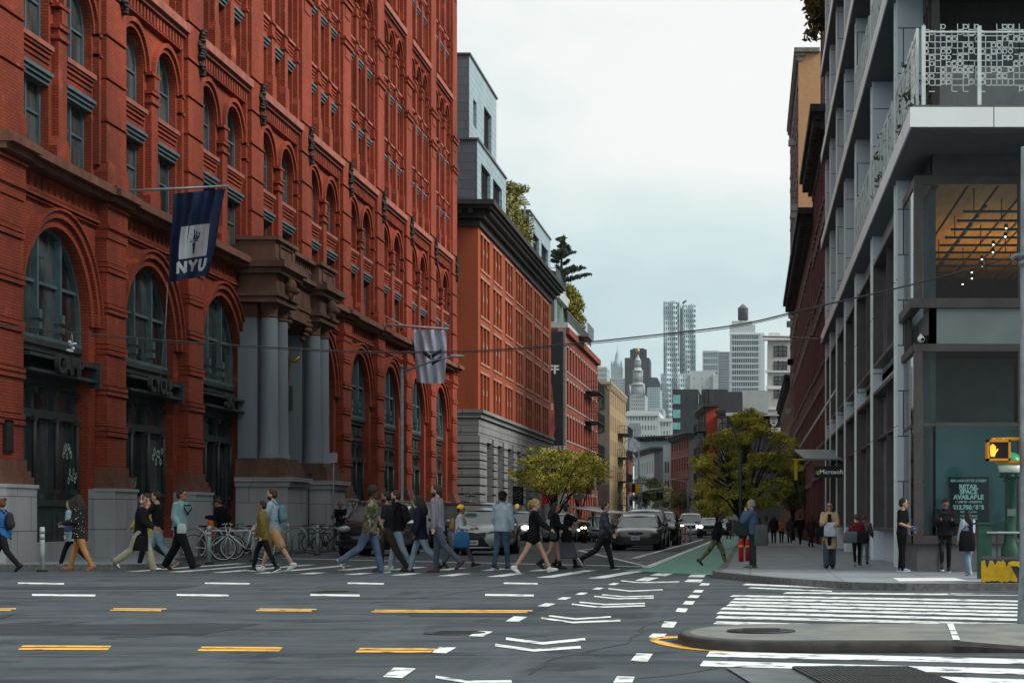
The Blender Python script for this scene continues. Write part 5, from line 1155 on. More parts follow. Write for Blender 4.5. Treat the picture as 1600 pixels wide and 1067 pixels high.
m.lathe([(8 * q, Z(573, D4)), (6.5 * q, Z(563, D4)), (5 * q, Z(562, D4)), (3.2 * q, Z(553, D4)), (1 * q, Z(547, D4)), (.2 * q, Z(536, D4))], (cx, D4 + 14, 0), 12)
for s in (-1, 1): m.lathe([(1.5 * q, Z(575, D4)), (1.5 * q, Z(566, D4)), (.1, Z(561, D4))], (cx + s * 7.5 * q, D4 + 4, 0), 6)
m.build('spire', lm_('verdigris', (.26, .36, .37)), wo)
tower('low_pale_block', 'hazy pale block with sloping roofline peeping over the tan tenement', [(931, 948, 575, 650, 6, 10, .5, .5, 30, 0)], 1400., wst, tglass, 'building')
# pale civic buildings at the end of the street
ci = tower('courthouse', 'white stone civic building with paired dark windows at the end of the street', [(979, 1029, 646, 720, 11, 5, .55, .5, 40, 0), (1029, 1048, 655, 720, 4, 5, .6, .5, 30, 8)], 650., lm_('white civic stone', (.46, .51, .50)), tglass, 'building')
m = MB(); D5 = 650.
for (p0, p1, yt, yb, dy) in ((977, 1030, 645, 650, -.8), (983, 1026, 642, 645, 2), (1028, 1050, 653, 657, 7)): m.box(X(p0, D5), X(p1, D5), D5 + dy, D5 + dy + 25, Z(yb, D5), Z(yt, D5))
m.build('cornice', MATS['white civic stone'], ci)
tower('setback_tower', 'pale stepped block low between the courthouse and the steel skyscraper', [(1015, 1036, 640, 720, 6, 12, .5, .5, 30, 0)], 1000., lm_('pale block', (.38, .43, .43)), tglass, 'building')
for (p, s) in (((980, 997, 672, 690), 'grey roof tank house over the low red corner building'),):
    tower('roof_house', s, [(983, 1000, 665, 700, 3, 3, .8, .7, 8, 0)], 420., lm_('galvanised', (.22, .25, .27)), tglass, 'building')
# the haze of the far city
hz = MB(); hz.box(-900, 900, -30, 2400, -6, 420)
ho = hz.build('haze', bpy.data.materials.new('haze air')); hm = MATS['haze'] = bpy.data.materials['haze air']; hm.use_nodes = True; t = hm.node_tree; t.nodes.clear()
o_ = t.nodes.new('ShaderNodeOutputMaterial'); pv_ = t.nodes.new('ShaderNodeVolumePrincipled'); pv_.inputs['Density'].default_value = .00004; pv_.inputs['Color'].default_value = (.86, .95, 1, 1); pv_.inputs['Anisotropy'].default_value = .2
t.links.new(pv_.outputs[0], o_.inputs['Volume']); ho['kind'] = 'stuff'; tag(ho, 'thin pale haze in the air over the far city', 'haze')
# ---------------------------------------------------------------- street trees, posts, racks, signals, flags
galv = mat('galvanised steel', (.22, .26, .28), .45, var=.2, vs=8, metal=.3)
dpost = mat('dark green post', (.02, .045, .035), .5)
def tree(name, label, base, h, clumps, per, leafm, size, seed, trunk_r=.13, fork=2.3, group=None):
    rr = random.Random(seed); e = empty(name, base, 0, label, 'tree', group); bx, by, bz = base
    m = MB(); fz = bz + fork; m.tube([(bx, by, bz - .05), (bx + .03, by, bz + fork * .5), (bx, by + .02, fz)], [trunk_r * 1.25, trunk_r, trunk_r * .85], 9)
    for i, (cx, cy, cz, rx, rz) in enumerate(clumps):
        mid = (bx + (cx - bx) * .45 + rr.uniform(-.2, .2), by + (cy - by) * .45 + rr.uniform(-.2, .2), fz + (cz - fz) * .6)
        if i % 9 == 0: m.tube([(bx, by, fz - .3), mid, (cx, cy, cz)], [trunk_r * .5, trunk_r * .28, .012], 5)
        for k in range(1 if i % 3 == 0 else 0): m.tube([mid, (cx + rr.uniform(-rx, rx), cy + rr.uniform(-rx, rx), cz + rr.uniform(-rz, rz))], [.02, .008], 4)
    m.build('trunk', bark, e); leaves('crown', leafm, e, clumps, per, size, rr, flat=.6); return e
locust = leaf_mat('locust leaves', (.17, .18, .022), (.58, .52, .07))
rr = random.Random(21)
# big tree on the right pavement: px 1085..1245, y 635..800
dT = 72.; bx = X(1160, dT)
cl = []
for i in range(330):
    u, v = rr.uniform(-1, 1), rr.uniform(-1, 1)
    a = rr.uniform(0, 6.28); 
    px = 1166 + 82 * u; t = (v + 1) / 2
    wd = math.sin(math.pi * min(1, .12 + t * .8)) ** .6
    px = 1166 + 80 * u * wd + 6 * math.sin(t * 9); py = 800 - 160 * t + 12 * abs(u) * (1 if t > .5 else -1) * 1.2
    if abs(u) > .55 and t > .85: continue
    if rr.random() < .12 or noise.noise(Vector((px * .045, py * .06, 3))) > .22: continue
    cl.append((X(px, dT), dT + rr.uniform(-1.6, 1.6) * wd, Z(py, dT), rr.uniform(.18, .42), rr.uniform(.10, .22)))
tree('locust_tree', 'broad yellow green honey locust with open crown on the right pavement', (bx, dT, gz(dT) + KH), 5, cl, 100, locust, .062, 31, .13, 1.3)
def crown(px0, px1, pt, pb, d, n, seed, depth=2.0, rx=(.25, .6)):
    r = random.Random(seed); out = []
    for i in range(n):
        a = r.uniform(0, 6.283); q = r.random() ** .5; u, v = q * math.cos(a), q * math.sin(a)
        out.append((X((px0 + px1) / 2 + (px1 - px0) / 2 * u * .93 + r.uniform(-5, 5), d), d + r.uniform(-depth, depth), Z((pt + pb) / 2 + (pb - pt) / 2 * v * .9, d), r.uniform(*rx), r.uniform(rx[0], rx[1]) * .5))
    return out
tree('locust_tree', 'wide flat yellow green honey locust in front of the grey stone base, left pavement', (X(868, 108), 108, gz(108) + KH), 5, crown(798, 945, 698, 775, 108, 110, 5, 2.5, (.3, .7)), 110, locust, .085, 32, .12, 1.6)
tree('locust_tree', 'second slender locust standing behind the wide flat one on the left pavement', (X(905, 128), 128, gz(128) + KH), 5, crown(868, 945, 705, 772, 128, 60, 6, 2.5, (.4, .8)), 100, locust, .10, 33, .12, 1.6)
dgl = leaf_mat('dark street leaves', (.04, .055, .02), (.12, .14, .035))
for i, (a, b, c, d_, dd, n, s, lb) in enumerate(((985, 1030, 742, 792, 235, 50, 8, 'dark green tree under the far yellow traffic light'), (1018, 1052, 752, 800, 250, 40, 9, 'small dark tree in front of the worn red tenement'), (1052, 1078, 765, 800, 230, 26, 10, 'small dark tree near the smoke plume'), (1085, 1120, 745, 805, 150, 60, 11, 'dark leafy tree just left of the big locust'), (1215, 1262, 700, 800, 100, 80, 12, 'dark leafy tree behind the big locust under the canopy'), (1090, 1150, 770, 808, 125, 50, 13, 'low spreading tree behind the big locust trunk'))):
    tree('street_tree', lb, (X((a + b) / 2, dd), dd, gz(dd) + KH), 5, crown(a, b, c, d_, dd, n, s, 2.5, (.5, 1.0) if dd > 200 else (.3, .6)), 80, dgl if i < 3 or i == 4 else locust, .14 if dd > 200 else .09, 40 + i, .12, 1.6, 'trees further down the street')
# ---- posts
def delineator(px, py, hpx, label):
    p = gp(px, py); d = p.y; h = hpx / F * d
    e = empty('delineator_post', (p.x, p.y, p.z), 0, label, 'bollard', 'white delineator posts')
    m = MB(); m.lathe([(.11, 0), (.11, .03), (.06, .05)], p, 14); m.build('base', mat('black rubber', (.015, .015, .015), .7), e)
    m = MB(); m.lathe([(.05, .04), (.05, h - .03), (.04, h)], p, 14); m.build('post', mat('grimy white plastic', (.36, .42, .42), .5, var=.3, vs=5), e)
    m = MB(); m.lathe([(.053, h - .26), (.053, h - .2)], p, 14); m.lathe([(.053, h - .14), (.053, h - .08)], p, 14); m.build('reflective_band', mat('grey reflective', (.14, .16, .17), .3), e)
delineator(66, 893, 70, 'white delineator post alone at the far left kerb beside the dotted jacket')
delineator(327, 881, 60, 'white delineator post in front of the white bicycle')
delineator(396, 877, 55, 'white delineator post behind the person in the olive jacket')
delineator(450, 868, 50, 'white delineator post behind the legs of the tall man in shorts')
delineator(496, 867, 47, 'white delineator post, last one before the black car')
for (px, py, h) in ((1068, 846, 24), (1079, 846, 25)): delineator(px, py, h, 'thin white far post %s of the pair by the striped barrier' % ('left' if px < 1070 else 'right'))
rk0 = None; rp = [gp(300, 876), gp(523, 863)]
for i, px in enumerate((303, 330, 352, 374, 397, 421, 440, 463, 483, 503, 519)):
    t = (px - 300) / 223.; k0, k1 = 1 / rp[0].y, 1 / rp[1].y
    d = 47.5 + (64 - 47.5) * t; x = X(px, d); z = gz(d)
    e = empty('bike_rack', (x, d, z), 0, None, 'bike rack', 'grey arched bike racks along the left kerb')
    lb = ['nearest the pedestal', 'behind the white bicycle front wheel', 'under the white bicycles', 'beside the two white bicycles', 'behind the olive jacket', 'behind the tan shorts', 'right of the tan shorts', 'before the second granite pedestal', 'with a dark bicycle behind', 'with black bicycle handlebars above', 'closest to the black car'][i]
    e['label'] = 'grey steel arched bike rack ' + lb
    m = MB(); w_ = .34; pts = [(x - w_, d, z), (x - w_, d, z + .55)] + [(x - w_ * math.cos(a * math.pi / 8), d, z + .55 + w_ * math.sin(a * math.pi / 8)) for a in range(1, 8)] + [(x + w_, d, z + .55), (x + w_, d, z)]
    m.tube(pts, .035, 8); m.build('hoop', galv, e)
    m = MB(); m.lathe([(.08, 0), (.08, .02)], (x - w_, d, z), 10); m.lathe([(.08, 0), (.08, .02)], (x + w_, d, z), 10); m.build('foot_plate', galv, e)
# ---- bicycles
def bike(x, y, rz, colr, label, s=1.0):
    e = loc_empty('bicycle', (x, y, gz(y)), rz, label, 'bicycle', 'bicycles locked at the racks')
    blk = MATS['black rubber']
    for cx in (-.52, .52):
        m = MB(); n = 26
        for (r0, tr, mi) in ((.335, .018, 0), (.315, .012, 1)):
            m.mi = mi; vs = []; fs = []
            for i in range(n):
                a = 6.2832 * i / n
                for j in range(6): b = 6.2832 * j / 6; q = r0 + tr * math.cos(b); vs.append((cx + q * math.cos(a), tr * math.sin(b), .35 + q * math.sin(a)))
            for i in range(n):
                for j in range(6): fs.append((i * 6 + j, i * 6 + (j + 1) % 6, ((i + 1) % n) * 6 + (j + 1) % 6, ((i + 1) % n) * 6 + j))
            m.smooth = True; m.add(vs, fs); m.smooth = False
        m.mi = 2
        for i in range(16): a = 6.2832 * i / 16; m.tube([(cx, .02 * (-1) ** i, .35), (cx + .31 * math.cos(a), 0, .35 + .31 * math.sin(a))], .003, 3, False)
        m.build('wheel', [blk, colr if colr.name.startswith('white') else galv, galv], e)
    f = MB(); bb = (-.08, 0, .32); st = (-.2, 0, .82); hd = (.34, 0, .86); hb = (.38, 0, .72)
    for a, b, r in ((bb, st, .017), (st, (.35, 0, .8), .017), (bb, hb, .02), (hd, hb, .02), (bb, (-.52, .04, .35), .011), (bb, (-.52, -.04, .35), .011), (st, (-.52, .04, .35), .009), (st, (-.52, -.04, .35), .009), (hb, (.52, .04, .35), .012), (hb, (.52, -.04, .35), .012)): f.tube([a, b], r, 7)
    f.build('frame', colr, e)
    m = MB(); m.tube([st, (-.23, 0, .93)], .013, 6); m.add([(-.38, -.07, .95), (-.38, .07, .95), (-.2, .03, .96), (-.06, .01, .95), (-.06, -.01, .95), (-.2, -.03, .96), (-.38, -.05, .91), (-.38, .05, .91), (-.08, 0, .92)], [(0, 5, 4, 3, 2, 1), (0, 1, 7, 6), (1, 2, 3, 8, 7), (5, 0, 6, 8, 4), (6, 7, 8)]); m.build('saddle', blk, e)
    m = MB(); m.tube([(.34, 0, .86), (.33, 0, .98), (.35, .28, 1.0), (.28, .3, .98)], .012, 6); m.tube([(.33, 0, .98), (.35, -.28, 1.0), (.28, -.3, .98)], .012, 6); m.build('handlebar', blk if not colr.name.startswith('white') else colr, e)
    m = MB(); m.lathe([(.09, -.05), (.09, -.045)], bb, 14, 'y'); m.tube([(-.08, -.06, .32), (.0, -.07, .17)], .01, 5); m.tube([(-.08, .06, .32), (-.16, .07, .47)], .01, 5); m.box(-.04, .04, -.12, -.05, .15, .18); m.build('crank', blk, e)
    return e
wf = mat('white bicycle paint', (.62, .64, .62), .4, var=.05); bf = mat('black bicycle paint', (.015, .016, .018), .4); brf = mat('grey bicycle paint', (.10, .10, .11), .4)
bike(X(333, 49.5), 49.5, R(8), wf, 'white bicycle leaning against the near racks beside the man in a cap')
bike(X(380, 48.5), 48.5, R(195), wf, 'second white bicycle with white rims just right of the man in a cap')
bike(X(388, 51.5), 51.5, R(170), brf, 'dark grey bicycle behind the white ones')
bike(X(487, 62), 62, R(60), bf, 'black bicycle parked end on beside the far racks')
bike(X(512, 61.), 61., R(20), bf, 'black bicycle with chunky tyres next to the black car')
bike(X(530, 64.), 64., R(35), bf, 'black bicycle half hidden behind the black car bonnet')
# cone on the pavement
m = MB(); x, y = X(329, 54), 54.; z = gz(y) + KH + .55; m.lathe([(.16, 0), (.03, .62)], (x, y, z), 14); m.box(x - .2, x + .2, y - .2, y + .2, z - .03, z)
m2 = tag(m.build('traffic_cone', mat('orange plastic', (.75, .12, .02), .5, var=.08), off=Vector((x, y, z - .55))), 'orange traffic cone standing against the granite pedestal behind the bicycles', 'traffic cone')
m = MB(); m.box(x - .25, x + .25, y - .25, y + .25, z - .6, z - .03); tag(m.build('plinth_box', MATS['dark inner wall'] if 'dark inner wall' in MATS else mat('dark crate', (.04, .04, .042), .7), off=Vector((x, y, z - .6))), 'dark crate under the orange cone beside the doorway', 'crate')
# ---- street lamp on the left (pole px 628) with arm to px 722
dL = 62.
e = empty('street_lamp', (X(628, dL), dL, gz(dL)), 0, 'grey street lamp with long curved arm in front of the red brick building', 'street lamp')
m = MB(); x = X(628, dL); m.tube([(x, dL, gz(dL)), (x, dL, gz(dL) + .5), (x, dL, gz(dL) + .55), (x, dL, Z(575, dL))], [.11, .11, .07, .055], 10); m.lathe([(.08, 0), (.03, .12)], (x, dL, Z(575, dL)), 8); m.build('pole', galv, e)
m = MB(); m.tube([(x, dL, Z(582, dL)), (X(650, dL), dL, Z(573, dL)), (X(683, dL), dL, Z(562, dL)), (X(705, dL), dL, Z(557.5, dL))], [.04, .035, .03, .025], 7); m.tube([(x, dL, Z(590, dL)), (X(640, dL), dL, Z(578, dL))], .02, 5); m.build('arm', galv, e)
m = MB(); m.ell((X(714, dL), dL, Z(556.5, dL)), (.26, .1, .05), 12, 8); m.build('lamp_head', mat('lamp casing', (.5, .53, .53), .4), e)
# second sign pole px 522
dP = 63.; x = X(521, dP)
e = empty('sign_post', (x, dP, gz(dP)), 0, 'thin grey sign post with a pale parking sign beside the granite pedestal', 'sign')
m = MB(); m.tube([(x, dP, gz(dP)), (x, dP, Z(706, dP))], .03, 7); m.build('post', galv, e)
m = MB(); m.box(x - .12, x + .14, dP - .05, dP - .03, Z(722, dP), Z(708, dP)); so_ = m.build('sign_plate', mat('pale sign', (.45, .48, .48), .5), e)
m = MB()
for i in range(4): m.box(x - .1, x + .12, dP - .056, dP - .051, Z(711 + i * 2.8, dP), Z(710 + i * 2.8, dP))
m.build('printed_lines', mat('sign print', (.1, .11, .12), .5), so_)
# ---- flags on poles from the brick building
def flag(name, label, cat, W_, H_, nx, nz, fn, m, parent):
    b = MB(); vs = []
    for i in range(nx + 1):
        for j in range(nz + 1): vs.append(tuple(fn(i / nx, j / nz)))
    fs = [(i * (nz + 1) + j, (i + 1) * (nz + 1) + j, (i + 1) * (nz + 1) + j + 1, i * (nz + 1) + j + 1) for i in range(nx) for j in range(nz)]
    b.smooth = True; b.add(vs, fs); return b
df = 50.
def f1(u, v):     # the blue banner: top px 270..352 (rising right), bottom 264..328
    xl, xr = 270 + (263.5 - 270) * v, 352 + (326 - 352) * v ** 1.1; yt, yb = 303 + (295 - 303) * u, 441 + (430 - 441) * u
    px = xl + (xr - xl) * u + 2.2 * math.sin(v * 7 + u * 3) * (1 - abs(u - .5)); py = yt + (yb - yt) * v
    return at(px, py, df + .10 * math.sin(u * 13 + v * 2) + .05 * math.sin(u * 29) * (1 - v * .5))
e = empty('flag', f1(0, 0), 0, 'dark blue hanging flag with white torch square and large white initials', 'flag')
navy = mat('navy cloth', (.012, .026, .075), .85, var=.2, vs=2)
flag('', '', '', 1, 1, 44, 30, f1, navy, e).build('cloth', navy, e)
wcl = mat('white flag print', (.50, .54, .58), .85, var=.08)
def onflag(f, quads, m, name, off=.012, sub=6):
    b = MB()
    for q in quads:         # q: 4 (u,v) corners, bilinear subdivided
        n = sub; vs = []
        for i in range(n + 1):
            for j in range(n + 1):
                s, t = i / n, j / n
                u = (q[0][0] * (1 - s) + q[1][0] * s) * (1 - t) + (q[3][0] * (1 - s) + q[2][0] * s) * t
                v = (q[0][1] * (1 - s) + q[1][1] * s) * (1 - t) + (q[3][1] * (1 - s) + q[2][1] * s) * t
                p = f(u, v); vs.append((p.x, p.y - off, p.z))
        b.smooth = True; b.add(vs, [(i * (n + 1) + j, (i + 1) * (n + 1) + j, (i + 1) * (n + 1) + j + 1, i * (n + 1) + j + 1) for i in range(n) for j in range(n)])
    return b.build(name, m, e)
onflag(f1, [[(.22, .39), (.82, .39), (.82, .76), (.22, .76)]], wcl, 'printed_square', .012, 12)
def strk(a, b, t):       # thick stroke between uv points
    d = Vector((b[0] - a[0], (b[1] - a[1]) * 1.7)); n_ = Vector((-d.y, d.x)).normalized() * t; n_ = Vector((n_.x, n_.y / 1.7))
    return [(a[0] - n_.x, a[1] - n_.y), (b[0] - n_.x, b[1] - n_.y), (b[0] + n_.x, b[1] + n_.y), (a[0] + n_.x, a[1] + n_.y)]
yt, yb = .79, .92
L_ = [strk((.20, yb), (.20, yt), .033), strk((.20, yt), (.37, yb), .033), strk((.37, yb), (.37, yt), .033),
      strk((.45, yt), (.53, .86), .033), strk((.62, yt), (.53, .86), .033), strk((.53, .85), (.53, yb), .033),
      strk((.70, yt), (.70, .89), .033), strk((.70, .89), (.76, .925), .033), strk((.76, .925), (.83, .89), .033), strk((.83, .89), (.83, yt), .033)]
onflag(f1, L_, wcl, 'letters', .014, 4)
T_ = [[(.49, .59), (.57, .59), (.545, .72), (.515, .72)], strk((.45, .575), (.61, .575), .012)]
for (a, b, c) in (((.47, .56), (.44, .52), (.47, .48)), ((.50, .56), (.49, .50), (.50, .455)), ((.53, .56), (.545, .50), (.53, .44)), ((.565, .56), (.59, .51), (.575, .46)), ((.595, .56), (.635, .52), (.64, .475))): T_ += [strk(a, b, .017), strk(b, c, .012)]
onflag(f1, T_, navy, 'torch_emblem', .018, 3)
m = MB(); p0 = Vector((FX, 49.6, Z(300, 49.6))); m.tube([at(203, 298, 48.6), at(357, 291, df)], .035, 8); m.build('flagpole', galv, e)
m = MB(); m.tube([at(262, 441, df), at(258, 520, 50), at(249, 600, 50)], .012, 5); m.build('halyard', galv, e)
df2 = 84.
def f2(u, v):
    px = (646 + 5 * v) + (697 - 646 - 8 * v + 2 * math.sin(v * 3)) * u; py = 514.5 + (1.5 * u) + (597 - 515) * v + 2 * math.sin(u * 3.1) * v
    return at(px, py, df2 + .14 * math.sin(u * 9 + v * 3.5) + .08 * math.sin(u * 21 - v * 5) - .25 * math.sin(u * 3.14) * v)
e = empty('flag', f2(0, 0), 0, 'pale grey hanging flag with three black angular bars', 'flag')
palef = mat('pale flag cloth', (.50, .56, .68), .85, var=.06, vs=3)
flag('', '', '', 1, 1, 30, 30, f2, palef, e).build('cloth', palef, e)
onflag(f2, [[(.26, .38), (.50, .47), (.50, .56), (.26, .46)], [(.54, .46), (.84, .35), (.84, .42), (.54, .53)], [(.54, .58), (.84, .49), (.84, .56), (.54, .66)]], mat('flag black', (.012, .014, .016), .8), 'emblem', .02, 6)
m = MB(); m.tube([at(600, 507, df2), at(701, 514, df2)], .05, 7); m.tube([at(596, 491, df2 + .2), at(632, 509, df2)], .03, 6); m.build('flagpole', mat('pale pole', (.36, .38, .38), .5), e)
# ---- span wires
def wire(pts, r, label, name='overhead_wire'):
    m = MB(); P = []
    n = len(pts)
    for i in range(n - 1):
        p0 = pts[max(0, i - 1)]; p1 = pts[i]; p2 = pts[i + 1]; p3 = pts[min(n - 1, i + 2)]
        for s in range(6):
            t = s / 6.; P.append(0.5 * ((2 * p1) + (p2 - p0) * t + (2 * p0 - 5 * p1 + 4 * p2 - p3) * t * t + (3 * p1 - p0 - 3 * p2 + p3) * t ** 3))
    P.append(pts[-1]); m.tube(P, r, 5); return tag(m.build(name, mat('cable black', (.03, .032, .035), .6), off=Vector(P[0])), label, 'cable')
dd_ = [30, 30, 30, 30, 30, 30, 30, 30, 30, 30]
wire([at(a, b, d_) for a, b, d_ in ((-20, 504, 34), (110, 519, 33), (250, 531, 32), (400, 541, 31), (560, 549, 30), (740, 548, 29), (860, 540, 28), (1000, 526, 27), (1150, 508, 26), (1260, 483, 25), (1420, 446, 24), (1590, 400, 23))], .011, 'thick black overhead cable sagging across the whole street')
wire([at(a, b, d_) for a, b, d_ in ((-20, 507.5, 34), (110, 522, 33), (250, 534, 32), (400, 543.6, 31), (560, 551.4, 30), (740, 550.5, 29), (860, 542.8, 28), (1000, 529, 27), (1150, 511, 26), (1258, 485.5, 25))], .006, 'thin second wire running just under the thick sagging cable')
wire([at(1192, 526, 90), at(1240, 527.5, 80), at(1284, 530, 71)], .03, 'short dark cable between the beige block and the slab edge')
wire([at(800, 775, 100), at(850, 766, 100), at(918, 772, 100)], .012, 'thin low wire strung beneath the left street trees')
# sneakers hanging from the wire
e = empty('hanging_sneakers', at(112, 520, 33), 0, 'pair of pale sneakers hung by their laces over the sagging cable', 'shoes')
for (px, py, s) in ((114, 538, 1), (109, 548, -1)):
    m = MB(); p = at(px, py, 33); m.ell(p, (.075, .035, .028), 10, 7, Matrix.Rotation(-.25 * s, 3, 'Y')); m.ell(p + Vector((-.06 * s, 0, .04)), (.035, .03, .035), 8, 6); m.build('sneaker', mat('pale sneaker', (.26, .28, .29), .6), e)
m = MB(); m.tube([at(114, 536, 33), at(112, 520, 33), at(109, 546, 33)], .006, 4); m.build('laces', MATS['pale sneaker'], e)
# ---- right edge: pole with pedestrian signal, subway entrance, broken barrier
dG = 19.; sigy = mat('signal yellow', (.62, .27, .02), .5, var=.1)
xg = X(1604, dG)
e = empty('signal_pole', (xg, dG, KH), 0, 'galvanised signal pole cut by the right edge of the picture', 'pole')
m = MB(); m.tube([(xg, dG, 0), (xg, dG, .6), (xg + .01, dG, Z(230, dG))], [.10, .075, .07], 14); m.build('pole', galv, e)
m = MB(); 
for z in (Z(400, dG), Z(412, dG)): m.lathe([(.09, -.02), (.09, .02)], (xg, dG, z), 14)
m.tube([(xg, dG, Z(400, dG)), (X(1587, dG), dG, Z(399, dG)), (X(1580, dG), dG, Z(405, dG))], .025, 7); m.build('cable_clamp', galv, e)
zb, zt = Z(720, dG), Z(688, dG); xa, xb = X(1540, dG), X(1576, dG)
e = empty('pedestrian_signal', (xa, dG, zb), 0, 'yellow pedestrian signal showing a lit orange hand, on the right edge pole', 'traffic signal')
m = MB(); m.box(xa + .012, xb - .012, dG - .10, dG + .12, zb + .012, zt - .012)
for (a, b, c, d_) in ((xa, xb, zb, zb + .022), (xa, xb, zt - .022, zt), (xa, xa + .022, zb, zt), (xb - .022, xb, zb, zt)): m.box(a, b, dG - .15, dG + .02, c, d_)
m.build('housing', sigy, e)
m = MB(); m.box(xa + .022, xb - .022, dG - .105, dG - .10, zb + .022, zt - .022); m.build('lens', mat('signal lens', (.012, .012, .014), .25), e)
m = MB(); hx, hz_ = X(1549.5, dG), Z(704, dG); s_ = 1 / F * dG
m.add([(hx + a * s_, dG - .115, hz_ + b * s_) for a, b in ((-3.5, -9.5), (2.6, -9.5), (3.6, -4), (5.2, 0), (-4.4, 0), (-4.4, -4))], [tuple(range(6))])
for (a, b, t) in ((-3.6, 7.2, 1.0), (-1.4, 9.5, 1.05), (.9, 8.8, 1.05), (3.1, 6.6, 1.0)): m.add([(hx + (a - t) * s_, dG - .115, hz_), (hx + (a + t) * s_, dG - .115, hz_), (hx + (a + t) * s_, dG - .115, hz_ + b * s_), (hx + (a - t) * s_, dG - .115, hz_ + b * s_)], [(0, 1, 2, 3)])
m.add([(hx + a * s_, dG - .115, hz_ + b * s_) for a, b in ((3.4, -5.5), (8.2, 1.6), (6.6, 2.6), (3.4, -1.5))], [(0, 1, 2, 3)])
m.build('lit_hand', mat('signal orange', (1, .30, .03), .5, emit=(1, .22, .02), es=1.6), e)
m = MB(); m.tube([(X(1552, dG), dG, Z(686.5, dG)), (xg, dG, Z(685, dG))], .018, 8); m.tube([(X(1556, dG), dG, Z(721.5, dG)), (xg, dG, Z(722, dG))], .018, 8)
for px in (1552, 1567): m.tube([(X(px, dG), dG, Z(689, dG)), (X(px, dG), dG, Z(684, dG))], .022, 8)
m.build('bracket', sigy, e)
# subway lamp and railing
sgn = mat('subway green paint', (.018, .060, .042), .45, var=.25, vs=6)
dS = 30.; xs = X(1579, dS)
e = empty('subway_lamp', (xs, dS, KH), 0, 'green subway entrance lamp with half green half white globe', 'street lamp')
m = MB(); zt = Z(742, dS); m.lathe([(.16, KH), (.16, .6), (.12, .7), (.095, .9), (.095, zt - .12), (.13, zt - .1), (.10, zt - .05), (.19, zt + .03), (.19, zt + .05)], (xs, dS, 0), 12)
for i in range(8): a = i * .785; m.ell((xs + .15 * math.cos(a), dS + .15 * math.sin(a), zt - .02), (.05, .05, .03), 6, 4)
m.build('post', sgn, e)
gc = Z(727, dS); m = MB(); r_ = .225
m.mi = 0; m.lathe([(.02, -r_), (.12, -r_ * .86), (.19, -r_ * .5), (.222, 0)], (xs, dS, gc), 18); m.mi = 1; m.lathe([(.224, 0), (.19, r_ * .5), (.12, r_ * .86), (.02, r_)], (xs, dS, gc), 18)
m.build('globe', [mat('milky glass', (.42, .45, .43), .3), mat('green glass globe', (.03, .22, .10), .3)], e)
m = MB(); m.box(xs - .07, xs + .07, dS - .13, dS - .10, Z(806, dS), Z(795, dS)); m.build('small_plate', mat('dull plate', (.10, .13, .12), .5), e)
e = empty('subway_railing', (X(1535, dS), dS, KH), 0, 'dark green iron railing around the subway stairs with a steel handrail', 'railing')
m = MB(); xa = X(1538, dS); m.box(xa - .11, xa + .11, dS - .11, dS + .11, KH, Z(817, dS)); m.box(xa - .14, xa + .14, dS - .14, dS + .14, Z(819, dS), Z(815.5, dS)); m.build('corner_post', sgn, e)
m = MB()
for z in (Z(819, dS), Z(826, dS), KH + .12): m.box(xa, 12, dS - .03, dS + .03, z - .03, z + .03)
for i in range(46): m.box(xa + .2 + i * .16, xa + .222 + i * .16, dS - .012, dS + .012, KH, Z(819, dS))
m.box(xa - .03, xa + .03, dS, dS + 2.6, Z(820, dS), Z(817, dS))
m.build('bars', sgn, e)
m = MB(); m.tube([(X(1540, dS), dS - .12, Z(831.5, dS)), (X(1576, dS), dS - .12, Z(832, dS)), (12, dS - .12, Z(834, dS))], .022, 7); m.build('handrail', mat('stainless steel', (.4, .42, .42), .3, metal=.7), e)
# torn yellow and grey crash barrier block
dB = 27.9; x0_, x1_ = X(1533, dB), X(1640, dB); zt, zb = Z(873, dB), Z(906, dB)
zb = KH
by = mat('torn yellow sheet', (.025, .03, .034), .6, vs=2.6, col2=(.62, .40, .015), thr=(.47, .485), detail=4, stretch=(1.4, 1, .55))
by2 = mat('grey plastic block', (.032, .038, .044), .5, var=.2, vs=3)
e = empty('barrier_block', (x0_, dB, zb), 0, 'low dark grey block wrapped in torn yellow sheeting, right edge', 'barrier')
m = MB(); m.add([(x0_, dB, zb), (x1_, dB - .2, zb), (x1_, dB - .2, zt - .02), (x0_, dB, zt), (x0_ + .1, dB + .55, zb), (x1_ + .1, dB + .4, zb), (x1_ + .1, dB + .4, zt + .02), (x0_ + .1, dB + .55, zt + .03)], [(0, 1, 2, 3), (3, 2, 6, 7), (0, 3, 7, 4), (1, 5, 6, 2), (4, 5, 6, 7)])
m.build('block', by2, e)
m = MB(); n = 40
def fx(t, h): xx = x0_ + (X(1588, dB) - x0_) * t; return xx
V3 = Vector; r5 = random.Random(12); top = [zt - .012 - .16 * max(0, noise.noise(V3((i * .23, 4, 1))) + .1) - .02 * r5.random() for i in range(n + 1)]; bot = [zb + .01 + .09 * max(0, noise.noise(V3((i * .2, 9, 2))) + .2) for i in range(n + 1)]
for i in range(n):
    t0, t1 = i / n, (i + 1) / n; y0_, y1_ = dB - .014 - .1 * t0, dB - .014 - .1 * t1
    tt0, tt1 = top[i], top[i + 1]
    if t0 > .72: tt0 = min(tt0, zt - (t0 - .72) * 1.1); tt1 = min(tt1, zt - (t1 - .72) * 1.1)
    if tt0 > bot[i]: m.quad((fx(t0, 0), y0_, bot[i]), (fx(t1, 0), y1_, bot[i + 1]), (fx(t1, 0), y1_, max(bot[i + 1], tt1)), (fx(t0, 0), y0_, tt0))
m.build('torn_sheet', mat('yellow sheet', (.55, .33, .01), .6, var=.15, vs=12), e)
m = MB(); pts = [(1575, 878), (1582, 876), (1598, 877), (1606, 880), (1602, 884), (1608, 886), (1596, 890), (1590, 884), (1580, 884)]
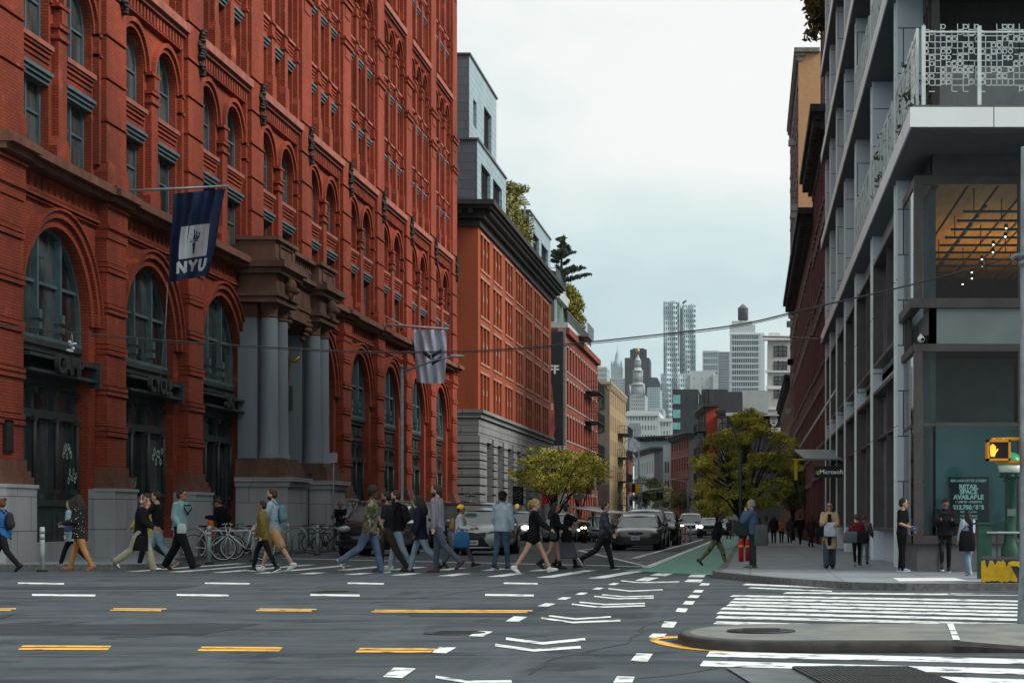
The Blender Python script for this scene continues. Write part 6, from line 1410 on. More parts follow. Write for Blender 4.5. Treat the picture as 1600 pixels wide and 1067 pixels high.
m.add([(X(a, dB - .15), dB - .17, Z(b, dB - .15)) for a, b in pts], [tuple(range(9))]); m.build('sheet_scrap', MATS['yellow sheet'], e)
# ---- far signals, lamps and signs
def far_signal(px, py, w_, h_, d, label, frontm=True):
    e = empty('traffic_light', at(px, py, d), 0, label, 'traffic light', 'yellow traffic lights down the street'); s = d / F
    m = MB(); c = at(px, py, d); m.box(c.x - w_ / 2 * s, c.x + w_ / 2 * s, d - .15, d + .15, c.z - h_ / 2 * s, c.z + h_ / 2 * s); m.build('housing', mat('far signal yellow', (.75, .38, .02), .5), e)
    m = MB()
    for k in (-1, 0, 1): m.lathe([(.12, 0), (.13, -.16)], (c.x - w_ * .2 * s, d - .15, c.z + k * h_ * .3 * s), 10, 'y')
    m.build('lenses', mat('dark lens', (.02, .02, .02), .3), e); return e
far_signal(993, 762.5, 14, 14, 120, 'broad yellow traffic light pair facing left, nearest in the street')
far_signal(1029.5, 774, 6, 12, 130, 'slim yellow traffic light at the end of the curved arm, left half')
far_signal(1034.8, 774, 5, 12, 130, 'slim yellow traffic light at the end of the curved arm, right half')
e = empty('signal_mast', (X(982, 128), 128, gz(128)), 0, 'grey signal mast with a long curved arm across the far street', 'pole')
m = MB(); x = X(982, 128); m.tube([(x, 128, gz(128)), (x, 128, Z(772, 128))], .1, 8); m.tube([(x, 128, Z(782, 128)), (X(1000, 128), 128, Z(770, 128)), (X(1015, 128), 128, Z(765, 128)), (X(1033, 128), 128, Z(764, 128))], .07, 7); m.build('mast', galv, e)
for (px, yt, d, lb) in ((998, 700, 122, 'thin grey pole holding the nearest yellow traffic light'), (1075, 750, 150, 'tall grey lamp post in front of the worn red tenement'), (1002, 745, 140, 'slim pole behind the nearest traffic light'), (1157, 708, 55, 'dark post standing in front of the big locust tree'), (930, 745, 105, 'thin post beside the pale hanging banner')):
    m = MB(); x = X(px, d); m.tube([(x, d, gz(d)), (x, d, Z(yt, d))], .05 if d > 60 else .06, 7)
    if px == 1075: m.tube([(x, d, Z(755, d)), (X(1068, d), d, Z(751, d)), (X(1052, d), d, Z(749.5, d))], .04, 6); m.ell((X(1052, d), d, Z(749.5, d)), (.3, .12, .07), 8, 5)
    if px == 998: m.tube([(X(978, d), d, Z(755, d)), (X(1006, d), d, Z(754, d))], .04, 6)
    tag(m.build('street_pole', dpost if px == 1157 else galv, off=Vector((x, d, gz(d)))), lb, 'pole')
def board(name, px0, px1, y0, y1, d, m_, lb, cat, txt=None, tm=None, sz=1, pole=True):
    e = empty(name, (X((px0 + px1) / 2, d), d, Z(y1, d)), 0, lb, cat)
    m = MB(); m.box(X(px0, d), X(px1, d), d, d + .06, Z(y1, d), Z(y0, d)); b = m.build('panel', m_, e)
    if txt: text(txt, sz * (y1 - y0) / F * d, tm, 'lettering', b, (X((px0 + px1) / 2, d), d - .012, Z((y0 + y1) / 2, d)), ext=.004)
    if pole: m = MB(); m.tube([(X((px0 + px1) / 2, d), d + .1, gz(d)), (X((px0 + px1) / 2, d), d + .1, Z(y0 - 2, d))], .04, 6); m.build('post', galv, e)
    return e
lw = mat('letter white', (.55, .57, .57), .6); lk = mat('banner black', (.014, .015, .018), .8)
board('one_way_sign', 726.5, 743, 771, 776, 96, lk, 'small black one way arrow sign above the dark vehicles', 'sign', 'ONE WAY', lw, .8)
e = board('banner', 801, 818, 759, 788.5, 111, lk, 'black cloth banner with a thin ring emblem on the stone facade', 'banner', pole=False)
m = MB(); cx, cz, d = X(809.5, 111), Z(773, 111), 110.97
for i in range(20): a, b = i * .314, (i + 1) * .314; m.quad((cx + .24 * math.cos(a), d, cz + .24 * math.sin(a)), (cx + .24 * math.cos(b), d, cz + .24 * math.sin(b)), (cx + .21 * math.cos(b), d, cz + .21 * math.sin(b)), (cx + .21 * math.cos(a), d, cz + .21 * math.sin(a)))
m.box(cx - .1, cx + .1, d, d + .01, cz - .02, cz + .02); m.build('ring_emblem', mat('dim print', (.12, .12, .13), .7), e)
board('red_sign', 846, 858, 770, 787, 112, mat('shop red', (.45, .03, .02), .6), 'red and white shop sign between the left tree trunks', 'sign')
board('orange_panel', 845, 858, 758, 770, 113, mat('rust panel', (.28, .07, .03), .7), 'rust coloured panel above the small red shop sign', 'panel', pole=False)
board('street_sign', 897, 914, 772, 779, 108, mat('greenish sign', (.30, .38, .33), .6), 'pale green street sign below the flat left tree', 'sign')
board('hanging_banner', 935, 952, 757, 790, 118, mat('faded grey pink cloth', (.20, .155, .15), .85, var=.2, vs=2), 'faded grey pink cloth banner beside the thin post', 'banner')
m = MB(); cx, cz = X(808, 109), Z(790.5, 109); m.ell((cx, 109, cz), (.13, .13, .15), 10, 8); tag(m.build('lantern', mat('lantern glow', (.9, .6, .15), .5, emit=(1, .6, .15), es=.15), off=Vector((cx, 109, cz))), 'small glowing yellow lantern under the black ring banner', 'lamp')
board('shop_sign', 1084, 1098, 781, 788, 160, lk, 'small black shop sign with pale lettering left of the big tree', 'sign', 'SHOE REPAIR', lw, .55, pole=False)
board('white_hoarding', 1104, 1118, 786, 802, 150, mat('pale hoarding', (.5, .55, .55), .6), 'pale printed hoarding left of the locust trunk', 'sign')
board('white_hoarding', 1133, 1158, 788, 812, 140, mat('grey white hoarding', (.42, .46, .47), .6), 'blank grey white hoarding behind the locust trunk', 'sign')
m = MB()                                       # drifting street steam
# black-framed dining awning along the left kerb
e = empty('dining_shed', (X(950, 92), 92, gz(92)), 0, 'long white roofed kerbside dining shed behind the parked cars', 'shelter')
m = MB(); m.add([(X(885, 112), 112, Z(791, 112)), (X(925, 104), 104, Z(791, 104)), (X(988, 92), 92, Z(801, 92)), (X(945, 92), 92, Z(801, 92)), (X(885, 112), 112, Z(793, 112)), (X(925, 104), 104, Z(793, 104)), (X(988, 92), 92, Z(802.5, 92)), (X(945, 92), 92, Z(802.5, 92))], [(0, 1, 2, 3), (4, 5, 6, 7), (0, 1, 5, 4), (1, 2, 6, 5), (2, 3, 7, 6), (3, 0, 4, 7)]); m.build('roof', mat('shed white', (.45, .47, .47), .6), e)
m = MB()
for (px, d) in ((947, 92), (986, 92), (925, 104), (886, 112)): m.box(X(px, d), X(px, d) + .1, d, d + .1, gz(d), Z(800, d) if d < 100 else Z(792, d))
m.box(X(945, 92), X(988, 92), 92, 92.1, gz(92), gz(92) + 1.0); m.build('frame', lk, e)
# parapet plaques on window glass: chalk-like stickers in the shop windows
stk = mat('mint sticker', (.35, .50, .42), .7)
def sticker(px0, px1, y0, y1, seed, lb):
    d = 47600. / (1172 - (px0 + px1) / 2) * 1.0; r = random.Random(seed); m = MB()
    xw = FX - .5
    dd0, dd1 = xw * F / (px0 - VX), xw * F / (px1 - VX)
    def P(u, v): dd = dd0 + (dd1 - dd0) * u; return (xw, dd, Z(y0 + (y1 - y0) * v, dd))
    for k in range(7):
        cu, cv = (k + .5) / 7, .5 + .3 * math.sin(k * 2.3 + seed); ru, rv = .1, .16 + .1 * r.random()
        pts = [(cu + ru * math.cos(a * .785), cv + rv * math.sin(a * .785)) for a in range(8)]; p2 = [(cu + ru * .55 * math.cos(a * .785), cv + rv * .55 * math.sin(a * .785)) for a in range(8)]
        for a in range(8): m.quad(P(*pts[a]), P(*pts[(a + 1) % 8]), P(*p2[(a + 1) % 8]), P(*p2[a]))
    return m.build('window_sticker', stk, puck)
sticker(98, 112, 690, 718, 1, ''); sticker(106, 120, 732, 756, 2, ''); sticker(238, 254, 698, 728, 3, ''); sticker(206, 213, 745, 766, 4, '')
# red barrels, striped barrier
def barrel(px, py, hp, wp, lb):
    p = gp(px, py, KH); s = p.y / F; e = empty('safety_barrel', (p.x, p.y, p.z), 0, lb, 'barrel', 'red posts beside the man on the phone'); r_ = wp / 2 * s; h = hp * s
    m = MB(); m.lathe([(r_, 0), (r_, h * .96), (r_ * .8, h)], p, 14); m.build('body', mat('glossy red paint', (.48, .012, .012), .4, var=.1), e)
    m = MB(); m.lathe([(r_ * 1.03, h * .62), (r_ * 1.03, h * .72)], p, 14); m.build('yellow_band', mat('band yellow', (.65, .38, .02), .5), e)
barrel(1158, 877, 36, 8, 'thin red post with a yellow patch left of the man on the phone'); barrel(1168, 876, 34, 7, 'second red post half hidden by the standing man')
e = empty('striped_barrier', (X(1066, 96), 96, gz(96)), 0, 'red and white striped traffic barricade beside the pale van', 'barrier')
m = MB(); st_ = MB()
for (a, b, c, d_) in ((1057, 1074, 822, 832), (1057, 1074, 835, 844)): m.box(X(a, 96), X(b, 96), 96, 96.05, Z(d_, 96), Z(c, 96))
for px in (1057, 1073): m.box(X(px, 96), X(px + 1, 96), 96.05, 96.1, gz(96), Z(820, 96))
m.build('board', mat('board white', (.5, .5, .5), .6), e)
for (c, d_) in ((822, 832), (835, 844)):
    for px in (1057.5, 1062.5, 1067.5): st_.add([(X(px, 96), 95.985, Z(c, 96)), (X(px + 2.2, 96), 95.985, Z(c, 96)), (X(px + 5, 96), 95.985, Z((c + d_) / 2, 96)), (X(px + 2.2, 96), 95.985, Z(d_, 96)), (X(px, 96), 95.985, Z(d_, 96)), (X(px + 2.8, 96), 95.985, Z((c + d_) / 2, 96))], [(0, 1, 2, 5), (5, 2, 3, 4)])
st_.build('stripes', mat('stripe red', (.5, .04, .02), .6), e)
# ---------------------------------------------------------------- vehicles (front towards -y, local coordinates)
blk = MATS['black rubber']; cglass = glassmat('car glass', (.02, .03, .034), (.10, .14, .15), .9, .04)
def paint(n, c): return mat(n, c, .28, var=.06, vs=2, metal=.2, coat=.6)
def car(px, d, W_, L_, Hh, m_, label, st='sedan', rz=0, lights=False, plate=True):
    x = X(px, d); e = loc_empty('parked_car' if st == 'sedan' else 'car', (x, d, gz(d)), rz, label, 'car'); w = W_ / 2
    hood = {'sedan': .92, 'cross': 1.02, 'suv': 1.12, 'van': 1.15}[st]; cow = {'sedan': 1.25, 'cross': 1.2, 'suv': 1.25, 'van': .75}[st]; k = Hh
    # lower body: (y, bottom, max half width, shoulder z, shoulder half width, top z)
    S = [(0.0, .32, .62, .58, .60, .62), (.05, .22, .80, .66, .76, .72), (.22, .18, .94, .76, .86, .82), (.55, .18, .99, hood - .12, .90, hood - .05), (cow, .2, 1, hood - .05, .92, hood), (L_ * .5, .2, 1, hood - .02, .92, hood + .01),
         (L_ - .7, .22, 1, hood, .91, hood + .02), (L_ - .15, .26, .95, hood - .06, .84, hood - .02), (L_, .35, .80, .7, .74, .8)]
    m = MB(); vs = []; n = 13
    for (y, zb, wm, zs, ws, zt) in S:
        h = [(0, zb), (.85 * wm, zb), (.97 * wm, zb + .12), (wm, (zb + zs) / 2), (.985 * wm, zs - .04), (ws, zs + .03), (0, zt)]
        pts = [(a * w, b) for a, b in h]; ringp = pts + [(-a, b) for a, b in pts[-2:0:-1]]
        vs += [(a, y, b) for a, b in ringp]
    n = len(vs) // len(S); fs = [(i * n + j, i * n + (j + 1) % n, (i + 1) * n + (j + 1) % n, (i + 1) * n + j) for i in range(len(S) - 1) for j in range(n)] + [tuple(range(n))[::-1], tuple(range((len(S) - 1) * n, len(S) * n))]
    m.smooth = True; m.add(vs, fs); m.smooth = False; bo = m.build('body', m_, e)
    md = bo.modifiers.new('s', 'SUBSURF'); md.levels = md.render_levels = 1
    # cabin glass and roof
    r0, r1 = {'sedan': (cow + .75, L_ - 1.35), 'cross': (cow + .75, L_ - .9), 'suv': (cow + .6, L_ - .45), 'van': (cow + .65, L_ - .2)}[st]; rb = {'sedan': L_ - .55, 'cross': L_ - .35, 'suv': L_ - .12, 'van': L_ - .05}[st]
    b0, b1 = w * .90, w * .70 if st != 'van' else w * .8; zb, zr = hood - .03, k - .06
    P = [(-b0, cow - .05, zb), (b0, cow - .05, zb), (b1, r0, zr), (-b1, r0, zr), (-b0 * .97, rb, zb), (b0 * .97, rb, zb), (b1, r1, zr), (-b1, r1, zr)]
    m = MB(); m.add(P, [(0, 1, 2, 3), (1, 5, 6, 2), (5, 4, 7, 6), (4, 0, 3, 7), (3, 2, 6, 7)]); m.build('window_glass', cglass, e)
    m = MB(); m.smooth = True
    m.add([(-b1 * 1.03, r0 - .04, zr - .02), (b1 * 1.03, r0 - .04, zr - .02), (b1 * 1.03, r1 + .05, zr - .02), (-b1 * 1.03, r1 + .05, zr - .02), (-b1 * .8, r0 + .15, k), (b1 * .8, r0 + .15, k), (b1 * .8, r1 - .2, k), (-b1 * .8, r1 - .2, k), (0, r0 + .1, k + .02), (0, r1 - .1, k + .02), (0, r0 - .07, zr)],
          [(0, 10, 8, 4), (10, 1, 5, 8), (1, 2, 6, 5), (2, 3, 7, 9, 6), (3, 0, 4, 7), (4, 8, 9, 7), (8, 5, 6, 9)]); m.smooth = False
    for s in (-1, 1):
        for a, b in (((s * b0, cow - .05, zb), (s * b1, r0, zr)), ((s * b0 * .97, rb, zb), (s * b1, r1, zr)), ((s * b0, (cow + rb) / 2, zb), (s * b1, (r0 + r1) / 2, zr)), ((s * b1, r0, zr), (s * b1, r1, zr)), ((s * b0, cow, zb), (s * b0 * .97, rb, zb))): m.tube([a, b], .032, 6)
        if st == 'suv': m.tube([(s * b1 * .9, r0 + .2, k), (s * b1 * .9, r0 + .3, k + .05), (s * b1 * .9, r1 - .2, k + .05), (s * b1 * .9, r1, k)], .018, 5)
    m.build('roof', m_, e)
    # wheels in dark arches
    rw = .33 if st == 'sedan' else .36
    for yy in (.92 if st != 'van' else .8, L_ - .95):
        for s in (-1, 1):
            m = MB(); m.mi = 0; m.lathe([(rw + .06, w - .30), (rw + .06, w + .004)] if s > 0 else [(rw + .06, -w - .004), (rw + .06, -w + .30)], (0, yy, rw + .02), 20, 'x'); m.build('wheel_arch', mat('arch black', (.006, .006, .007), .9), e)
            t = MB(); a, b = (w - .2, w + .015) if s > 0 else (-w - .015, -w + .2); t.lathe([(rw * .7, a), (rw, a + .03), (rw, b - .03), (rw * .7, b)], (0, yy, rw), 20, 'x'); wo_ = t.build('wheel', blk, e)
            r_ = MB(); xo = s * (w + .018)
            for q in range(10): an = q * .6283; r_.tube([(xo, yy, rw), (xo, yy + rw * .66 * math.cos(an), rw + rw * .66 * math.sin(an))], .022, 4)
            r_.lathe([(rw * .66, xo - .012), (rw * .70, xo)] , (0, yy, rw), 20, 'x') if 0 else None
            for q in range(20): a1, a2 = q * .31416, (q + 1) * .31416; r_.tube([(xo, yy + rw * .68 * math.cos(a1), rw + rw * .68 * math.sin(a1)), (xo, yy + rw * .68 * math.cos(a2), rw + rw * .68 * math.sin(a2))], .012, 4, False)
            r_.build('rim', mat('alloy', (.35, .36, .37), .3, metal=.8), wo_)
    # face
    gm_ = mat('grille black', (.008, .008, .009), .35); hl = mat('headlight glass', (.30, .34, .36), .12, var=.3, vs=12, coat=1) if not lights else mat('headlight lit', (.8, .8, .8), .2, emit=(1, .95, .85), es=2.6)
    for s in (-1, 1):
        m = MB()
        if st == 'cross': m.add([(s * w * .42, .16, .66), (s * w * .93, .36, .80), (s * w * .97, .55, .86), (s * w * .80, .22, .84), (s * w * .45, .12, .72)], [(0, 1, 2, 3, 4)]); m.v = [(a, b - .09, c) for a, b, c in m.v]
        else: m.ell((s * w * .72, .10 if st != 'van' else .09, hood - (.24 if st == 'sedan' else .28)), (w * .22, .10, .085 if st == 'sedan' else .10), 12, 8, Matrix.Rotation(-s * .28, 3, 'Z'))
        m.build('headlight', hl, e)
        m = MB(); m.ell((s * (w + .10), cow + .25, hood + .06), (.10, .06, .07), 10, 7); m.tube([(s * w * .9, cow + .25, hood), (s * (w + .06), cow + .25, hood + .03)], .02, 5); m.build('mirror', m_, e)
    m = MB()
    if st == 'cross':
        m.add([(-w * .44, -.05, .71), (w * .44, -.05, .71), (w * .34, -.07, .54), (w * .60, -.05, .25), (-w * .60, -.05, .25), (-w * .34, -.07, .54)], [(0, 1, 2, 5), (5, 2, 3, 4)]); m.build('grille', gm_, e)
        m = MB(); pp = [(-w * .44, -.06, .72), (-w * .34, -.08, .54), (-w * .60, -.06, .25), (w * .60, -.06, .25), (w * .34, -.08, .54), (w * .44, -.06, .72), (-w * .44, -.06, .72)]; m.tube(pp, .012, 5); m.build('grille_frame', mat('chrome', (.6, .6, .6), .15, metal=1), e)
        m = MB()
        for s in (-1, 1): m.add([(s * w * .62, .06, .34), (s * w * .92, .2, .36), (s * w * .90, .2, .50)], [(0, 1, 2)])
        m.build('air_intake', gm_, e)
    else:
        m.ell((0, .07, hood - .27), (w * .36, .09, .075), 16, 8) if st == 'sedan' else m.box(-w * .5, w * .5, .01, .1, hood - .42, hood - .2)
        m.build('grille', gm_, e); m = MB(); m.ell((0, -.03, hood - .27), (.09, .012, .04), 12, 6); m.build('emblem', mat('emblem blue', (.03, .06, .14), .3), e)
        m = MB(); m.box(-w * .7, w * .7, -.005, .1, .24, .33); m.build('air_intake', gm_, e)
        m = MB(); m.box(-w * .86, w * .86, -.02, .2, .47, .50); m.build('bumper_strip', gm_, e)
    if plate:
        m = MB(); zz = .40 if st == 'sedan' else .33; m.box(-.16, .16, -.10, -.03, zz, zz + .15); po_ = m.build('licence_plate', mat('plate white', (.48, .52, .55), .5), e)
        m = MB()
        for i in range(6): m.box(-.12 + i * .04, -.095 + i * .04, -.104, -.10, zz + .04, zz + .10)
        m.build('plate_characters', mat('plate blue', (.03, .05, .14), .5), po_)
    return e
pg = paint('olive grey car paint', (.05, .06, .053)); pk = paint('black car paint', (.008, .008, .010)); ps = paint('silver car paint', (.26, .29, .30)); pd = paint('graphite car paint', (.04, .045, .05)); pw = paint('white van paint', (.48, .52, .53))
car(993, 67.5, 1.86, 4.9, 1.36, pg, 'olive grey older sedan with oval grille, waiting behind the hatched lines', 'sedan')
car(1003, 76, 1.95, 4.8, 1.62, ps, 'silver car roof showing right behind the olive grey sedan', 'suv')
car(1028, 84, 1.85, 4.7, 1.6, pk, 'black car third in the line behind the olive grey sedan', 'suv')
car(1078, 138, 1.8, 4.4, 1.85, pw, 'white van facing us beside the striped barricade', 'van', lights=True)
car(1108, 134, 1.8, 4.4, 1.5, pk, 'black car with lit headlights between the white van and camouflage trousers', 'suv', lights=True)
car(1060, 165, 1.8, 4.4, 1.5, pd, 'small dark car far behind, left of the white van', 'suv')
car(1128, 170, 1.8, 4.4, 1.5, ps, 'small silver car far away beside the bike lane', 'sedan')
car(740, 57, 1.90, 4.6, 1.50, ps, 'silver black crossover with wide hourglass grille at the stop line', 'cross')
bpy.data.objects['car.004'] if 0 else None
car(738, 67.5, 1.95, 4.7, 1.82, pd, 'dark large car with roof rails right behind the silver crossover', 'suv')
car(702, 75, 1.95, 4.7, 1.9, pk, 'black tall car behind the plaid shirt', 'suv')
car(798, 86, 1.9, 4.6, 1.62, pk, 'black car with one lit headlight between the denim jacket and black sweater', 'suv', lights=True)
car(872, 99, 1.85, 4.5, 1.6, ps, 'silver car glimpsed behind the two women in black', 'suv')
car(931, 103, 1.8, 4.4, 1.5, ps, 'silver car with lit headlights right of the motorcycle', 'sedan', lights=True)
car(571, 55.5, 1.9, 4.6, 1.66, pk, 'shiny black car at the left kerb behind the camouflage jacket', 'suv', plate=False)
# parked far row on the left kerb
for i, (px, d) in enumerate(((1012, 118), (1030, 150))): car(px, d, 1.8, 4.4, 1.45, pd if i else ps, ('silver', 'dark')[i] + ' car in the far middle lane under the yellow lights', 'sedan')
# motorcycle
dM = 95.; e = loc_empty('motorcycle', (X(912, dM), dM, gz(dM)), 0, 'black motorcycle with twin lit headlights coming towards us', 'motorcycle')
for y in (0, 1.4):
    m = MB(); m.lathe([(.20, -.06), (.31, -.05), (.31, .05), (.20, .06)], (0, y, .31), 18, 'x'); m.build('wheel', blk, e)
m = MB(); m.tube([(-.1, 0, .31), (-.1, .2, .85)], .025, 6); m.tube([(.1, 0, .31), (.1, .2, .85)], .025, 6); m.ell((0, .55, .78), (.16, .3, .16), 10, 8); m.ell((0, .7, .5), (.2, .3, .2), 10, 8); m.ell((0, 1.15, .8), (.13, .4, .07), 10, 6); m.tube([(-.36, .3, 1.02), (-.15, .2, .98), (.15, .2, .98), (.36, .3, 1.02)], .018, 6); m.ell((0, .12, .82), (.2, .1, .14), 10, 8)
m.build('body', pk, e)
for s in (-1, 1): m = MB(); m.ell((s * .085, .03, .82), (.07, .03, .055), 10, 6); m.build('headlight', mat('motorcycle headlight lit', (1, .8, .6), .3, emit=(1, .75, .45), es=4), e)
# ---------------------------------------------------------------- people
def cloth(n, c, c2=None, vs=2.5, thr=(.35, .65), rough=.9, bump=.6, bs=9): return mat(n, c, rough, var=.22, vs=vs, col2=c2, thr=thr, bump=bump, bs=bs, spec=.06)
SK = {'l': (.42, .24, .17), 'm': (.27, .13, .08), 'd': (.07, .035, .022), 't': (.34, .18, .12)}
HR = {'bk': (.010, .008, .007), 'br': (.045, .022, .012), 'bl': (.30, .19, .08), 'gr': (.20, .20, .20), 'rd': (.10, .035, .015)}
def V(*a): return Vector(a)
def loft(mb, rings, n=16, M=None):
    vs = []
    for (cx, cy, cz, a, b) in rings:
        for j in range(n):
            t = 2 * math.pi * j / n; c, s = math.cos(t), math.sin(t)
            p = V(cx + a * math.copysign(abs(c) ** .85, c), cy + b * math.copysign(abs(s) ** .85, s), cz); vs.append(tuple(M(p) if M else p))
    k = len(rings); mb.add(vs, [(i * n + j, i * n + (j + 1) % n, (i + 1) * n + (j + 1) % n, (i + 1) * n + j) for i in range(k - 1) for j in range(n)] + [tuple(range(n))[::-1], tuple(range((k - 1) * n, k * n))])
def caps(mb, pts, rs, n=10):
    for i, (p, r) in enumerate(zip(pts, rs)): mb.ell(p, (r, r, r), n, 7)
    for i in range(len(pts) - 1): mb.tube([pts[i], pts[i + 1]], [rs[i], rs[i + 1]], n)
def remesh(mb, name, mats_, parent, vox, smooth=3):
    me = bpy.data.meshes.new('t'); me.from_pydata(mb.v, [], mb.f); o = bpy.data.objects.new('t', me); C.objects.link(o)
    md = o.modifiers.new('r', 'REMESH'); md.mode = 'VOXEL'; md.voxel_size = vox; md.use_smooth_shade = True
    if smooth: sm = o.modifiers.new('s', 'SMOOTH'); sm.iterations = smooth; sm.factor = .5
    dg = bpy.context.evaluated_depsgraph_get(); r = bpy.data.meshes.new_from_object(o.evaluated_get(dg)); bpy.data.objects.remove(o); bpy.data.meshes.remove(me)
    r.name = name; r.materials.clear()
    for q in mats_: r.materials.append(q)
    q = bpy.data.objects.new(name, r); C.objects.link(q); q.parent = parent; OFF[q.name] = Vector(); return q
def person(px, py, ph, rz, label, skin='l', hair='br', hs='short', top=None, ts='jacket', bot=None, bs='jeans', shoe=(.02, .02, .02), sole=None, legs=((20, 5), (-22, 18)), arms=((-15, 15), (15, 20)), lean=3, head=(0, 0),
           kerb=False, d=None, female=False, hem=None, sleeve='long', hi=True, ab=8, group=None, hair2=None, seat=None, extra=None):
    """px, py feet pixel; ph head-top pixel; rz degrees (0 walks right, 180 left, -90 to us, 90 away)
    legs/arms: (right, left) of (swing forward, bend)"""
    h = KH if kerb else 0
    p = gp(px, py, h) if d is None else V(X(px, d), d, gz(d) + h)
    Ht = (py - ph) / F * p.y; e = loc_empty('person', p if seat is None else (p.x, p.y, p.z + seat), R(rz), label, 'person', group)
    s = Ht / 1.76 if seat is None else .95
    vox = .0105 * max(.8, s) if hi else .024
    lm = Matrix.Rotation(R(lean), 3, 'Y'); pel = V(0, 0, .94)
    TM = lambda q: pel + lm @ (V(*q) - pel)
    # skeleton
    hipw, shw = (.085, .165) if female else (.09, .19)
    J = {}
    for k, sg in ((0, -1), (1, 1)):
        th, kn = legs[k]; hp = V(0, sg * hipw, .92); a = R(th); kp = hp + V(math.sin(a), .0, -math.cos(a)) * .43; b = R(th - kn); an = kp + V(math.sin(b), 0, -math.cos(b)) * .42
        ft = R(min(25, max(-55, (th - kn) * (.55 if th > 0 else .95)))) ; J['l%d' % k] = (hp, kp, an, ft)
        sw, be = arms[k][:2]; abd = arms[k][2] if len(arms[k]) > 2 else ab; sh = TM(V(0, sg * shw, 1.42)); a = R(sw); o = R(abd) * sg
        u = V(math.sin(a) * math.cos(o), math.sin(o), -math.cos(a) * math.cos(o)); el = sh + u * .28
        inn = arms[k][3] if len(arms[k]) > 3 else 0
        b = R(sw + be); f = V(math.sin(b), math.sin(o) * .4 - sg * math.sin(R(inn)), -math.cos(b)).normalized(); wr = el + f * .245; J['a%d' % k] = (sh, el, wr, f)
    zmin = min(J['l%d' % k][2].z - .075 - .14 * max(0, math.sin(-J['l%d' % k][3])) - .0 for k in (0, 1)); hc = V(.025, 0, 1.625); 
    def fix(q): return (V(q.x, q.y, q.z - zmin)) * s
    hy, hp_ = head; HM = Matrix.Rotation(R(hy), 3, 'Z') @ Matrix.Rotation(R(hp_), 3, 'Y'); nk = V(0, 0, 1.50)
    HD = lambda q: TM(nk + HM @ (V(*q) - nk))
    def fin(mb): mb.v = [tuple(fix(V(*q))) for q in mb.v]; return mb
    # body, one surface
    B = MB(); loft(B, [(0, 0, .84, .085, .13), (0, 0, .93, .10, .155), (0, 0, 1.06, .085, .13), (.0, 0, 1.22, .10, .15), (0, 0, 1.36, .10, .165), (0, 0, 1.44, .065, .13), (0, 0, 1.48, .05, .06)], 16, TM)
    B.tube([TM(V(-.01, 0, 1.43)), HD(V(.0, 0, 1.56))], [.058, .052], 12)
    E = lambda c, r: B.ell(HD(V(*c)), r, 14, 10)
    rot = lm @ HM
    for c, r in (((.015, 0, 1.65), (.098, .076, .105)), ((.035, 0, 1.575), (.070, .056, .062)), ((.078, 0, 1.545), (.026, .028, .022)), ((.085, 0, 1.66), (.022, .052, .024)), ((0, -.078, 1.615), (.018, .009, .030)), ((0, .078, 1.615), (.018, .009, .030)), ((.118, 0, 1.606), (.014, .012, .012)), ((.110, 0, 1.63), (.012, .009, .025)), ((.098, 0, 1.572), (.012, .022, .010))):
        B.ell(HD(V(*c)), r, 14, 10, rot)
    for k, sg in ((0, -1), (1, 1)):
        hp, kp, an, ft = J['l%d' % k]; caps(B, [hp, hp.lerp(kp, .5), kp, kp.lerp(an, .3), an], [.078, .068, .05, .052, .036])
        fd = V(math.cos(ft), 0, math.sin(ft)); hl_ = an + V(-.03, 0, -.04); B.tube([an, hl_], .030, 8); caps(B, [an + V(-.02, 0, -.035), an + fd * .10 + V(0, 0, -.058), an + fd * .14 + V(0, 0, -.06)], [.030, .022, .014], 8)
        sh, el, wr, f = J['a%d' % k]; caps(B, [sh, sh.lerp(el, .5), el, el.lerp(wr, .35), wr], [.056, .046, .039, .037, .025])
        side = V(-f.z, 0, f.x).normalized() if abs(f.y) < .9 else V(1, 0, 0); wd = side; nm = f.cross(wd)
        if hi:
            pc = wr + f * .045; B.ell(pc, (.042, .018, .030), 10, 7, Matrix((f, nm, wd)).transposed())
            for i, ln in enumerate((.062, .074, .068, .052)):
                b0 = wr + f * .075 + wd * (.024 - i * .016); cu = nm * (-sg * .35); b1 = b0 + (f + cu).normalized() * ln * .5; b2 = b1 + (f * .6 + cu * 2).normalized() * ln * .5; B.tube([b0 - f * .02, b0, b1, b2], [.0095, .0095, .009, .0075], 6)
            t0 = wr + f * .02 + wd * .02; B.tube([t0, t0 + (wd + f).normalized() * .035, t0 + (wd * .5 + f).normalized() * .065], [.012, .011, .009], 6)
        else: B.ell(wr + f * .06, (.06, .03, .04), 8, 6)
    so_ = 'skin_' + skin; sm_ = mat('skin ' + skin, SK[skin], .55, var=.08, vs=12)
    bo = remesh(fin(B), 'body', [sm_, mat('eye dark', (.02, .014, .012), .4), mat('lip ' + skin, tuple(v * .62 for v in SK[skin]), .5, var=.05)], e, vox, 1)
    ep = [fix(HD(V(.098, y, 1.638))) for y in (-.031, .031)]; bp = [fix(HD(V(.10, y, 1.662))) for y in (-.031, .031)]; mp = fix(HD(V(.108, 0, 1.572)))
    if hi:
        for f in bo.data.polygons:
            c = f.center
            if c.z < fix(TM(V(0, 0, 1.5))).z: continue
            for q in ep:
                if abs(c.z - q.z) < .009 * s and (c - q).length < .024 * s: f.material_index = 1
            for q in bp:
                if abs(c.z - q.z) < .007 * s and (c - q).length < .032 * s: f.material_index = 1
            if abs(c.z - mp.z) < .007 * s and (c - mp).length < .030 * s: f.material_index = 2
            if extra == 'beard' and (c - fix(HD(V(.06, 0, 1.55)))).length < .075 * s and c.z < fix(HD(V(0, 0, 1.59))).z: f.material_index = 1
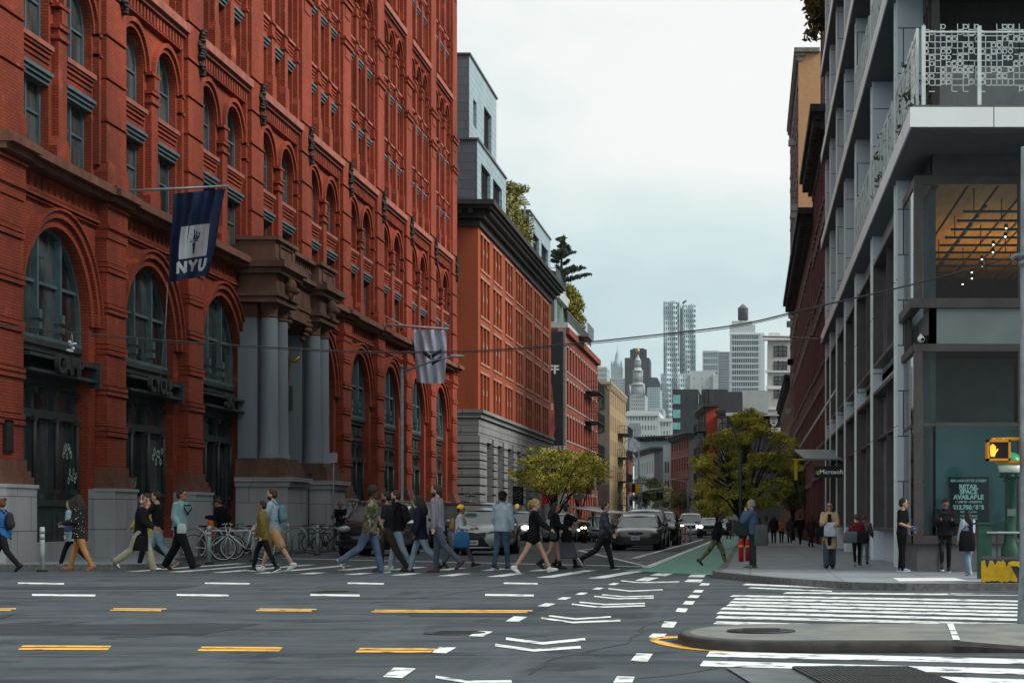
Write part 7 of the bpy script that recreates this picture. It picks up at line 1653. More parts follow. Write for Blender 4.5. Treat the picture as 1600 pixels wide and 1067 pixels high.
    # hair or hat
    hm = mat('hair ' + hair, HR[hair], .6, var=.3, vs=30, bump=.4, bs=60, stretch=(3, 3, .6)); G_ = MB(); he = lambda c, r: G_.ell(HD(V(*c)), r, 14, 10, rot)
    he((-.010, 0, 1.672), (.100, .085, .098)); he((-.04, 0, 1.63), (.072, .084, .085))
    if hs in ('long', 'verylong'):
        dn = 1.30 if hs == 'long' else 1.12; B_ = [HD(V(-.03, 0, 1.68)), HD(V(-.075, 0, 1.55)), TM(V(-.125, 0, 1.42)), TM(V(-.14, 0, dn))]
        G_.tube(B_, [.07, .085, .075, .05], 12)
        for sg in (-1, 1): G_.tube([HD(V(.0, sg * .07, 1.68)), HD(V(-.02, sg * .088, 1.58)), TM(V(-.06, sg * .09, 1.44)), TM(V(-.10, sg * .07, dn + .06))], [.03, .032, .04, .02], 8)
    if hs == 'bob':
        for sg in (-1, 0, 1): G_.tube([HD(V(-.02 - .03 * (sg == 0), sg * .07, 1.68)), HD(V(-.05 - .03 * (sg == 0), sg * .075, 1.53))], [.045, .04], 8)
    if hs == 'bun': he((-.10, 0, 1.74), (.045, .045, .045))
    if hs == 'pony': he((-.115, 0, 1.68), (.04, .04, .04)); G_.tube([HD(V(-.12, 0, 1.68)), HD(V(-.16, 0, 1.62)), HD(V(-.15, 0, 1.52))], [.03, .035, .012], 8)
    if hs == 'quiff': he((.045, 0, 1.745), (.05, .06, .03))
    if hs == 'afro': he((-.01, 0, 1.69), (.115, .105, .105))
    if hs != 'bald': remesh(fin(G_), 'hair', [hm], e, vox * 1.15, 1)
    if hs == 'cap' or hair2:
        G_ = MB(); G_.ell(HD(V(-.005, 0, 1.69)), (.110, .092, .085), 14, 10, rot)
        if hs == 'cap': G_.ell(HD(V(.12, 0, 1.70)), (.07, .07, .012), 12, 6, rot)
        if hs == 'hat': G_.ell(HD(V(0, 0, 1.70)), (.15, .14, .012), 14, 6, rot)
        remesh(fin(G_), 'hat', [cloth('hat %s' % str(hair2 or 'dark'), hair2 or (.015, .015, .017))], e, vox * 1.1, 1)
    # trousers, shorts, skirt
    if bot:
        bm_ = bot if not isinstance(bot, tuple) else cloth('cloth b %s' % str(bot), bot)
        G_ = MB(); off = {'jeans': .018, 'wide': .04, 'leggings': .010, 'shorts': .032, 'short shorts': .03, 'trousers': .024, 'skirt': .02, 'flare': .02}[bs]
        loft(G_, [(0, 0, .80, .09, .14), (0, 0, .90, .105 + off * .5, .155 + off * .4), (0, 0, 1.0, .10, .145 + off * .3), (0, 0, 1.05, .09, .135)], 16, TM)
        for k in (0, 1):
            hp, kp, an, ft = J['l%d' % k]
            if bs == 'short shorts': caps(G_, [hp, hp.lerp(kp, .28)], [.10, .105])
            elif bs == 'shorts': caps(G_, [hp, hp.lerp(kp, .5), hp.lerp(kp, .93)], [.095, .105, .098])
            elif bs == 'skirt': pass
            else:
                lo = {'wide': .085, 'flare': .075, 'jeans': .052, 'trousers': .058, 'leggings': .045}[bs]; kn_ = .052 + off; caps(G_, [hp, hp.lerp(kp, .5), kp, kp.lerp(an, .55), an + (kp - an).normalized() * (-.025 if bs in ('wide', 'flare', 'jeans', 'trousers') else .02)], [.082 + off * .7, .072 + off, kn_, (kn_ + lo) / 2 if bs != 'leggings' else .056, lo])
        if bs == 'skirt':
            hz = .28; loft(G_, [(0, 0, 1.03, .10, .14), (0, 0, .85, .15, .18), (0, 0, .6, .21, .20), (0, 0, hz, .30, .22)], 20)
        remesh(fin(G_), 'skirt' if bs == 'skirt' else ('shorts' if 'short' in bs else 'trousers'), [bm_], e, vox * 1.2, 2)
    # upper garment
    if top:
        tm = top if not isinstance(top, tuple) else cloth('cloth t %s' % str(top), top)
        o = {'tee': .016, 'shirt': .024, 'jacket': .038, 'puffer': .050, 'coat': .036, 'sweater': .034}[ts]; hz = hem or {'tee': .88, 'shirt': .82, 'jacket': .85, 'puffer': .86, 'coat': .45, 'sweater': .86}[ts]
        G_ = MB(); rg = [(0, 0, hz, .105 + o * 1.3, .155 + o * 1.1)]
        if hz < .8: rg = [(0, 0, hz, .19, .21), (0, 0, .75, .14 + o, .18 + o * .8)]
        rg += [(0, 0, .97, .10 + o, .15 + o), (0, 0, 1.08, .09 + o * 1.2, .138 + o), (.0, 0, 1.24, .105 + o, .155 + o), (0, 0, 1.37, .10 + o * .8, .17 + o * .7), (0, 0, 1.44, .075 + o * .3, .14 + o * .2), (0, 0, 1.475, .06, .08)]
        loft(G_, rg, 18, TM)
        if ts in ('jacket', 'puffer', 'coat', 'shirt'): G_.tube([TM(V(0, 0, 1.44)), TM(V(.005, 0, 1.51))], [.078, .072], 12)
        for k in (0, 1):
            sh, el, wr, f = J['a%d' % k]
            if sleeve == 'long': caps(G_, [sh, sh.lerp(el, .5), el, el.lerp(wr, .5), wr - f * .012], [.062 + o * .5, .052 + o * .8, .044 + o, .038 + o, .028 + o * .6])
            elif sleeve == 'short': caps(G_, [sh, sh.lerp(el, .75)], [.064 + o * .4, .062 + o * .5])
            elif sleeve == 'roll': caps(G_, [sh, sh.lerp(el, .5), el, el.lerp(wr, .3)], [.062 + o * .5, .052 + o * .8, .046 + o * .8, .044 + o * .7])
            else: caps(G_, [sh], [.05])
        if ts == 'puffer':
            for z in range(7): loft(G_, [(0, 0, .90 + z * .075, .09 + o, .15 + o), (0, 0, .93 + z * .075, .108 + o, .168 + o), (0, 0, .96 + z * .075, .09 + o, .15 + o)], 18, TM)
        if extra == 'hood': G_.ell(TM(V(-.11, 0, 1.44)), (.08, .12, .08), 12, 8)
        remesh(fin(G_), {'tee': 'shirt', 'shirt': 'shirt', 'sweater': 'sweater', 'coat': 'coat'}.get(ts, 'jacket'), [tm], e, vox * 1.25, 2)
    # shoes
    um = mat('shoe %s' % str(shoe), shoe, .6, var=.15); sl_ = mat('sole %s' % str(sole or shoe), sole or tuple(v * .7 for v in shoe), .7)
    for k in (0, 1):
        hp, kp, an, ft = J['l%d' % k]; Rm = Matrix.Rotation(-ft, 3, 'Y'); G_ = MB(); q = lambda a, b, c: tuple(an + Rm @ V(a, b, c))
        prof = [(-.075, .026), (-.06, .036), (0, .036), (.08, .044), (.14, .040), (.175, .024), (.185, .008)]
        bt = [q(a, b, -.088) for a, b in prof] + [q(a, -b, -.088) for a, b in prof[::-1]]; tp = [q(a, b * .97, -.062) for a, b in prof] + [q(a, -b * .97, -.062) for a, b in prof[::-1]]; n = len(bt)
        G_.mi = 1; G_.add(bt + tp, [tuple(range(n))[::-1], tuple(range(n, 2 * n))] + [(i, (i + 1) % n, n + (i + 1) % n, n + i) for i in range(n)]); G_.mi = 0
        ank = .03 if extra != 'boots' else .10
        for c, r in (((-.03, 0, -.035), (.056, .043, .050)), ((.05, 0, -.045), (.09, .045, .040)), ((.115, 0, -.055), (.070, .043, .028))): G_.ell(q(*c), r, 12, 8, Rm)
        G_.tube([an + V(0, 0, -.03), an + (kp - an).normalized() * ank], [.044, .042], 10)
        if extra == 'boots': G_.tube([an, an.lerp(kp, .35)], [.05, .055], 10)
        fin(G_).build('shoe', [um, sl_], e, off=V(0, 0, 0))
    # world position of a body-frame point, for carried things
    MW = Matrix.Rotation(R(rz), 4, 'Z'); base = V(*e.location)
    e2 = {'e': e, 'W': lambda q: base + MW @ fix(TM(V(*q))), 's': s, 'hand': [base + MW @ fix(J['a%d' % k][2] + J['a%d' % k][3] * .07) for k in (0, 1)], 'rz': rz}
    return e2
def attach(o, P, label=None):
    e = P['e']; o.parent = e; o.matrix_parent_inverse = (Matrix.Translation(e.location) @ Matrix.Rotation(e.rotation_euler.z, 4, 'Z')).inverted(); return o
def backpack(P, colr, label, nm='backpack', sz=1.0, m_=None):
    m = MB(); m.smooth = True; W_ = P['W']; s = P['s'] * sz; c = W_((-.19, 0, 1.22)); Rz = Matrix.Rotation(R(P['rz']), 3, 'Z')
    m.ell(c, (.085 * s, .145 * s, .22 * s), 12, 10, Rz); m.ell(c + Rz @ V(-.06 * s, 0, -.07 * s), (.06 * s, .11 * s, .11 * s), 10, 8, Rz)
    me = m.build(nm, m_ or cloth('bag %s' % str(colr), colr), off=c - V(0, 0, .2 * s)); md = me.modifiers.new('r', 'REMESH'); md.mode = 'VOXEL'; md.voxel_size = .02; md.use_smooth_shade = True; tag(me, label, 'backpack')
    st = MB()
    for sg in (-1, 1): st.tube([W_((-.13, sg * .09, 1.40)), W_((-.04, sg * .10, 1.50)), W_((.09, sg * .11, 1.42)), W_((.15, sg * .12, 1.28)), W_((.06, sg * .17, 1.12)), W_((-.12, sg * .12, 1.08))], .016 * s, 6)
    st.build('strap', cloth('bag %s' % str(colr), colr), me, off=c - V(0, 0, .2 * s)); return me
def handbag(pos, w_, h_, t_, rz, colr, label, cat='bag', strap=None, nm=None):
    c = V(*pos); Rz = Matrix.Rotation(R(rz), 3, 'Z'); m = MB(); n = 14; vs = []
    for (z, k, kt) in ((0, .92, .8), (.05, 1, 1), (.5, .99, .9), (.88, .88, .6), (1, .66, .22)):
        for j in range(n):
            a = 6.2832 * j / n; cc, ss = math.cos(a), math.sin(a); vs.append(tuple(c + Rz @ V(w_ / 2 * k * math.copysign(abs(cc) ** .7, cc), t_ / 2 * kt * math.copysign(abs(ss) ** .6, ss), -h_ + z * h_)))
    m.smooth = True; m.add(vs, [(i * n + j, i * n + (j + 1) % n, (i + 1) * n + (j + 1) % n, (i + 1) * n + j) for i in range(4) for j in range(n)] + [tuple(range(n))[::-1], tuple(range(4 * n, 5 * n))]); m.smooth = False
    o = m.build(nm or 'handbag', cloth('bag %s' % str(colr), colr), off=c - V(0, 0, h_)); tag(o, label, cat)
    if strap: m = MB(); pl = [c + Rz @ V(-w_ * .35, 0, 0)] + [V(*q) for q in strap] + [c + Rz @ V(w_ * .35, 0, 0)]; m.tube(pl, .009, 5); m.build('strap', cloth('bag %s' % str(colr), colr), o, off=c - V(0, 0, h_))
    return o
# patterned cloths
def camo(n, cs, sc_=7.):
    m = mat(n, cs[0], .9, vs=sc_, bump=.5, bs=9); t = m.node_tree; r = [q for q in t.nodes if q.type == 'VALTORGB'][0].color_ramp; r.interpolation = 'CONSTANT'
    e = r.elements; e[0].position = 0; e[0].color = (*cs[0], 1); e[1].position = .45; e[1].color = (*cs[1], 1)
    for p_, c in ((.52, cs[2]), (.58, cs[3])): q = e.new(p_); q.color = (*c, 1)
    return m
camoj = camo('camouflage jacket', ((.13, .115, .075), (.05, .055, .03), (.025, .022, .018), (.20, .18, .13))); camot = camo('camouflage trousers', ((.10, .10, .05), (.16, .15, .085), (.045, .05, .025), (.02, .02, .015)), 10)
def plaid(n, base, c1, c2, s_=9.):
    m = bpy.data.materials.new(n); m.use_nodes = True; t = m.node_tree; p = t.nodes['Principled BSDF']; p.inputs['Roughness'].default_value = .9; c = t.nodes.new('ShaderNodeTexCoord')
    last = None
    sp = t.nodes.new('ShaderNodeSeparateXYZ'); t.links.new(c.outputs['Object'], sp.inputs[0]); ad_ = t.nodes.new('ShaderNodeMath'); t.links.new(sp.outputs[0], ad_.inputs[0]); t.links.new(sp.outputs[1], ad_.inputs[1])
    col = None
    for src, cc in ((sp.outputs[2], c1), (ad_.outputs[0], c2)):
        mu = t.nodes.new('ShaderNodeMath'); mu.operation = 'MULTIPLY'; mu.inputs[1].default_value = s_; t.links.new(src, mu.inputs[0]); fr = t.nodes.new('ShaderNodeMath'); fr.operation = 'FRACT'; t.links.new(mu.outputs[0], fr.inputs[0])
        gt_ = t.nodes.new('ShaderNodeMath'); gt_.operation = 'GREATER_THAN'; gt_.inputs[1].default_value = .66; t.links.new(fr.outputs[0], gt_.inputs[0]); hf = t.nodes.new('ShaderNodeMath'); hf.operation = 'MULTIPLY'; hf.inputs[1].default_value = .55; t.links.new(gt_.outputs[0], hf.inputs[0])
        mx = t.nodes.new('ShaderNodeMix'); mx.data_type = 'RGBA'; t.links.new(hf.outputs[0], mx.inputs[0]); mx.inputs[7].default_value = (*cc, 1)
        if col is None: mx.inputs[6].default_value = (*base, 1)
        else: t.links.new(col, mx.inputs[6])
        col = mx.outputs[2]
    t.links.new(col, p.inputs['Base Color']); MATS[n] = m; return m
plr = plaid('red blue plaid', (.17, .20, .25), (.36, .13, .12), (.05, .07, .11), 8); pldk = plaid('dark blue plaid', (.022, .030, .045), (.07, .08, .10), (.008, .010, .015), 8)
def dots(n, base, c, s_=12.):
    m = mat(n, base, .85, bump=.4, bs=9); t = m.node_tree; p = t.nodes['Principled BSDF']; v = t.nodes.new('ShaderNodeTexVoronoi'); v.inputs['Scale'].default_value = s_; cc = t.nodes.new('ShaderNodeTexCoord'); t.links.new(cc.outputs['Object'], v.inputs[0])
    l = t.nodes.new('ShaderNodeMath'); l.operation = 'LESS_THAN'; l.inputs[1].default_value = .17; t.links.new(v.outputs['Distance'], l.inputs[0]); x = t.nodes.new('ShaderNodeMix'); x.data_type = 'RGBA'; t.links.new(l.outputs[0], x.inputs[0]); x.inputs[6].default_value = (*base, 1); x.inputs[7].default_value = (*c, 1); t.links.new(x.outputs[2], p.inputs['Base Color']); return m
dotj = dots('black jacket with pearls', (.008, .008, .009), (.6, .58, .5), 17)
den = cloth('light denim', (.20, .27, .34), (.36, .43, .48), 5); jean = cloth('blue jeans', (.04, .065, .11), (.085, .125, .19), 4); ljean = cloth('pale jeans', (.13, .19, .25), (.25, .33, .39), 4); sjean = cloth('slate jeans', (.045, .06, .085), (.07, .09, .12), 4); rip = cloth('ripped black jeans', (.012, .012, .014), (.10, .10, .11), 6, (.55, .66))
tealj = cloth('teal jacket', (.13, .23, .24), (.18, .30, .31), 3)
K = (.010, .010, .012); K2 = (.016, .017, .020); WHT = (.55, .58, .58)
WL, WR = ((24, 8), (-20, 22)), ((-22, 24), (22, 6)); AL, AR = ((-20, 18), (22, 22)), ((20, 25), (-18, 15))
CR = 'people walking over the crossing'
p = person(4, 893, 776, 175, 'person with hair bun, blue top and dark trousers cut by the left edge', 'm', 'rd', 'bun', (.03, .12, .30), 'shirt', K2, 'trousers', K, legs=WL, arms=AL, female=True); backpack(p, (.03, .03, .034), 'dark grey backpack on the person cut by the left edge')
p = person(48, 869, 761, 120, 'person in black cap and charcoal jacket standing on the left pavement, back turned', 'm', 'bk', 'cap', (.030, .036, .038), 'jacket', K, 'jeans', (.10, .03, .02), kerb=True, legs=((4, 0), (-8, 6)), arms=((-4, 8), (6, 10))); backpack(p, (.018, .022, .024), 'black backpack on the person in the charcoal jacket', sz=.95)
p = person(113, 888, 776, 180, 'person in light blue jacket and black leggings walking half hidden behind the dotted jacket', 'l', 'bk', 'long', (.20, .32, .38), 'jacket', K, 'leggings', (.08, .10, .11), (.4, .42, .42), legs=((28, 10), (-24, 20)), arms=((10, 70), (-5, 20)), female=True, hem=.72)
p = person(124, 892, 773, 180, 'person in black jacket dotted with pearls, camel trousers and tan boots', 'd', 'bk', 'verylong', dotj, 'jacket', (.42, .20, .075), 'jeans', (.30, .13, .06), legs=((18, 4), (-18, 8)), arms=((15, 60), (5, 75)), female=True, hem=.76, extra='boots')
handbag(p['W']((.17, -.08, 1.18)), .34, .24, .14, 0, (.075, .11, .20), 'slate blue bag held in the arm of the dotted jacket')
p = person(232, 887, 768, 178, 'person with red scarf walking left behind the long black coat', 'm', 'br', 'short', (.35, .30, .10), 'coat', K2, 'jeans', (.28, .08, .03), (.5, .5, .5), legs=((20, 5), (-25, 30)), arms=AL, hem=.6, d=40.2)
m = MB(); c = p['W']((.02, 0, 1.50)); m.lathe([(.075, -.05), (.10, -.02), (.10, .02), (.07, .05)], tuple(c), 12); attach(m.build('scarf', cloth('red scarf', (.5, .06, .05)), off=c), p)
p = person(247, 886, 763, 178, 'tall person in black tee and pale jeans holding a phone to the ear, walking left', 'l', 'bk', 'short', K, 'tee', ljean, 'jeans', (.26, .08, .03), (.4, .4, .38), legs=((26, 12), (-20, 14)), arms=((20, 20), (40, 148, 10, 22)), sleeve='roll', d=39.2)
m = MB(); m.box(-.006, .006, -.035, .035, -.07, .07); o = m.build('mobile_phone', mat('phone white', (.5, .5, .5), .3), off=V(0, 0, 0)); o.location = p['hand'][1] + V(0, 0, .03); tag(o, 'white phone held to the ear by the person in the black tee', 'phone')
p = person(220, 889, 769, 4, 'person in long black coat with big headphones, khaki trousers and white shoes', 'm', 'rd', 'short', K, 'coat', (.27, .26, .19), 'wide', (.5, .52, .52), K, legs=((-24, 30), (20, 5)), arms=((20, 40), (10, 50)), hem=.50, d=37.6)
m = MB()
for sg in (-1, 1): m.ell(p['W']((.0, sg * .09, 1.62)), (.035, .025, .04), 10, 8)
m.tube([p['W']((0, -.09, 1.63)), p['W']((-.01, -.07, 1.74)), p['W']((-.01, 0, 1.79)), p['W']((-.01, .07, 1.74)), p['W']((0, .09, 1.63))], .009, 6); tag(m.build('headphones', mat('headphone grey', (.28, .30, .36), .4), off=p['W']((0, 0, 1.6))), 'grey blue headphones worn with the long black coat', 'headphones')
p = person(281, 890, 763, -12, 'person in teal jacket with navy chevron and wide black trousers walking right', 'm', 'bk', 'quiff', tealj, 'jacket', K, 'wide', K, legs=((26, 4), (-20, 12)), arms=((-4, 40), (-14, 14)), head=(15, 0), hem=.86)
m = MB(); W_ = p['W']
for a, b in (((.17, -.15, 1.36), (.175, 0, 1.22)), ((.175, 0, 1.22), (.17, .15, 1.36)), ((.165, -.15, 1.42), (.165, .1, 1.42)), ((-.03, -.25, 1.30), (.06, -.25, 1.30))): m.tube([W_(a), W_(b)], .017, 6)
attach(m.build('jacket_stripe', cloth('navy stripe', (.015, .02, .035)), off=W_((.16, 0, 1.2))), p)
handbag(p['hand'][0] + V(.0, -.03, .12), .20, .20, .02, 0, (.40, .44, .45), 'white laptop sized folder carried by the person in teal', 'folder', nm='folder')
p = person(347, 872, 778, 180, 'person in cap and black jacket looking down at a phone among the bicycles', 'l', 'br', 'cap', K, 'jacket', (.04, .045, .055), 'trousers', K, legs=((3, 0), (-4, 2)), arms=((25, 70), (25, 70)), head=(0, 30), lean=5, hair2=(.06, .055, .045), d=52); backpack(p, K, 'black backpack on the person looking down among the bicycles')
p = person(428, 888, 757, 180, 'tall person in light blue shirt and tan shorts with white sneakers, walking left', 'l', 'br', 'short', (.22, .30, .36), 'shirt', (.38, .22, .11), 'shorts', WHT, legs=((20, 4), (-26, 6)), arms=AL, d=37.6, extra='beard'); backpack(p, (.09, .20, .23), 'teal backpack on the tall person in tan shorts', sz=.9)
p = person(412, 889, 776, 180, 'person in olive jacket, glasses and black leggings walking left', 'm', 'bk', 'short', (.125, .095, .028), 'jacket', K, 'leggings', K2, (.45, .46, .46), legs=((26, 14), (-20, 6)), arms=((14, 22), (-12, 20)), female=True, hem=.80, d=36.4)
handbag(p['W']((.05, -.24, 1.06)), .22, .17, .08, 0, (.14, .04, .03), 'small oxblood handbag with cream flap on the olive jacket', strap=[p['W']((0, -.15, 1.3)), p['W']((-.02, .08, 1.48)), p['W']((-.1, -.2, 1.2))])
handbag(p['W']((.10, -.27, 1.02)), .11, .12, .05, 0, (.5, .42, .33), 'cream paper pouch beside the oxblood handbag')
for (px, hd, tp_, hr_, hs_, lb, bt) in ((532, 788, K, 'rd', 'short', 'person with pinkish shaved head in black sweatshirt sitting beyond the bike racks', K2), (553, 788, (.20, .27, .33), 'bk', 'bun', 'person with hair tied back in a pale cardigan sitting beside the black sweatshirt', K)):
    d = 66.; zt = Z(hd, d); person(px, 860, hd, -90, lb, 't', hr_, hs_, tp_, 'sweater', bt, 'trousers', K, legs=((80, 80), (80, 80)), arms=((25, 60), (25, 60)), d=d, seat=zt - gz(d) - 1.30 * .95)
m = MB(); m.box(X(522, 66), X(566, 66), 66, 66.5, gz(66), gz(66) + .42); tag(m.build('stone_step', granite, off=V(X(522, 66), 66, gz(66))), 'low granite step where two people sit', 'step')
p = person(578, 893, 756, 2, 'person in camouflage jacket and blue jeans walking right', 'd', 'bk', 'afro', camoj, 'jacket', jean, 'flare', (.13, .12, .10), (.4, .4, .38), legs=((-26, 28), (16, 4)), arms=((-12, 14), (8, 18)), lean=5, hem=.82, d=36.2)
p = person(606, 891, 764, 180, 'person in dark tee and dark olive trousers with brown boots, walking left past the camouflage', 'm', 'bk', 'short', (.018, .02, .026), 'tee', (.035, .032, .026), 'trousers', (.045, .025, .018), legs=((22, 20), (-24, 8)), arms=((-8, 14), (6, 14)), sleeve='short', d=37.2, extra='beard')
p = person(621, 886, 763, 180, 'person with beard in black jacket and pale jeans walking left', 'l', 'br', 'short', K, 'jacket', ljean, 'jeans', (.4, .42, .42), legs=((14, 4), (-16, 10)), arms=AL, d=38.8, extra='beard'); backpack(p, (.014, .014, .016), 'big black backpack with small pale logo on the bearded person')
p = person(657, 892, 770, 175, 'person with long hair in navy hooded puffer, light jeans and black ankle boots', 'd', 'bk', 'long', (.016, .02, .032), 'jacket', ljean, 'jeans', K, legs=((22, 10), (-26, 20)), arms=((10, 40), (-5, 20)), female=True, d=36.8, hem=.78, extra='boots')
handbag(p['W']((.04, -.22, .92)), .24, .32, .10, 0, K, 'black tote bag hanging against the light jeans', strap=[p['W']((0, -.22, 1.15)), p['W']((0, -.18, 1.42)), p['W']((-.02, -.22, 1.15))])
p = person(684, 893, 755, 172, 'tall person in red and blue plaid shirt, slate jeans and brown boots', 'l', 'br', 'short', plr, 'shirt', sjean, 'jeans', (.075, .028, .018), legs=((6, 2), (-24, 22)), arms=((6, 14), (-6, 10)), lean=2, d=36.4, extra='beard')
p = person(718, 881, 781, 0, 'person with yellow headscarf, white tunic, face mask and blue jeans walking right', 'm', 'bk', 'hat0', (.42, .46, .50), 'shirt', sjean, 'leggings', K, legs=((-26, 6), (28, 4)), arms=((10, 70), (20, 60)), female=True, hem=.68, hair2=(.70, .42, .02), d=40.4)
backpack(p, (.30, .17, .07), 'tan backpack on the person with the yellow headscarf', sz=.85)
handbag(p['W']((.10, -.26, 1.04)), .36, .36, .12, 0, (.03, .11, .25), 'bright blue tote bag beside the white tunic', strap=[p['W']((.04, -.24, 1.2)), p['W']((.16, -.24, 1.2))], cat='tote bag')
p = person(784, 887, 765, 60, 'tall person in dark wide hat, pale denim jacket and jeans, back turned', 'd', 'bk', 'hat', den, 'jacket', jean, 'jeans', K, (.4, .4, .4), legs=((8, 2), (-8, 6)), arms=((0, 12), (4, 14)), hair2=(.012, .012, .014), hem=.84, d=38.3)
p = person(834, 893, 774, 2, 'person with blond ponytail, black sweater, black shorts and white sneakers striding right', 'l', 'bl', 'pony', K, 'sweater', K, 'short shorts', (.62, .64, .64), legs=((-26, 8), (27, 4)), arms=((38, 14), (-5, 18)), female=True, hem=.86, d=36.)
handbag(p['hand'][0] + V(.02, 0, .0), .14, .16, .08, 0, (.03, .03, .033), 'small black bag in the outstretched hand of the blond walker')
p = person(866, 884, 779, 5, 'person with long dark hair, black top, bare legs and tall black boots', 't', 'bk', 'long', K, 'sweater', K, 'short shorts', K, legs=((-14, 24), (12, 4)), arms=((20, 50), (-5, 20)), female=True, d=39.2, extra='boots')
p = person(886, 886, 784, 10, 'person in black tee and sheer grey skirt pointing an arm to the right', 't', 'bk', 'short', K, 'tee', (.10, .11, .14), 'skirt', K, legs=((-16, 14), (18, 4)), arms=((62, 22), (30, 80)), female=True, sleeve='short', d=39.6, head=(10, -12), extra='boots')
handbag(p['W']((-.02, -.2, 1.0)), .26, .22, .1, 0, K, 'black crossbody bag worn with the grey skirt', strap=[p['W']((0, -.1, 1.3)), p['W']((-.02, .1, 1.47)), p['W']((-.08, -.15, 1.2))])
p = person(943, 887, 779, 8, 'person in dark blue plaid shirt, black trousers and black and white sneakers walking right', 'l', 'br', 'short', pldk, 'shirt', K2, 'trousers', K, (.5, .5, .5), legs=((-26, 34), (18, 4)), arms=((10, 24), (22, 20)), hem=.84, d=38.6)
p = person(1119, 884, 797, -5, 'person in black sweater and camouflage trousers stepping onto the right kerb', 'd', 'bk', 'short', K, 'sweater', camot, 'trousers', K, legs=((-30, 14), (26, 12)), arms=((16, 70), (10, 60)), lean=10, head=(-20, 15))
p = person(1176, 887, 781, 170, 'person with grey hair and blue quilted jacket on the phone, standing by the red posts', 'l', 'gr', 'short', (.065, .10, .16), 'puffer', (.030, .032, .034), 'trousers', (.12, .11, .10), kerb=True, legs=((3, 0), (-4, 0)), arms=((20, 80), (40, 148, 10, 22)), ab=6)
handbag(p['W']((-.25, .12, 1.1)), .30, .42, .2, 20, (.075, .08, .085), 'grey drawstring bag on the back of the blue quilted jacket')
handbag(p['W']((.22, .2, 1.28)), .26, .34, .12, 0, (.022, .03, .03), 'dark bag in front of the blue quilted jacket')
p = person(1296, 887, 785, -92, 'person in open beige trench coat and wide jeans walking towards us, holding a parcel', 't', 'bk', 'short', (.40, .27, .17), 'coat', (.05, .07, .10), 'wide', K, kerb=True, legs=((10, 6), (-8, 8)), arms=((20, 80, 8, 25), (10, 70, 8, 20)), female=True, hem=.50)
m = MB(); W_ = p['W']; m.add([tuple(W_(q)) for q in ((.165, -.05, 1.44), (.165, .05, 1.44), (.20, .06, 1.1), (.22, .05, .6), (.22, -.05, .6), (.20, -.06, 1.1))], [tuple(range(6))]); attach(m.build('dark_top', cloth('dark top', K2), off=W_((.1, 0, 1.0))), p)
handbag(W_((.26, .02, 1.22)), .26, .28, .08, 0, (.40, .44, .50), 'pale parcel hugged against the beige trench coat', 'parcel', nm='parcel'); handbag(W_((.2, -.2, 1.1)), .24, .2, .1, 0, K, 'black shoulder bag beside the beige trench coat', strap=[W_((.1, -.2, 1.3)), W_((.0, -.18, 1.46)), W_((.05, -.2, 1.2))])
p = person(1350, 875, 797, 75, 'person in grey jacket almost hidden behind the red sweater', 'l', 'rd', 'short', (.08, .08, .09), 'jacket', (.12, .16, .15), 'jeans', K, (.4, .4, .4), kerb=True, legs=((10, 4), (-10, 12)), arms=AR, d=38.5)
p = person(1339, 878, 796, 90, 'person in dark red sweater walking away with two bags', 'l', 'rd', 'short', (.13, .018, .02), 'sweater', K, 'leggings', (.03, .03, .035), (.5, .52, .55), kerb=True, legs=((14, 4), (-14, 18)), arms=((8, 20, 14), (-6, 14, 12)), female=True, d=37.2)
handbag(p['W']((-.16, .2, 1.16)), .34, .24, .12, 8, (.12, .135, .16), 'slate grey shoulder bag on the dark red sweater', strap=[p['W']((-.1, .1, 1.4)), p['W']((0, .0, 1.49)), p['W']((-.1, .2, 1.2))]); handbag(p['W']((-.14, -.16, 1.18)), .28, .26, .12, 0, K2, 'black bag right of the slate grey bag')
p = person(1409, 893, 779, -25, 'person in black tee and black trousers standing with hands at the waist, looking right', 'l', 'bk', 'short', K, 'tee', K, 'trousers', (.30, .36, .45), (.5, .52, .55), kerb=True, legs=((4, 0), (-4, 2)), arms=((6, 62, 14, 30), (0, 50, 14, 20)), sleeve='short', head=(25, 0))
handbag(p['hand'][0] + V(.03, 0, .04), .14, .10, .05, 0, (.05, .08, .16), 'small navy pouch in the hand of the person in black tee', 'pouch', nm='pouch')
p = person(1477, 893, 779, -92, 'person in black quilted jacket and ripped black jeans looking down at a phone', 'm', 'bk', 'quiff', K2, 'puffer', rip, 'leggings', K, (.6, .62, .62), kerb=True, legs=((12, 2), (-6, 4)), arms=((22, 82, 10, 28), (22, 82, 10, 28)), head=(0, 25))
m = MB(); c = (p['hand'][0] + p['hand'][1]) / 2 + V(0, -.04, .03); m.box(c.x - .05, c.x + .05, c.y - .01, c.y + .01, c.z - .03, c.z + .03); tag(m.build('mobile_phone', mat('phone black', (.01, .01, .012), .2), off=c), 'dark phone held in both hands by the quilted jacket', 'phone')
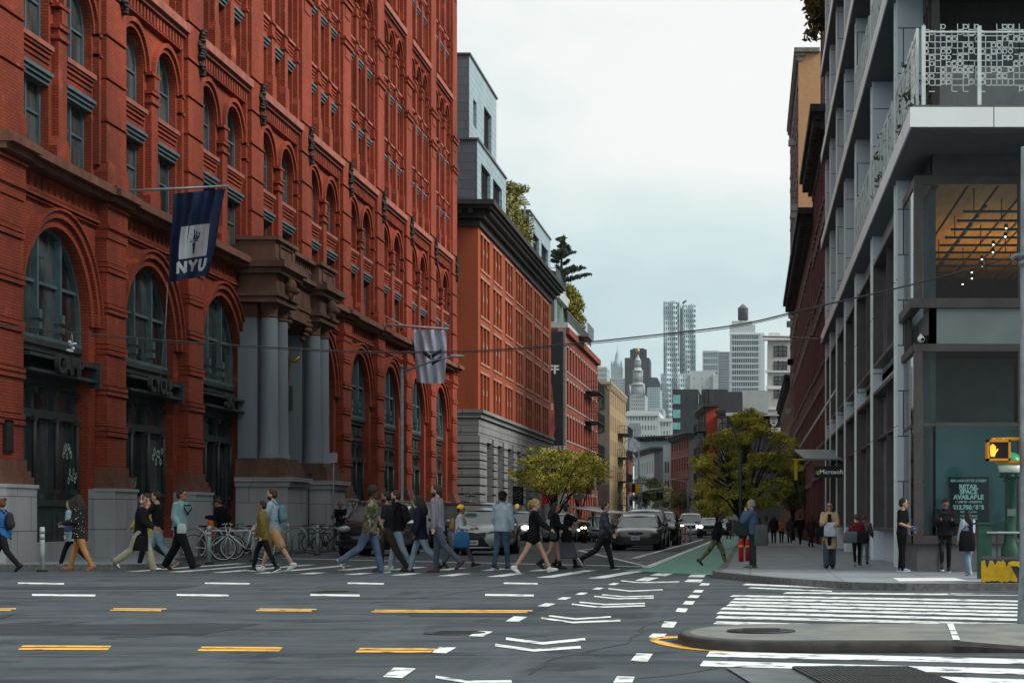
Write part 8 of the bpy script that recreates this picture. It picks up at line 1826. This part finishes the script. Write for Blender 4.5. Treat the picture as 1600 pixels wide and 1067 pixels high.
p = person(1513, 898, 797, 120, 'person with very long black hair, denim jacket and flared pale jeans, back turned', 'm', 'bk', 'verylong', den, 'jacket', ljean, 'flare', (.4, .4, .4), kerb=True, legs=((10, 0), (-10, 2)), arms=((14, 30), (4, 20)), female=True)
handbag(p['W']((-.17, .16, 1.18)), .30, .36, .10, 10, K, 'black cloth tote on the shoulder of the denim jacket', strap=[p['W']((-.1, .14, 1.3)), p['W']((-.02, .15, 1.47)), p['W']((-.12, .1, 1.3))], cat='tote bag')
p = person(1612, 897, 796, 178, 'person in black jacket mostly cut off by the right edge, one hand showing', 'l', 'bk', 'short', K2, 'jacket', K, 'trousers', K, kerb=True, legs=WL, arms=((20, 24), (34, 26)))
# riders and far walkers
q = person(912, 846, 797, -90, 'person riding the motorcycle in black jacket and dark helmet', 'm', 'bk', 'bald', K, 'jacket', K, 'trousers', K, legs=((75, 75), (75, 75)), arms=((45, 30), (45, 30)), d=95.6, seat=-.02, hi=False, hair2=(.03, .03, .035))
far = [(1250, 850, 803, 100, K, 'black coat'), (1268, 854, 804, 60, (.03, .02, .02), 'dark brown jacket'), (1279, 850, 806, 90, (.05, .07, .10), 'blue grey jacket'), (1234, 848, 808, 90, (.045, .05, .055), 'grey sweater'), (1221, 848, 808, 270, (.30, .12, .06), 'orange brown top'), (1209, 849, 804, 270, K2, 'black jacket'),
       (1139, 842, 810, 80, (.04, .045, .05), 'dark jacket in the bike lane'), (1197, 846, 803, 90, (.14, .14, .15), 'pale grey jacket'), (1186, 845, 806, 270, (.08, .05, .05), 'dark red jacket'), (1164, 843, 806, 90, (.20, .24, .26), 'pale blue jacket')]
for i, (px, fy, hy, rz, c, lb) in enumerate(far):
    person(px, fy, hy, rz, 'distant walker in %s on the right%s' % (lb, '' if 'lane' in lb else ' pavement') if i != 6 else 'distant walker in dark jacket beside the bike lane', 'lmd'[i % 3], ('bk', 'br')[i % 2], ('short', 'long')[i % 2], c, ('jacket', 'coat')[i % 2 and i < 5], K2, 'trousers', K, kerb=px > 1150, legs=(WL, WR)[i % 2], arms=(AL, AR)[i % 2], hi=False, hem=None if i != 1 else .6, group='distant walkers on the right pavement')
